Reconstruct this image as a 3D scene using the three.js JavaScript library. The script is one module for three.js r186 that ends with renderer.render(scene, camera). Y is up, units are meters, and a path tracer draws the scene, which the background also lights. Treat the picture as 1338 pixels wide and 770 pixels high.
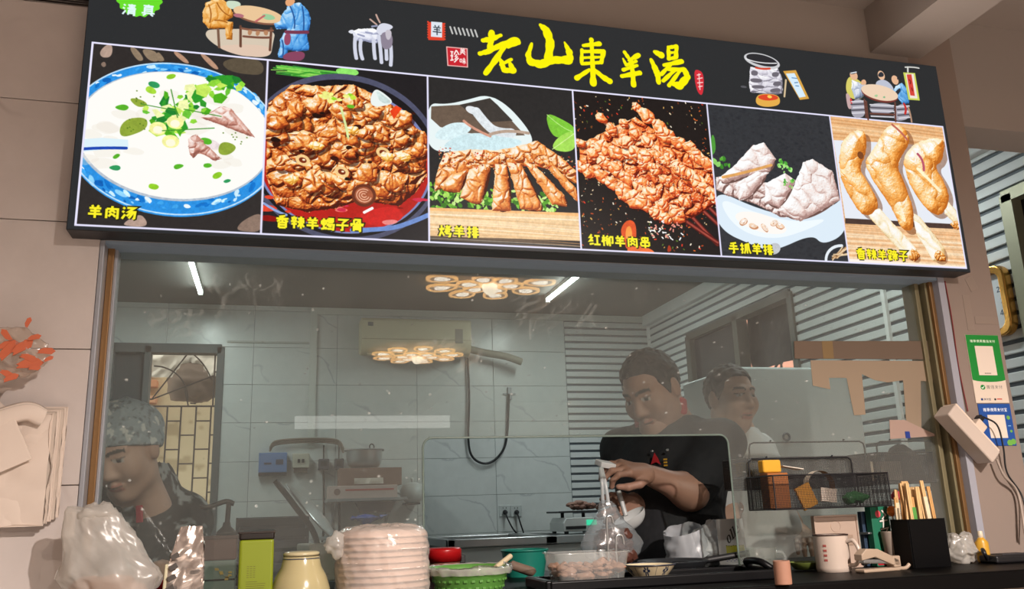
import * as THREE from 'three';
import { RoundedBoxGeometry } from 'three/addons/geometries/RoundedBoxGeometry.js';
import { mergeGeometries, mergeVertices } from 'three/addons/utils/BufferGeometryUtils.js';
import { RectAreaLightUniformsLib } from 'three/addons/lights/RectAreaLightUniformsLib.js';

// ---------------------------------------------------------------- camera, sky, exposure
const scene = new THREE.Scene();
const camera = new THREE.PerspectiveCamera(37.604, 1338 / 770, 0.05, 60);
camera.position.set(0, 1.25, 2.0);
camera.rotation.order = 'YXZ';
camera.rotation.set(14.14 * Math.PI / 180, -15.553 * Math.PI / 180, -1.964 * Math.PI / 180);
scene.add(camera);
scene.background = new THREE.Color(2.4, 2.3, 2.15);           // overcast daylight outside the windows
const renderer = new THREE.WebGLRenderer({ antialias: true });
renderer.toneMapping = THREE.LinearToneMapping;
renderer.toneMappingExposure = 1.0;
const KITCHEN = 112, DINING = 130;                                 // strength of the kitchen tubes and of the dining room lamps
renderer.shadowMap.enabled = true;
RectAreaLightUniformsLib.init();

// ---------------------------------------------------------------- helpers
let seed = 12345;
const rnd = () => { seed = (seed * 1664525 + 1013904223) >>> 0; return seed / 4294967296; };
const rr = (a, b) => a + (b - a) * rnd();
const V = (x, y, z) => new THREE.Vector3(x, y, z);
const used = {};
function numbered(name) { const k = used[name] = (used[name] ?? -1) + 1; return k ? name + '_' + String(k).padStart(3, '0') : name; }
function mat(color, roughness = 0.6, extra = {}) { return new THREE.MeshPhysicalMaterial({ color, roughness, ...extra }); }
function mesh(geo, m) { const o = new THREE.Mesh(geo, m); o.castShadow = o.receiveShadow = true; return o; }
function part(parent, name, geo, m, pos, rot) {
  const o = mesh(geo, m); o.name = name; parent.add(o);
  if (pos) o.position.set(...pos); if (rot) o.rotation.set(...rot);
  return o;
}
function thing(name, label, category, pos = [0, 0, 0], turn = 0, group) {
  const o = new THREE.Group(); o.name = numbered(name); scene.add(o);
  o.position.set(...pos); o.rotation.y = turn; o.userData = { label, category }; if (group) o.userData.group = group;
  return o;
}
function single(name, label, category, geo, m, pos, rot, group) {
  const o = mesh(geo, m); o.name = numbered(name); scene.add(o);
  if (pos) o.position.set(...pos); if (rot) o.rotation.set(...rot);
  o.userData = { label, category }; if (group) o.userData.group = group;
  return o;
}
function struct(name, label, category, geo, m) {
  const o = geo ? mesh(geo, m) : new THREE.Group(); o.name = name; scene.add(o); o.userData = { kind: 'structure', label, category }; return o;
}
// boxes given by their two corners
function bx(x0, x1, y0, y1, z0, z1) { const g = new THREE.BoxGeometry(x1 - x0, y1 - y0, z1 - z0); g.translate((x0 + x1) / 2, (y0 + y1) / 2, (z0 + z1) / 2); return g; }
function rb(x0, x1, y0, y1, z0, z1, r = 0.004, s = 2) { const g = new RoundedBoxGeometry(x1 - x0, y1 - y0, z1 - z0, s, r); g.translate((x0 + x1) / 2, (y0 + y1) / 2, (z0 + z1) / 2); return g; }
const strip = (g) => { const h = g.index ? g.toNonIndexed() : g; for (const k of Object.keys(h.attributes)) if (!['position', 'normal', 'uv'].includes(k)) h.deleteAttribute(k); return h; };
const merge = (list) => mergeGeometries(list.map(strip));
function tube(pts, r, seg = 24, rad = 6, closed = false) { return new THREE.TubeGeometry(new THREE.CatmullRomCurve3(pts.map((p) => V(...p)), closed, 'catmullrom', 0.5), seg, r, rad, closed); }
function rod(a, b, r, rad = 6) {
  const A = V(...a), B = V(...b), L = A.distanceTo(B), g = new THREE.CylinderGeometry(r, r, L, rad);
  g.applyQuaternion(new THREE.Quaternion().setFromUnitVectors(V(0, 1, 0), B.clone().sub(A).normalize())); g.translate((A.x + B.x) / 2, (A.y + B.y) / 2, (A.z + B.z) / 2); return g;
}
function lathe(prof, seg = 32) { return new THREE.LatheGeometry(prof.map(([x, y]) => new THREE.Vector2(x, y)), seg); }
function shapeOf(pts) { return new THREE.Shape(pts.map(([x, y]) => new THREE.Vector2(x, y))); }
function extr(pts, d, bevel = 0) { return new THREE.ExtrudeGeometry(pts.isShape ? pts : shapeOf(pts), { depth: d, bevelEnabled: bevel > 0, bevelSize: bevel, bevelThickness: bevel, bevelSegments: 2, curveSegments: 10 }); }
function roundRect(x0, x1, y0, y1, r) {
  const s = new THREE.Shape(); s.moveTo(x0 + r, y0); s.lineTo(x1 - r, y0); s.absarc(x1 - r, y0 + r, r, -Math.PI / 2, 0); s.lineTo(x1, y1 - r); s.absarc(x1 - r, y1 - r, r, 0, Math.PI / 2);
  s.lineTo(x0 + r, y1); s.absarc(x0 + r, y1 - r, r, Math.PI / 2, Math.PI); s.lineTo(x0, y0 + r); s.absarc(x0 + r, y0 + r, r, Math.PI, Math.PI * 1.5); return s;
}
// smooth value noise
function hash3(x, y, z) { let h = Math.imul(x, 374761393) + Math.imul(y, 668265263) + Math.imul(z, 2147483647 - 1640531527); h = Math.imul(h ^ (h >>> 13), 1274126177); return ((h ^ (h >>> 16)) >>> 0) / 4294967296; }
function noise(x, y, z = 0) {
  const i = Math.floor(x), j = Math.floor(y), k = Math.floor(z), u = x - i, v = y - j, w = z - k, s = (t) => t * t * (3 - 2 * t), L = (a, b, t) => a + (b - a) * t;
  const q = (a, b, c) => hash3(i + a, j + b, k + c);
  return L(L(L(q(0, 0, 0), q(1, 0, 0), s(u)), L(q(0, 1, 0), q(1, 1, 0), s(u)), s(v)), L(L(q(0, 0, 1), q(1, 0, 1), s(u)), L(q(0, 1, 1), q(1, 1, 1), s(u)), s(v)), s(w));
}
const fbm = (x, y, z = 0) => noise(x, y, z) * 0.5 + noise(x * 2.1, y * 2.1, z * 2.1 + 7) * 0.27 + noise(x * 4.3, y * 4.3, z * 4.3 + 3) * 0.15 + noise(x * 8.7, y * 8.7, z * 8.7) * 0.08;
function crumple(geo, amp, freq, sd = 0, ys = 1) {               // push vertices along their normals by noise (creased film, cloth, meat)
  const p = geo.attributes.position, nn = geo.attributes.normal;
  for (let i = 0; i < p.count; i++) {
    const x = p.getX(i), y = p.getY(i), z = p.getZ(i), d = (Math.abs(fbm(x * freq + sd, y * freq * ys, z * freq) - 0.5) * 2 - 0.3) * amp;
    p.setXYZ(i, x + nn.getX(i) * d, y + nn.getY(i) * d, z + nn.getZ(i) * d);
  }
  geo.computeVertexNormals(); return geo;
}
function canvasTex(w, h, draw, srgb = true) {
  const c = document.createElement('canvas'); c.width = w; c.height = h; draw(c.getContext('2d'), w, h);
  const t = new THREE.CanvasTexture(c); if (srgb) t.colorSpace = THREE.SRGBColorSpace; t.wrapS = t.wrapT = THREE.RepeatWrapping; t.magFilter = THREE.LinearFilter; return t;
}
function dataTex(w, h, f, srgb = true) {                 // f(u, v) -> [r, g, b] 0..255
  const d = new Uint8Array(w * h * 4);
  for (let y = 0; y < h; y++) for (let x = 0; x < w; x++) { const c = f(x / w, y / h); d.set([c[0], c[1], c[2], 255], (y * w + x) * 4); }
  const t = new THREE.DataTexture(d, w, h); if (srgb) t.colorSpace = THREE.SRGBColorSpace; t.wrapS = t.wrapT = THREE.RepeatWrapping; t.magFilter = THREE.LinearFilter; t.needsUpdate = true; return t;
}

// Chinese characters as strokes on a 100 x 100 grid
const GLYPH = {
  yang: '28,4 36,18|72,4 62,20|12,26 88,26|18,46 82,46|6,68 94,68|50,26 50,98',
  rou: '14,26 14,96|14,26 86,26 86,90 76,94|50,4 48,36 28,54|50,36 72,54|50,56 28,82|52,62 74,82',
  tang: '10,10 24,20|6,36 20,46|6,94 26,60|36,12 82,12 48,40 90,40 86,86 76,92|62,44 36,74|78,44 50,90',
  xiang: '70,4 26,12|6,26 94,26|50,10 50,50|46,28 12,50|54,28 90,50|26,56 26,96|26,56 76,56 76,96|26,75 76,75|26,95 76,95',
  la: '24,2 26,12|4,16 46,16|14,22 18,36|36,22 32,36|2,42 48,42|6,62 46,62|26,42 26,98|52,20 98,20|75,2 75,98|58,36 58,56|58,36 92,36 92,56|58,55 92,55|74,56 52,84|76,56 98,84',
  xie: '8,24 8,54|8,24 40,24 40,54|8,53 40,53|24,6 24,86|4,90 42,84|36,72 44,94|54,8 54,38|54,8 90,8 90,38|54,23 90,23|54,37 90,37|58,44 48,66|54,54 96,54 92,92 82,94|70,58 58,74|70,64 80,76|58,78 58,88 84,88',
  zi: '16,10 82,10 52,36|52,36 52,90 36,94|4,54 96,54',
  gu: '28,4 28,38|28,4 72,4 72,38|50,20 50,38|50,20 72,20|8,58 8,40 92,40 88,56|26,52 26,96|26,52 74,52 74,92 64,96|26,66 74,66|26,80 74,80',
  kao: '8,30 14,50|38,26 32,46|22,6 22,50 4,96|24,60 42,90|50,18 84,18|66,4 66,38|46,38 98,38|92,8 44,66|56,58 88,52|62,54 60,72 92,72 86,94 72,96',
  pai: '4,26 38,26|22,4 22,88 10,92|4,62 38,52|58,4 58,98|42,24 58,24|42,46 58,46|40,70 58,68|74,4 74,98|74,24 94,24|74,46 94,46|74,70 98,70',
  hong: '26,4 8,30 30,30|34,26 8,60 38,56|4,88 40,80|48,16 94,16|71,16 71,88|42,88 98,88',
  liu: '2,28 36,28|19,4 19,98|18,32 2,66|20,36 34,56|58,10 42,20|44,18 44,72 62,64|60,26 60,54 46,94|70,18 94,18 94,68 82,72|70,18 70,98',
  chuan: '24,12 24,38|24,12 76,12 76,38|24,37 76,37|14,50 14,80|14,50 86,50 86,80|14,79 86,79|50,2 50,99',
  shou: '78,4 22,14|14,34 86,34|4,58 96,58|50,10 52,90 36,94',
  zhua: '4,26 38,26|22,4 22,88 10,92|4,62 38,52|92,6 52,16|52,14 52,60 40,96|68,18 68,94|84,14 86,60 98,94',
  ti: '8,8 8,34|8,8 38,8 38,34|8,33 38,33|24,34 24,90|24,60 40,60|10,50 10,90|4,94 42,86|70,2 74,12|46,16 98,16|58,22 62,34|84,22 78,34|46,52 46,40 98,40 96,52|54,56 54,86|54,56 90,56 90,82 84,86|72,44 72,99',
  qing: '10,10 24,20|6,36 20,46|6,94 26,60|40,12 94,12|46,26 90,26|36,40 98,40|67,2 67,40|48,52 44,96|48,52 88,52 88,94 78,96|48,66 88,66|46,80 88,80',
  zhen: '14,14 86,14|50,2 50,24|24,26 24,74|24,26 76,26 76,74|24,42 76,42|24,58 76,58|4,76 96,76|34,82 14,98|66,82 86,98',
  zhenzhu: '6,20 38,20|6,50 36,50|4,84 40,78|22,20 22,82|68,4 44,40|70,6 96,38|74,34 52,56|80,48 50,76|90,60 44,96',
  mei: '30,2 38,14|70,2 62,14|12,20 88,20|20,34 80,34|10,48 90,48|50,20 50,48|8,66 92,66|48,50 10,98|52,66 92,98',
  wei: '6,28 6,72|6,28 32,28 32,72|6,71 32,71|46,26 90,26|40,50 96,50|68,4 68,98|66,52 42,84|70,52 96,84',
  zhi: '10,24 90,24|50,4 50,44|18,46 80,46 14,96|26,52 90,94',
  fu: '30,4 6,46|22,30 22,98|40,32 98,32|78,6 78,90 62,94|50,52 60,68',
  xin: '30,4 6,46|20,32 20,98|62,2 68,12|40,20 98,20|48,36 90,36|48,50 90,50|48,66 48,96|48,66 90,66 90,96|48,94 90,94',
  weix: '26,4 6,26|30,28 6,54|20,46 20,98|48,4 48,26|36,12 36,28 60,28 60,12|36,42 60,42|40,56 38,80 30,92|40,56 58,56 58,86 66,82|76,4 66,40|72,26 98,26|88,28 64,98|74,48 96,98',
  tui: '4,26 38,26|22,4 22,88 10,92|4,62 38,52|60,4 42,40|52,26 52,98|72,6 78,18|52,24 98,24|54,46 94,46|54,68 94,68|54,92 98,92|76,24 76,92',
  jian: '6,14 94,14|34,4 34,24|66,4 66,24|8,36 92,36|44,26 8,72|28,54 28,98|44,50 84,50 62,64|62,64 62,92 52,96|38,74 96,74',
  shi: '30,4 6,46|20,32 20,98|36,16 98,16|46,30 46,58|46,30 90,30 90,58|46,57 90,57|68,4 66,60 40,96|50,64 98,96',
  yong: '20,8 18,60 8,96|20,8 86,8 86,90 74,94|20,36 86,36|20,62 86,62|52,8 52,96',
  bao: '50,2 52,12|10,30 10,16 90,16 86,30|18,42 82,42|24,66 76,66|8,94 92,94|50,42 50,94|66,72 76,84',
};
function glyph(c, name, x, y, w, h, lw, color) {
  c.strokeStyle = color; c.lineWidth = lw; c.lineJoin = 'miter'; c.lineCap = 'butt';
  for (const s of GLYPH[name].split('|')) {
    c.beginPath(); s.split(' ').forEach((p, i) => { const [a, b] = p.split(',').map(Number); c[i ? 'lineTo' : 'moveTo'](x + a / 100 * w, y + b / 100 * h); }); c.stroke();
  }
}
function textRow(c, names, x, y, size, gap, lw, color, edge) {
  if (edge) names.forEach((n, i) => glyph(c, n, x + i * (size + gap), y, size, size, lw + edge[0], edge[1]));
  names.forEach((n, i) => glyph(c, n, x + i * (size + gap), y, size, size, lw, color));
}

// ---------------------------------------------------------------- the large structure
const GZ = -0.06, LEDGE = 1.085, TOP = 1.866, KX0 = -1.7, KX1 = 2.97, KZ = -4.5, KH = 2.8, DX0 = -2.6, DX1 = 4.6, DZ = 9.4, DH = 2.72;
const JL = -0.385, JR = 1.85, PR = 2.02;          // window jambs and the far edge of the pillar
function veined(base, vein, sd, w = 512, h = 512) {
  return dataTex(w, h, (u, v) => {
    const q = u * 0.6 + v * 1.0 + 0.55 * (fbm(u * 2 + sd, v * 2, sd) - 0.5) + 0.12 * (fbm(u * 9, v * 9, sd + 5) - 0.5), f = Math.abs(((q * 2) % 1 + 1) % 1 - 0.5), k = Math.max(0, 1 - f * 45) * Math.max(0, Math.min(1, (fbm(u * 3, v * 3, sd + 4) - 0.42) * 6)), m = (fbm(u * 22, v * 22, sd + 2) - 0.5) * 12;
    return base.map((c, i) => Math.max(0, Math.min(255, c + m + (vein[i] - c) * k * 0.75)));
  });
}
const marbleWarm = mat(0xffffff, 0.32, { map: veined([198, 188, 183], [152, 140, 134], 3.1), clearcoat: 0.15, clearcoatRoughness: 0.2 });
const marbleCool = mat(0xffffff, 0.28, { map: veined([203, 208, 206], [165, 170, 172], 8.7) });
const grout = mat(0x8d867e, 0.9), plaster = mat(0x9c928b, 0.9), ceilKitchen = mat(0x73736f, 0.9), pillarPaint = mat(0x8d7d73, 0.75);
const brass = mat(0x876540, 0.4, { metalness: 0.5 }), paleMetal = mat(0x9d9fa6, 0.4, { metalness: 0.3 }), whiteSlat = mat(0xcfd3d2, 0.5), slatGroove = mat(0x6a7076, 0.8), floorTile = mat(0x857d76, 0.45);

struct('floor', 'brown tiled floor of the dining room and kitchen', 'floor', bx(DX0 - 0.1, DX1 + 0.1, -0.1, 0, KZ - 0.1, DZ + 0.1), floorTile);
// walls of the dining room
struct('wall_left', 'plain beige side wall of the dining room', 'wall', bx(DX0 - 0.12, DX0, 0, DH, 0, DZ), plaster);
struct('wall_right', 'plain beige far side wall of the dining room', 'wall', bx(DX1, DX1 + 0.12, 0, DH, 0, DZ), plaster);
struct('ceiling', 'plain ceiling of the dining room above the sign', 'ceiling', merge([bx(DX0 - 0.1, DX1 + 0.1, DH, DH + 0.1, -0.14, DZ + 0.1)]), plaster);
struct('wall_back', 'dining room wall with a strip of high windows', 'wall', merge([bx(DX0, DX1, 0, 2.38, DZ, DZ + 0.12), bx(DX0, DX1, 2.56, DH, DZ, DZ + 0.12), bx(DX0, 0.25, 2.38, 2.56, DZ, DZ + 0.12), bx(2.3, DX1, 2.38, 2.56, DZ, DZ + 0.12)]), plaster);
struct('trim_1', 'ceiling beam running out from the sign wall', 'beam', bx(1.715, 1.895, 2.572, DH, 0, DZ), plaster);
// the wall that carries the sign, with tiles on its left part
const wf = struct('wall_front', 'wall of pale marble tiles around the kitchen window', 'wall', merge([
  bx(DX0, JL, 0, DH, -0.14, -0.008), bx(JL, JR, TOP, DH, -0.14, 0), bx(JL, JR, 0, 1.0, -0.14, 0), bx(PR, DX1, 2.357, DH, -0.14, 0), bx(KX1 + 0.2, DX1, 0, 2.357, -0.14, 0)]), plaster);
part(wf, 'pillar', bx(JR, PR, 0, DH, -0.14, 0), pillarPaint).userData.label = 'beige plaster pillar beside the kitchen window';
function tileGeo(w, h, d, k) {
  const g = new RoundedBoxGeometry(w, h, d, 1, 0.0015), p = g.attributes.position, uv = g.attributes.uv;
  for (let i = 0; i < p.count; i++) uv.setXY(i, (p.getX(i) + k * 0.37) / 1.3, (p.getY(i) + k * 0.53) / 1.3);
  return g;
}
{
  const TP = 0.285, gs = [0, 1, 2, 3, 4].map((k) => tileGeo(0.598, TP - 0.0018, 0.008, k));
  for (let c = 0; c < 3; c++) for (let r = 0; r < 10; r++) {
    const y = 1.905 - 6 * TP + r * TP + TP / 2; if (y > DH) continue;
    part(wf, 'tile', gs[(c * 3 + r * 2) % 5], marbleWarm, [JL - 0.3 - c * 0.6, Math.min(y, DH - TP / 2), -0.004]);
  }
}
// kitchen shell
struct('wall_kitchen_left', 'plain white side wall of the kitchen', 'wall', bx(KX0 - 0.12, KX0, 0, KH, KZ, -0.14), marbleCool);
struct('ceiling_kitchen', 'grey painted kitchen ceiling', 'ceiling', bx(KX0 - 0.1, KX1 + 0.1, KH, KH + 0.1, KZ - 0.1, -0.14), ceilKitchen);
// back wall of the kitchen, open where the barred window is
const BW = { x0: -1.115, x1: -0.385, y0: 0.95, y1: 2.48 };
const wk = struct('wall_kitchen_back', 'kitchen wall of pale marble tiles behind the cooks', 'wall', merge([
  bx(KX0, BW.x0, 0, KH, KZ - 0.14, KZ - 0.008), bx(BW.x1, KX1 + 0.1, 0, KH, KZ - 0.14, KZ - 0.008), bx(BW.x0, BW.x1, 0, BW.y0, KZ - 0.14, KZ - 0.008), bx(BW.x0, BW.x1, BW.y1, KH, KZ - 0.14, KZ - 0.008)]), mat(0x83888a, 0.9));
{
  const TH = 0.275, XS = 2.235, gs = {};
  const tile = (x0, x1, y0, y1) => {
    if (x1 - x0 < 0.02 || y1 - y0 < 0.02) return;
    const w = x1 - x0 - 0.0025, h = y1 - y0 - 0.0025, k = Math.floor(rnd() * 5), key = [w.toFixed(3), h.toFixed(3), k].join();
    part(wk, 'tile', gs[key] ??= tileGeo(w, h, 0.008, k), marbleCool, [(x0 + x1) / 2, (y0 + y1) / 2, KZ - 0.004]);
  };
  for (let r = -2; r < 9; r++) {
    const y0 = Math.max(0, 1.11 - 0.55 + r * TH), y1 = Math.min(KH, y0 + TH); if (y1 <= y0) continue;
    for (let c = -1; c < 7; c++) {
      const x0 = Math.max(KX0, XS - 0.6 * (c + 1)), x1 = Math.min(XS, XS - 0.6 * c); if (c < 0) continue;
      const hit = y1 > BW.y0 + 0.01 && y0 < BW.y1 - 0.01 && x0 < BW.x1 && x1 > BW.x0;
      if (!hit) tile(x0, x1, y0, y1);
      else { tile(x0, Math.min(x1, BW.x0), y0, y1); tile(Math.max(x0, BW.x1), x1, y0, y1); if (y1 > BW.y1) tile(Math.max(x0, BW.x0), Math.min(x1, BW.x1), BW.y1, y1); }
    }
  }
  const PITCH = 0.058, bs = new RoundedBoxGeometry(KX1 - XS, 0.04, 0.014, 1, 0.004);
  part(wk, 'slat_backing', bx(XS, KX1, 0, KH, KZ - 0.008, KZ - 0.002), slatGroove);
  for (let i = 0; i < 47; i++) part(wk, 'slat', bs, whiteSlat, [(XS + KX1) / 2, 0.045 + i * PITCH, KZ + 0.004]);
}
// right wall of the kitchen: horizontal white slats, open at two windows
const RW1 = { z0: -3.79, z1: -2.42, y0: 1.05, y1: 2.48 }, RW2 = { z0: -0.79, z1: -0.3, y0: 0.9, y1: 2.48 };
const wr = struct('wall_kitchen_right', 'kitchen side wall of horizontal white slats', 'wall', merge([
  bx(KX1 + 0.008, KX1 + 0.14, 0, KH, KZ, RW1.z0), bx(KX1 + 0.008, KX1 + 0.14, 0, RW1.y0, RW1.z0, RW1.z1), bx(KX1 + 0.008, KX1 + 0.14, RW1.y1, KH, RW1.z0, RW1.z1), bx(KX1 + 0.008, KX1 + 0.14, 0, KH, RW1.z1, RW2.z0),
  bx(KX1 + 0.008, KX1 + 0.14, 0, RW2.y0, RW2.z0, RW2.z1), bx(KX1 + 0.008, KX1 + 0.14, RW2.y1, KH, RW2.z0, RW2.z1), bx(KX1 + 0.008, KX1 + 0.14, 0, KH, RW2.z1, -0.14)]), slatGroove);
{
  const PITCH = 0.058, gs = {};
  for (let i = 0; i < 47; i++) {
    const y = 0.045 + i * PITCH; let runs = [[KZ, -0.14]];
    for (const w of [RW1, RW2]) if (y + 0.02 > w.y0 && y - 0.02 < w.y1) runs = runs.flatMap(([a, b]) => [[a, Math.min(b, w.z0)], [Math.max(a, w.z1), b]].filter(([p, q]) => q - p > 0.03));
    for (const [a, b] of runs) part(wr, 'slat', gs[(b - a).toFixed(3)] ??= new RoundedBoxGeometry(0.014, 0.04, b - a, 1, 0.004), whiteSlat, [KX1 + 0.002, y, (a + b) / 2]);
  }
  part(wr, 'cornice', rb(KX1 - 0.05, KX1 + 0.01, KH - 0.09, KH, KZ, -0.14, 0.01), whiteSlat).userData.label = 'white cornice under the ceiling';
  part(wr, 'conduit', bx(KX1 - 0.022, KX1 - 0.004, 0.8, KH - 0.09, -1.62, -1.595), mat(0xe4e6e4, 0.4)).userData.label = 'slim white cable conduit';
  part(wr, 'corner_conduit', bx(KX1 - 0.026, KX1 - 0.004, 0.8, KH - 0.1, KZ + 0.03, KZ + 0.05), mat(0xe4e6e4, 0.4)).userData.label = 'slim white cable conduit';
}
// the counter under the glass
const counterBlack = mat(0x070606, 0.45, { specularIntensity: 0.15 });
struct('counter', 'long black serving counter under the kitchen window', 'counter', merge([rb(JL + 0.002, PR + 0.9, LEDGE - 0.04, LEDGE, -0.5, 0.3, 0.006), bx(JL + 0.002, JR, 1.0, LEDGE - 0.04, -0.14, 0), bx(JL + 0.02, JR, 0, LEDGE - 0.04, -0.45, -0.15), bx(PR + 0.8, PR + 0.88, 0, LEDGE - 0.04, -0.4, 0.25)]), counterBlack);

// the window frame and its big glass pane with the serving notch
const fr = struct('window_1', 'serving window of one big glass pane in a brass frame', 'window');
part(fr, 'frame_post', merge([rb(JL, JL + 0.01, LEDGE, TOP, -0.1, 0.004, 0.002), rb(JL + 0.022, JL + 0.03, LEDGE, TOP, -0.085, -0.045, 0.002)]), paleMetal);
part(fr, 'frame_post', rb(JL + 0.01, JL + 0.024, LEDGE, TOP, -0.09, -0.035, 0.002), brass).userData.label = 'worn brass-coloured window post';
part(fr, 'frame_post', merge([rb(JR - 0.064, JR - 0.05, LEDGE, TOP, -0.1, -0.045, 0.002), rb(JR - 0.042, JR - 0.034, LEDGE, TOP, -0.1, -0.03, 0.002)]), mat(0x7d7458, 0.5, { metalness: 0.3 }));
part(fr, 'frame_post', rb(JR - 0.034, JR - 0.022, LEDGE, TOP, -0.1, -0.02, 0.002), brass).userData.label = 'worn brass-coloured window post';
part(fr, 'side_lining', bx(JR - 0.022, JR, LEDGE, TOP, -0.12, 0.002), mat(0x9c9ca6, 0.7)).userData.label = 'grey-blue lining of the window reveal';
part(fr, 'top_lining', bx(JL, JR - 0.022, TOP - 0.008, TOP, -0.12, -0.001), mat(0x8294a6, 0.6)).userData.label = 'blue-grey lining above the glass';
{
  const x0 = JL + 0.026, x1 = JR - 0.046, y1 = TOP - 0.006, cx0 = 0.3413, cx1 = 1.145, cy = 1.4288, r = 0.022;
  const s = new THREE.Shape(); s.moveTo(x0, LEDGE); s.lineTo(cx0, LEDGE); s.lineTo(cx0, cy - r); s.absarc(cx0 + r, cy - r, r, Math.PI, Math.PI / 2, true); s.lineTo(cx1 - r, cy); s.absarc(cx1 - r, cy - r, r, Math.PI / 2, 0, true); s.lineTo(cx1, LEDGE); s.lineTo(x1, LEDGE); s.lineTo(x1, y1); s.lineTo(x0, y1);
  const g = new THREE.ExtrudeGeometry(s, { depth: 0.006, bevelEnabled: false, curveSegments: 8 }); g.translate(0, 0, GZ - 0.003);
  // greasy film and dust on the glass: wiped streaks, splashes and specks
  const film = canvasTex(1024, 512, (c, w, h) => {
    const im = c.createImageData(w, h);
    for (let y = 0; y < h; y++) for (let x = 0; x < w; x++) {
      const u = x / w, v = y / h, st = fbm(u * 30 + v * 3, v * 4, 5), bl = fbm(u * 6, v * 4, 11), gr = noise(x * 0.7, y * 0.7, 3);
      const d = 0.04 + 0.03 * (st - 0.5) + 0.05 * Math.max(0, bl - 0.5) + 0.012 * gr, k = 255 * (1 - d);
      im.data.set([k, k, k, 255], (y * w + x) * 4);
    }
    c.putImageData(im, 0, 0);
    for (let i = 0; i < 260; i++) { c.fillStyle = 'rgba(90,90,90,' + rr(0.15, 0.6) + ')'; c.beginPath(); c.ellipse(rnd() * w, rnd() * h, rr(0.5, 1.6), rr(0.5, 2.2), 0, 0, 7); c.fill(); }
    for (const [X, Y, S] of [[0.13, 0.1, 1], [0.49, 0.13, 1.2], [0.36, 0.27, 0.8], [0.06, 0.2, 0.7]]) for (let i = 0; i < 26; i++) {   // wiped smears
      c.strokeStyle = 'rgba(150,150,150,' + rr(0.05, 0.16) + ')'; c.lineWidth = rr(1, 5); const x = (X + rr(-0.04, 0.04) * S) * w, y = (Y + rr(-0.05, 0.05) * S) * h; c.beginPath(); c.moveTo(x, y); c.quadraticCurveTo(x + rr(-12, 12), y + rr(4, 16), x + rr(-26, 8) * S, y + rr(10, 34) * S); c.stroke();
    }
  }, false);
  const uv = g.attributes.uv; for (let i = 0; i < uv.count; i++) uv.setXY(i, (uv.getX(i) - x0) / (x1 - x0), (uv.getY(i) - LEDGE) / (y1 - LEDGE));
  part(fr, 'glass_pane', g, mat(0xf2f5f2, 0, { transmission: 1, thickness: 0, ior: 1.5, transmissionMap: film })).userData.label = 'dusty glass pane with a rounded serving notch';
  const e = []; e.push([cx0, LEDGE, GZ], [cx0, cy - r, GZ]); for (let k = 1; k <= 5; k++) e.push([cx0 + r - r * Math.cos(k * Math.PI / 10), cy - r + r * Math.sin(k * Math.PI / 10), GZ]); for (let k = 0; k <= 5; k++) e.push([cx1 - r + r * Math.sin(k * Math.PI / 10), cy - r + r * Math.cos(k * Math.PI / 10), GZ]); e.push([cx1, LEDGE, GZ]);
  const path = new THREE.CurvePath(); for (let i = 1; i < e.length; i++) path.add(new THREE.LineCurve3(V(...e[i - 1]), V(...e[i])));
  part(fr, 'polished_edge', new THREE.TubeGeometry(path, 160, 0.0028, 5), mat(0x6f7f78, 0.25)).userData.label = 'ground edge of the notch in the glass';
}
// lamps of the kitchen: two fluorescent battens under the ceiling
function batten(x, z0, z1, label) {
  const t = thing('tube_light', label, 'lamp', [x, KH, (z0 + z1) / 2], 0, 'tube lights on the kitchen ceiling'), L = z1 - z0;
  part(t, 'housing', rb(-0.012, 0.012, -0.03, 0, -L / 2, L / 2, 0.003), mat(0xd8dcda, 0.4));
  const g = new THREE.CylinderGeometry(0.014, 0.014, L - 0.05, 12); g.rotateX(Math.PI / 2);
  part(t, 'tube', g, mat(0xffffff, 0.5, { emissive: new THREE.Color(0.93, 1, 0.98), emissiveIntensity: 24 }), [0, -0.042, 0]);
  for (const s of [-1, 1]) part(t, 'end_cap', bx(-0.015, 0.015, -0.058, 0, s * L / 2 - 0.012, s * L / 2 + 0.012), mat(0xd8dcda, 0.5));
  const l = new THREE.RectAreaLight(new THREE.Color(0.9, 1, 0.98), KITCHEN, 0.03, L - 0.06); l.position.set(x, KH - 0.06, (z0 + z1) / 2); l.lookAt(x, 0, (z0 + z1) / 2); scene.add(l);
}
batten(-0.51, -4.0, -2.8, 'white tube light on the kitchen ceiling beside the barred window');
batten(1.91, -3.9, -2.75, 'white tube light on the kitchen ceiling near the slatted wall');
batten(2.35, -1.7, -0.9, 'short white tube light on the kitchen ceiling near the wall clock');
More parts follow.
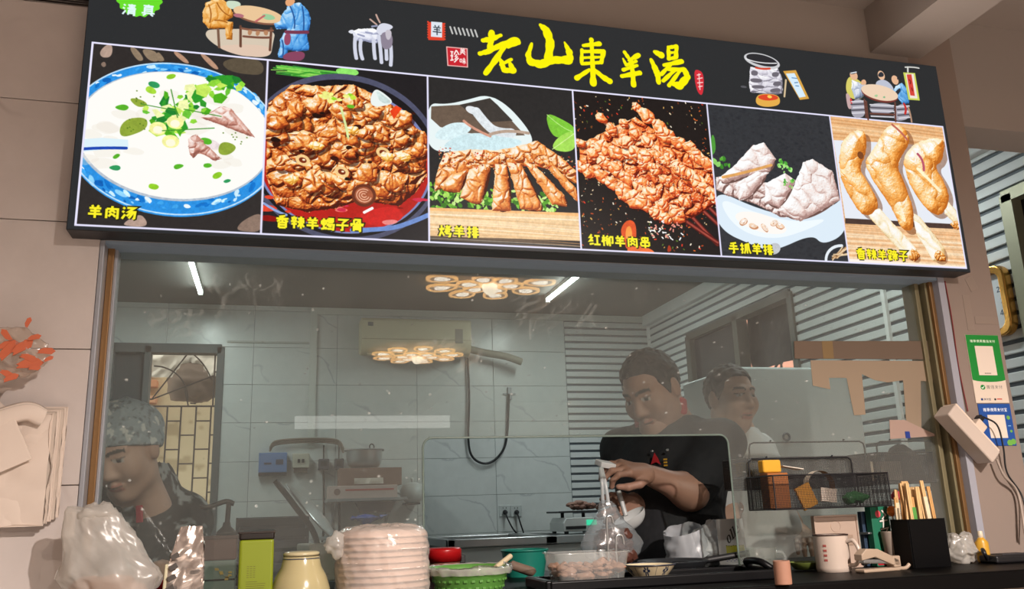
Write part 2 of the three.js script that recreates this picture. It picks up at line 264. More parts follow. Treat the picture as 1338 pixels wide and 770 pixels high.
// lamps of the dining room: flower-shaped petal lamps, seen mirrored in the glass
function flowerLamp(x, z, label) {
  const t = thing('petal_ceiling_lamp', label, 'lamp', [x, DH, z], 0, 'petal lamps on the dining room ceiling');
  part(t, 'backplate', new THREE.CylinderGeometry(0.12, 0.12, 0.03, 24), mat(0xe8e0d4, 0.5), [0, -0.015, 0]);
  const glow = mat(0xffffff, 0.5, { emissive: new THREE.Color(1, 0.5, 0.13), emissiveIntensity: 7.5 }), amber = mat(0xd9b08a, 0.5, { emissive: new THREE.Color(1, 0.62, 0.34), emissiveIntensity: 1.4 }), white = mat(0xffffff, 0.5, { emissive: new THREE.Color(1, 0.9, 0.78), emissiveIntensity: 9 });
  const leaf = (L, w, k = 1) => { const s = new THREE.Shape(), a = L * (1 - k) / 2; s.moveTo(0, a); s.bezierCurveTo(w * k, a + L * 0.15, w * 1.25 * k, L - a, 0, L - a); s.bezierCurveTo(-w * 1.25 * k, L - a, -w * k, a + L * 0.15, 0, a); return s; };
  const flat = (s, d) => new THREE.ExtrudeGeometry(s, { depth: d, bevelEnabled: false, curveSegments: 8 }).rotateX(Math.PI / 2), ringed = (L, w) => { const s = leaf(L, w); s.holes.push(new THREE.Path(leaf(L, w, 0.8).getPoints(8))); return flat(s, 0.014); };
  const ring = ringed(0.21, 0.1), body = flat(leaf(0.21, 0.1, 0.8), 0.006), core = flat(leaf(0.21, 0.1, 0.5), 0.012), ring2 = ringed(0.17, 0.085), body2 = flat(leaf(0.17, 0.085, 0.8), 0.006), core2 = flat(leaf(0.17, 0.085, 0.55), 0.012);
  for (const [n, r0, y, g3, nm] of [[6, 0.05, -0.055, [ring2, body2, core2], 'inner_petal'], [9, 0.215, -0.04, [ring, body, core], 'outer_petal']]) for (let k = 0; k < n; k++) {
    const a = (k + 0.5) * Math.PI * 2 / n, o = part(t, nm, g3[1], amber, [Math.sin(a) * r0, y, Math.cos(a) * r0], [0, a, 0]); part(o, 'glowing_rim', g3[0], glow, [0, 0.004, 0]); part(o, 'bright_core', g3[2], white, [0, 0.002, 0]);
  }
  part(t, 'hub', new THREE.SphereGeometry(0.05, 16, 8), mat(0xffffff, 0.5, { emissive: new THREE.Color(1, 0.85, 0.65), emissiveIntensity: 10 }), [0, -0.075, 0]);
  const l = new THREE.SpotLight(new THREE.Color(1, 0.9, 0.83), DINING, 0, 1.5, 1, 2); l.position.set(x, DH - 0.085, z); l.target.position.set(x, 0, z); l.castShadow = true; l.shadow.radius = 1.5; scene.add(l, l.target);
}
flowerLamp(1.2967, -0.12 - -3.1793, 'petal ceiling lamp of the dining room closest to the sign wall');
flowerLamp(1.2423, -0.12 - -5.781, 'petal ceiling lamp of the dining room farther from the sign wall');

// ---------------------------------------------------------------- the lit menu sign (flat print behind an acrylic face)
const SIGN = { x0: -0.4425, x1: 1.889, y0: 1.866, y1: 2.512, z: 0.065 };
function drawSign(c, W, H) {
  const blob = (pts, fill) => { c.fillStyle = fill; c.beginPath(); const n = pts.length, m = (a, b) => [(a[0] + b[0]) / 2, (a[1] + b[1]) / 2]; c.moveTo(...m(pts[n - 1], pts[0])); for (let i = 0; i < n; i++) c.quadraticCurveTo(...pts[i], ...m(pts[i], pts[(i + 1) % n])); c.closePath(); c.fill(); };
  const poly = (pts, fill) => { c.fillStyle = fill; c.beginPath(); pts.forEach((p, i) => c[i ? 'lineTo' : 'moveTo'](...p)); c.closePath(); c.fill(); };
  const line = (pts, col, w) => { c.strokeStyle = col; c.lineWidth = w; c.lineCap = c.lineJoin = 'round'; c.beginPath(); c.moveTo(...pts[0]); if (pts.length === 2) c.lineTo(...pts[1]); else for (let i = 1; i < pts.length - 1; i++) { const e = i === pts.length - 2 ? pts[i + 1] : [(pts[i][0] + pts[i + 1][0]) / 2, (pts[i][1] + pts[i + 1][1]) / 2]; c.quadraticCurveTo(...pts[i], ...e); } c.stroke(); };
  const ell = (x, y, a, b, rot, fill) => { c.fillStyle = fill; c.beginPath(); c.ellipse(x, y, a, b, rot, 0, 7); c.fill(); };
  const brush = (pts, col) => { c.fillStyle = col; for (let i = 1; i < pts.length; i++) { const [a, b, r] = pts[i - 1], [d, e, q] = pts[i]; for (let t = 0; t <= 1; t += 0.04) { const w = (r + (q - r) * t) / 2 * 1.28 * (1 + 0.1 * Math.sin(t * 9 + a)); c.beginPath(); c.arc(a + (d - a) * t, b + (e - b) * t, w, 0, 7); c.fill(); } } };
  const pick = (a) => a[Math.floor(rnd() * a.length)];
  const rough = (x, y, r, n = 9, j = 0.45, sq = 1, rot = 0) => Array.from({ length: n }, (_, i) => { const a = i / n * 6.283, q = r * rr(1 - j, 1), X = Math.cos(a) * q, Y = Math.sin(a) * q * sq; return [x + X * Math.cos(rot) - Y * Math.sin(rot), y + X * Math.sin(rot) + Y * Math.cos(rot)]; });
  const inside = (pts, x, y) => { let k = false; for (let i = 0, j = pts.length - 1; i < pts.length; j = i++) if ((pts[i][1] > y) !== (pts[j][1] > y) && x < (pts[j][0] - pts[i][0]) * (y - pts[i][1]) / (pts[j][1] - pts[i][1]) + pts[i][0]) k = !k; return k; };
  // one piece of cooked meat: dark outline, body, fibres, glossy spots; pal = dark, body, body, light, gloss
  function chunk(x, y, r, pal, sq = 0.75, rot = rr(-0.9, 0.9)) {
    blob(rough(x, y + r * 0.14, r * 1.13, 10, 0.3, sq, rot), pal[0]); blob(rough(x, y, r, 10, 0.35, sq, rot), pick([pal[1], pal[2]]));
    for (let i = 0; i < 7; i++) blob(rough(x + rr(-0.55, 0.55) * r, y + rr(-0.5, 0.5) * r * sq, r * rr(0.12, 0.42), 7, 0.6, rr(0.3, 0.8), rot + rr(-0.5, 0.5)), pick([pal[1], pal[2], pal[3], pal[3], pal[0]]));
    for (let i = 0; i < 4; i++) blob(rough(x + rr(-0.5, 0.4) * r, y + rr(-0.6, 0.2) * r * sq, r * rr(0.06, 0.17), 6, 0.5, 0.6, rot), pick([pal[3], pal[4]]));
  }
  function heap(region, n, r0, r1, pal, sq) {
    const xs = region.map((p) => p[0]), ys = region.map((p) => p[1]), list = [];
    for (let k = 0; list.length < n && k < n * 20; k++) { const x = rr(Math.min(...xs), Math.max(...xs)), y = rr(Math.min(...ys), Math.max(...ys)); if (inside(region, x, y)) list.push([x, y]); }
    list.sort((a, b) => a[1] - b[1]).forEach(([x, y]) => chunk(x, y, rr(r0, r1), pal, sq));
  }
  let bounds = [0, 0, W, H];
  // a printed photograph of something lumpy: a height field shaded once, for the print
  const hex = (s) => [1, 3, 5].map((i) => parseInt(s.slice(i, i + 2), 16));
  function solid(region, o) {
    const xs = region.map((p) => p[0]), ys = region.map((p) => p[1]), x0 = Math.floor(Math.min(...xs)) - 1, y0 = Math.floor(Math.min(...ys)) - 1, w = Math.ceil(Math.max(...xs)) - x0 + 2, h = Math.ceil(Math.max(...ys)) - y0 + 2, H = new Float32Array(w * h), M = new Uint8Array(w * h), Q = new Float32Array(w * h);
    const cr = Math.cos(o.rot || 0), sr = Math.sin(o.rot || 0), st = o.stretch || 1, cell = o.cell || 24, R = o.round || 14, sd = o.seed || 0, amp = o.amp ?? 7, pal = o.pal.map(hex);
    for (let y = 0; y < h; y++) for (let x = 0; x < w; x++) {
      const X = x + x0, Y = y + y0; if (X < bounds[0] || X > bounds[2] || Y < bounds[1] || Y > bounds[3] || !inside(region, X + 3 * (noise(X * 0.12, Y * 0.12, sd) - 0.5), Y + 3 * (noise(X * 0.12, Y * 0.12, sd + 9) - 0.5))) continue; M[y * w + x] = 1;
      let de = 1e9; for (let i = 0, j = region.length - 1; i < region.length; j = i++) { const [ax, ay] = region[j], [bx2, by2] = region[i], dx = bx2 - ax, dy = by2 - ay, t = Math.max(0, Math.min(1, ((X - ax) * dx + (Y - ay) * dy) / (dx * dx + dy * dy || 1))), q = Math.hypot(X - ax - dx * t, Y - ay - dy * t); if (q < de) de = q; }
      const e = 1 - Math.min(1, de / R), wx = X + 9 * (noise(X * 0.05, Y * 0.05, sd + 3) - 0.5) * 2, wy = Y + 9 * (noise(X * 0.05, Y * 0.05, sd + 6) - 0.5) * 2, u = (wx * cr + wy * sr) / cell / st, v = (-wx * sr + wy * cr) / cell, iu = Math.floor(u), iv = Math.floor(v); let f1 = 9, f2 = 9, id = 0;
      for (let a = -1; a < 2; a++) for (let b = -1; b < 2; b++) { const cx = iu + a, cy = iv + b, d = Math.hypot(cx + hash3(cx, cy, sd | 0) - u, cy + hash3(cy, cx, 7 + (sd | 0)) - v); if (d < f1) { f2 = f1; f1 = d; id = hash3(cx, cy, 31); } else if (d < f2) f2 = d; }
      const gap = Math.min(1, (f2 - f1) * 2.2); H[y * w + x] = R * 0.8 * Math.sqrt(Math.max(0, 1 - e * e)) + amp * (Math.sqrt(gap) * (0.6 + 0.8 * id) + 0.8 * fbm(X * 0.045, Y * 0.045, sd) + 0.13 * noise(X * 0.3, Y * 0.3, sd)); Q[y * w + x] = 0.35 * gap + 0.4 * id + 0.5 * (fbm(X * 0.045, Y * 0.045, sd + 20) - 0.25);
    }
    const im = c.getImageData(x0, y0, w, h), d = im.data;
    for (let y = 1; y < h - 1; y++) for (let x = 1; x < w - 1; x++) {
      const k = y * w + x; if (!M[k]) continue; const hl = M[k - 1] ? H[k - 1] : H[k] - 2, hr = M[k + 1] ? H[k + 1] : H[k] - 2, hu = M[k - w] ? H[k - w] : H[k] - 2, hd = M[k + w] ? H[k + w] : H[k] - 2, nx = -(hr - hl) * 0.5, ny = -(hd - hu) * 0.5, L = Math.hypot(nx, ny, 1.3), lam = Math.max(0, (-0.42 * nx - 0.62 * ny + 0.66 * 1.3) / L), sp = Math.pow(Math.max(0, (-0.25 * nx - 0.42 * ny + 0.87 * 1.3) / L), 26) * (o.spec ?? 0.6) * (0.4 + noise((x + x0) * 0.2, (y + y0) * 0.2, sd + 2));
      const t = Math.max(0, Math.min(2.999, (o.lift || 0) + 3.1 * lam * (0.45 + 0.75 * Q[k]))), a = Math.floor(t), f = t - a, i = k * 4; for (let j = 0; j < 3; j++) { let q = pal[a][j] + (pal[a + 1][j] - pal[a][j]) * f; q += (255 - q) * Math.min(1, sp); d[i + j] = q; }
    }
    c.putImageData(im, x0, y0);
  }
  const leafy = (x, y, r, cols, n = 8) => { for (let i = 0; i < n; i++) blob(rough(x + rr(-1, 1) * r, y + rr(-0.7, 0.7) * r, r * rr(0.25, 0.6), 8, 0.6, rr(0.4, 0.9), rr(0, 3)), pick(cols)); };
  const ringBit = (x, y, r) => { ell(x, y, r, r * 0.7, rr(0, 3), pick(['#4fae1e', '#2f9a2c', '#8ed63c'])); ell(x, y, r * 0.5, r * 0.32, 0, '#e9f7a8'); };

  c.fillStyle = '#2c2e30'; c.fillRect(0, 0, W, H);
  for (let i = 0; i < 5000; i++) { c.fillStyle = 'rgba(255,255,255,0.012)'; c.fillRect(rnd() * W, rnd() * H, 3, 3); }
  const sep = [[[14,171],[14,556]], [[348,175],[351,556]], [[686,178],[687,558]], [[1025,180],[1019,560]], [[1364,179],[1359,557]], [[1700,179],[1699,560]], [[2033,179],[2042,561]]].map((p) => (p[0][0] + p[1][0]) / 2);
  const top = [[14,171],[2033,179]], bot = [[14,556],[2042,561]], T = (top[0][1] + top[1][1]) / 2, B = (bot[0][1] + bot[1][1]) / 2;
  const panel = (k, fill, f) => { bounds = [sep[k], T, sep[k + 1], B]; c.save(); c.beginPath(); c.rect(sep[k], T, sep[k + 1] - sep[k], B - T); c.clip(); c.fillStyle = fill; c.fillRect(sep[k], T, sep[k + 1] - sep[k], B - T); f(sep[k], sep[k + 1] - sep[k], B - T); c.restore(); };
  const STEW = ['#3a0d06', '#b4481a', '#f0953f', '#ffdca4'], SKEW = ['#5c140a', '#dc5426', '#fb9a4e', '#ffe6bc'], RIB = ['#5c2210', '#d0682a', '#f8a858', '#ffe6c4'], BOIL = ['#6d4f4a', '#bf9a92', '#ecd9d2', '#ffffff'], TROT = ['#7a3410', '#d27a28', '#f8b35e', '#ffecc4'], BONE = ['#a06a38', '#e2bf86', '#fbeccb', '#ffffff'], PALE = ['#8a6a64', '#cfaaa2', '#e6cfc8', '#f6eae4', '#ffffff'];

  // 1: mutton soup in a blue and white bowl
  panel(0, '#302c2b', () => {
    blob([[27,194],[40,175],[51,176],[51,203],[33,207]], '#b59b8c'); blob([[31,220],[39,213],[43,223],[37,228]], '#8a7466');
    for (const p of [[[80,177],[93,176],[113,202],[99,208]], [[101,177],[131,178],[143,201],[121,206]], [[134,177],[151,198],[143,203],[132,200]]]) blob(p, '#8f7c66');
    for (const p of [[[161,177],[176,177],[200,201],[185,201]], [[212,175],[227,176],[258,208],[242,208]]]) blob(p, '#b99077');
    blob([[257,190],[288,175],[339,176],[344,212],[297,213],[269,207]], '#5c5141');
    ell(180.6,367.4,201.2,164.7, 0.06, '#1d86d8'); ell(180.6,367.4,201.2,164.7, 0.06, 'rgba(80,180,255,.25)');
    const cx = [180.4,364.1,192.7,151.8];
    for (let i = 0; i < 150; i++) { const a = rr(0, 6.283), k = rr(0.92, 1.03), x = cx[0] + Math.cos(a) * cx[2] * k, y = cx[1] + Math.sin(a) * cx[3] * k; blob(rough(x, y, rr(4, 16), 8, 0.6, 0.5, a + 1.57 + rr(-0.5, 0.5)), pick(['#0b62b8', '#0f74cc', '#3fa6ee', '#cdeeff', '#eefaff', '#8fd2ff'])); }
    c.lineWidth = 3; c.strokeStyle = '#bfe2ff'; c.beginPath(); c.ellipse(180.5,365.8,199.8,161.5, 0.06, 0, 7); c.stroke();
    ell(180.2,360.9,184.3,138.8, 0.05, '#b9c3cf'); ell(181.5,359.1,181.6,135.6, 0.05, '#fffdf8');
    for (let i = 0; i < 26; i++) blob(rough(...[[160,351]][0].map((v, q) => v + rr(-1, 1) * (q ? 85 : 150)), rr(14, 40), 9, 0.4, 0.5), 'rgba(238,230,214,.35)');
    blob([[221,318],[247,302],[262,288],[281,293],[317,335],[330,354],[295,342],[264,331]], '#c98f82'); blob([[258,301],[281,299],[310,336],[283,330]], '#b0776b'); blob([[221,318],[247,309],[275,322],[252,330]], '#f2e4de');
    blob([[203,365],[219,355],[236,375],[267,403],[256,410],[225,393],[215,407],[207,399]], '#c68a76'); blob([[223,359],[261,367],[266,385],[244,387]], '#eddfe0');
    for (const p of [[[76,352],[89,332],[125,327],[127,352],[92,372],[78,371]], [[265,364],[300,374],[282,397],[259,395]], [[86,288],[112,289],[127,301],[106,309]]]) { blob(p, '#8fa63a'); for (let i = 0; i < 9; i++) ell(p[0][0] + rr(0, 50), p[0][1] + rr(-18, 10), 1.5, 1.5, 0, '#5d7d22'); }
    for (let i = 0; i < 95; i++) { const [x, y] = [[[189,295]][0], [[213,271]][0], [[158,318]][0], [[255,238]][0], [[173,342]][0]][i % 5]; const a = rr(0, 6.283), k = rr(0, 46); poly(rough(x + Math.cos(a) * k, y + Math.sin(a) * k * 0.6, rr(8, 22), 5, 0.45, rr(0.35, 0.9), rr(0, 3)), pick(['#2f9a2c', '#4fae1e', '#8ed63c', '#1f7f2e', '#c5e85e', '#6cc43a', '#f2f7b0'])); }
    for (const [x, y] of [[132,254],[163,234],[128,268],[146,356],[168,375],[262,441],[281,451],[188,427],[242,421],[75,439],[146,473],[77,310],[237,369],[74,415]]) blob(rough(x, y, rr(9, 17), 6, 0.35, 0.6, rr(-0.6, 0.6)), pick(['#57b12a', '#2f9a5c', '#a6d93c', '#8fcb2a']));
    for (const [x, y] of [[146,349],[177,333],[171,375]]) { ell(x, y, 16, 14, 0, '#f6f3a0'); ell(x, y + 3, 9, 8, 0, '#fffbe0'); }
    solid([[221,318],[247,302],[262,288],[281,293],[317,335],[330,354],[295,342],[264,331]], { pal: ['#7a4a40', '#b87868', '#deb2a4', '#fbeee8'], cell: 22, amp: 5, round: 22, stretch: 2, rot: 0.7, spec: 0.3, lift: 0.5 }); solid([[203,365],[219,355],[236,375],[267,403],[256,410],[225,393],[215,407],[207,399]], { pal: ['#7a4a40', '#b87868', '#deb2a4', '#fbeee8'], cell: 20, amp: 5, round: 16, spec: 0.3, lift: 0.4 });
    for (let i = 0; i < 5; i++) line([[[185,299]][0], [[206,280]][0]].map(([x, y]) => [x + rr(-90, 60), y + rr(-30, 60)]), '#3f8f2a', 2);
    poly([[11,384],[46,378],[93,378],[95,394],[48,403],[14,410]], '#dff3fb'); line([[14,404],[48,398],[91,396]], '#1c46b0', 6);
    blob([[94,552],[124,528],[139,544],[137,556],[105,556]], '#b59a8c'); blob([[303,547],[318,529],[351,511],[353,556],[307,555]], '#8b7466');
  });
  // 2: spicy mutton spine
  panel(1, '#211f22', () => {
    for (let i = 0; i < 40; i++) line([[[360,192]][0], [[460,195]][0]].map(([x, y]) => [x + rr(-10, 60), y + rr(-8, 14)]), pick(['#3c9a2f', '#66c04a', '#2d7a33', '#8fd85a']), rr(2, 5));
    blob([[486,178],[532,173],[541,191],[495,196]], '#8fe36a');
    ell(513.9,378.3,200.6,187.9, 0.05, '#50526a'); ell(513.9,380.0,191.1,175.9, 0.05, '#1a181b'); ell(514.0,385.2,181.6,163.7, 0.05, '#7d86b8'); ell(514.1,388.6,175.2,156.7, 0.05, '#b81f18');
    for (let i = 0; i < 16; i++) blob(rough([516,514][0] + rr(-190, 190), [516,514][1] + rr(-60, 20), rr(8, 30), 8, 0.5, 0.4), pick(['#e2452c', '#8c120e', '#f2766a', '#d22c4a']));
    const region = [[353,274],[399,226],[461,223],[525,213],[590,239],[639,273],[681,332],[682,410],[654,455],[622,483],[543,474],[497,494],[437,507],[376,495],[354,434]];
    solid(region, { pal: STEW, cell: 34, amp: 15, round: 26, spec: 0.9, seed: 4, lift: 0.15 });
    for (let i = 0; i < 80; i++) { const a = rr(0, 6.283), k = Math.sqrt(rnd()), [x, y] = [511,358], R = rough(x + Math.cos(a) * k * 158, y + Math.sin(a) * k * 108, rr(20, 40), 9, 0.35, 0.75, rr(-0.8, 0.8)); blob(R.map(([p, q]) => [p + 6, q + 7]), 'rgba(40,8,4,.6)'); solid(R, { pal: STEW, cell: 20, amp: 7, round: 16, stretch: 1.8, rot: rr(0, 3), spec: 1, seed: i * 3, lift: 0.45 }); }
    for (let i = 0; i < 14; i++) { const x = rr(sep[1] + 20, sep[2] - 20), y = rr(T + 90, B - 90); blob(rough(x, y, rr(5, 15), 7, 0.5, 0.6), pick(['#25100c', '#150b0a', '#3b140b'])); }
    for (const [x, y] of [[426,395],[590,365],[505,415]]) { ell(x, y, 15, 12, 0.4, '#f6cf8e'); ell(x, y, 8, 6, 0.4, '#7c2f14'); ell(x + 2, y - 1, 3, 2, 0, '#ffeccb'); }
    for (const [x, y] of [[598,373],[634,371],[451,360],[405,439],[526,319]]) solid(rough(x, y, 18, 8, 0.3, 0.7), { pal: ['#a8601a', '#f0a83c', '#ffd778', '#fff6d8'], cell: 12, amp: 3, round: 12, spec: 1, lift: 0.5 });
    ell(550.9,463.7,25.0,25.2, 0.3, '#6d3320'); ell(550.9,463.7,18.8,18.4, 0.3, '#a85a3a'); for (let i = 0; i < 3; i++) { c.strokeStyle = '#f1b99a'; c.lineWidth = 2; c.beginPath(); c.ellipse(551,464, 5 + i * 5, 4 + i * 5, 0.3, 0, 5); c.stroke(); }
    blob([[562,240],[572,218],[587,223],[617,248],[579,261],[564,258]], '#eef6f2'); blob([[573,220],[585,228],[613,249],[583,252]], '#cfe0dc'); poly([[604,268],[617,253],[630,259],[613,286]], '#e8431c');
    for (let i = 0; i < 14; i++) blob(rough([488,256][0] + rr(-26, 40), [488,256][1] + rr(-18, 14), rr(6, 15), 7, 0.5, 0.6), pick(['#9ad82c', '#c9ea46', '#6ab82a', '#f0f28a'])); line([[501,269],[513,311],[517,337]], '#d8e8a0', 5);
    blob([[536,508],[568,493],[617,481],[638,506],[605,526],[568,532]], '#cf2420'); blob([[584,518],[613,512],[625,518],[597,528]], '#f08a86'); line([[552,501],[568,491]], '#fff', 6);
    line([[528,541],[588,537],[638,524],[685,499]], '#6f8fce', 10); line([[353,494],[374,509],[397,516]], '#8fa8dc', 5);
  });
  // 3: roast ribs on a board
  panel(2, '#2b2a2a', () => {
    blob([[685,240],[722,240],[757,231],[841,198],[939,312],[878,337],[840,342],[754,349],[681,355]], '#eaf6f6'); poly([[694,248],[757,238],[826,215],[843,230],[904,298],[824,307],[755,302],[713,295],[693,277]], '#6b5a4c'); poly([[757,238],[826,215],[843,230],[877,265],[807,276]], '#3f3a36');
    blob([[691,322],[730,283],[776,278],[786,296],[738,327]], '#d8eef2'); blob([[713,338],[772,300],[858,304],[911,314],[840,342],[738,350]], '#cfe9ee');
    ell(785.5,248.4,15.5,9.2, 0.3, '#e9eef2'); line([[794,251],[811,275],[838,298],[873,295]], '#dfe6ea', 22); line([[766,276],[783,292],[824,307]], '#d79a82', 6); line([[824,303],[859,286],[912,292]], '#b9a08e', 7);
    blob([[955,236],[994,251],[1023,267],[1022,286],[977,301],[959,277]], '#7fc83c'); blob([[1024,271],[1023,330],[962,330],[977,297]], '#a6de5a'); line([[958,243],[993,274],[1016,279]], '#b8e884', 2); line([[967,326],[997,303],[1022,282]], '#d4f29a', 2);
    for (let i = 0; i < 120; i++) { const t = rnd(); leafy([690,458][0] + t * 270, [690,458][1] + rr(-20, 18), 20, ['#7fc43e', '#a9dc60', '#5a9f2c', '#cdf08e', '#3f7d22'], 2); }
    poly([[686,482],[819,479],[1024,474],[1026,491],[686,497]], '#f9bd7e'); poly([[686,489],[921,482],[1027,482],[1024,539],[686,545]], '#f2cf9e'); for (let i = 0; i < 24; i++) { const y = [785,497][1] + i * 2.4; line([[sep[2], y], [sep[2] + 150, y + rr(-2, 2)], [sep[3], y + rr(2, 8)]], pick(['rgba(205,150,95,.4)', 'rgba(255,235,205,.5)']), 1.6); }
    line([[686,497],[852,493],[1026,491]], '#ffe9c8', 3);
    for (const p of [[[705,395],[721,355],[772,342],[840,338],[879,328],[932,307],[956,325],[989,346],[1022,375],[1024,407],[952,373],[908,372],[839,378],[787,392],[753,416],[720,435],[697,444]]]) solid(p, { pal: RIB, cell: 24, amp: 9, round: 26, spec: 0.8, seed: 2, lift: 0.4 });
    for (const p of [[[774,390],[808,373],[823,375],[799,465],[779,466],[753,454]], [[834,371],[860,372],[865,478],[822,481]], [[860,365],[891,366],[933,456],[934,474],[887,473]], [[897,362],[924,367],[989,435],[993,460],[961,458]], [[931,343],[955,351],[1018,415],[1023,451],[994,424]], [[737,403],[770,390],[753,443],[716,442],[710,429]]]) { blob(p.map(([x, y]) => [x + 5, y + 3]), '#4a1808'); solid(p, { pal: RIB, cell: 20, amp: 5, round: 22, stretch: 1.6, rot: 1.3, spec: 0.9, seed: p[0][0], lift: 0.55 }); }
    for (let i = 0; i < 260; i++) { const x = rr([707,365][0], sep[3]), y = rr([840,340][1], [839,385][1]); c.fillStyle = pick(['#d8432a', '#fff0d0', '#f7c88a', '#8c2c10']); c.fillRect(x, y, rr(1.5, 4), rr(1.5, 3)); }
  });
  // 4: red willow skewers
  panel(3, '#211c1b', () => {
    for (let i = 0; i < 520; i++) { const x = rr(sep[3], sep[4]), y = rr(T, B - 10), k = rr(1, 4); c.save(); c.translate(x, y); c.rotate(rr(0, 3)); c.fillStyle = pick(['#d8672a', '#f0d9b0', '#b84a22', '#fff3dc', '#7a3a20', '#e0b060', '#e23a24', '#5c7d2a']); c.fillRect(0, 0, k * 1.6, k * 0.8); c.restore(); }
    blob([[1122,534],[1116,506],[1135,482],[1154,486],[1156,514],[1150,542],[1130,557]], '#e2582a'); blob([[1127,529],[1131,501],[1143,496],[1146,523],[1135,547]], '#ffa04a'); blob([[1124,561],[1140,542],[1178,545],[1201,558],[1176,568]], '#f0703a'); blob([[1225,557],[1232,533],[1240,551]], '#a8381c');
    for (const p of [[[1260,428],[1354,530]], [[1299,426],[1372,492]], [[1232,448],[1355,526]], [[1303,403],[1374,473]]]) { line(p, '#5a1a16', 11); line(p, '#a3483c', 5); }
    for (const p of [[[1080,234],[1113,267]], [[1147,239],[1178,265]], [[1171,194],[1196,225]], [[1032,302],[1054,319]]]) { line(p, '#e8b68c', 7); line(p, '#fbe0c4', 3); }
    solid([[1031,308],[1094,272],[1173,227],[1246,274],[1358,338],[1373,421],[1303,466],[1233,481],[1140,421],[1028,374]], { pal: SKEW, cell: 30, amp: 14, round: 22, rot: 0.75, spec: 0.6, seed: 6 });
    for (const [a, b, d] of [[[1175,203],[1293,293],[1385,363]], [[1147,245],[1260,340],[1365,421]], [[1037,307],[1110,323],[1204,325]], [[1089,242],[1202,344],[1299,444]], [[1031,311],[1161,387],[1272,472]], [[1028,359],[1140,421],[1251,488]], [[1204,316],[1297,356],[1369,421]]])
      for (let t = 0; t <= 1.001; t += 0.115) { const x = (1 - t) * (1 - t) * a[0] + 2 * t * (1 - t) * b[0] + t * t * d[0], y = (1 - t) * (1 - t) * a[1] + 2 * t * (1 - t) * b[1] + t * t * d[1]; const R = rough(x + rr(-5, 5), y + rr(-5, 5), rr(20, 33) * Math.min(1, 0.6 + t * 2), 9, 0.32, 0.8, 0.75); blob(R.map(([p, q]) => [p + 4, q + 5]), 'rgba(50,8,4,.55)'); solid(R, { pal: SKEW, cell: 20, amp: 6, round: 17, rot: rr(0, 3), spec: 0.9, seed: x | 0, lift: 0.6 }); }
    for (let i = 0; i < 240; i++) { const t = rr(-0.4, 1), s = rr(-0.5, 0.5); c.fillStyle = pick(['#fff3dc', '#ffd79a', '#c52f18', '#8a1d10']); c.fillRect([1201,358][0] + t * 100 + s * 90, [1201,358][1] + t * 80 - s * 60, rr(1.5, 4), rr(1.5, 3)); }
    for (let i = 0; i < 46; i++) { c.save(); c.translate(...[1224,500].map((v, q) => v + rr(-1, 1) * (q ? 22 : 44))); c.rotate(rr(0, 3)); c.fillStyle = pick(['#fff', '#ffe9c8', '#f39a8a']); c.fillRect(0, 0, rr(4, 9), 3); c.restore(); }
  });
  // 5: hand-grab ribs, pale boiled mutton on a white plate
  panel(4, '#34363a', () => {
    for (let i = 0; i < 900; i++) { c.fillStyle = 'rgba(20,20,24,.12)'; c.fillRect(rr(sep[4], sep[5]), rr(T, B), 9, 5); }
    blob([[1352,314],[1366,254],[1374,259],[1374,302]], '#4f9a3a'); leafy(...[[1385,323]][0], 20, ['#5dae3c', '#8fd06a', '#3f8a2c'], 10);
    blob([[1357,392],[1458,434],[1567,455],[1695,412],[1725,354],[1710,481],[1633,520],[1608,491],[1499,541],[1456,532],[1354,493]], '#dfeefa'); blob([[1363,410],[1456,446],[1566,466],[1662,447],[1605,479],[1498,515],[1402,490]], '#f2fbff'); ell(1473.4,471.3,66.9,22.8, 0.2, '#fffaf4');
    for (const [x, y] of [[1428,470],[1452,480],[1482,482],[1508,469],[1523,476]]) chunk(x, y, 13, ['#c98a62', '#f0d0b4', '#f7e2d0', '#fff', '#fff'], 0.6);
    for (const p of [[[1367,364],[1416,353],[1465,373],[1517,365],[1576,384],[1684,367],[1697,400],[1610,448],[1526,453],[1459,423],[1391,408],[1364,395]]]) solid(p, { pal: BOIL, cell: 26, amp: 10, round: 16, spec: 0.3, seed: 8, lift: 0.2 });
    for (const p of [[[1371,368],[1423,325],[1474,274],[1504,264],[1532,305],[1512,338],[1452,354],[1386,378]], [[1607,307],[1634,297],[1686,325],[1697,400],[1577,462],[1520,438],[1569,377]], [[1414,376],[1478,341],[1509,342],[1450,408],[1421,418]], [[1495,371],[1553,339],[1580,357],[1529,430],[1489,421]]]) { blob(p.map(([x, y]) => [x + 3, y + 5]), '#6d4f48'); solid(p, { pal: BOIL, cell: 34, amp: 7, round: 26, stretch: 2, rot: rr(0, 1.5), spec: 0.5, seed: p[0][0], lift: 0.75 }); }
    line([[1385,363],[1447,347],[1518,322]], '#e0a45e', 7); for (const [x, y] of [[1558,331],[1562,366],[1547,316]]) leafy(x, y, 15, ['#7fd05a', '#a8e884', '#4fa83a'], 9);
    c.strokeStyle = '#e8f0f6'; c.lineWidth = 7; c.beginPath(); c.ellipse(1686,561, 50, 44, 0, 3.2, 4.7); c.stroke(); for (let i = 0; i < 14; i++) line([[[1663,543]][0], [[1691,528]][0]].map(([x, y]) => [x + rr(-14, 14), y + rr(-8, 12)]), pick(['#b98a5a', '#e8cda6', '#6d4f3a']), 3);
    ell(1500.2,533.7,18.2,13.1, -0.5, '#c3c6cc');
  });
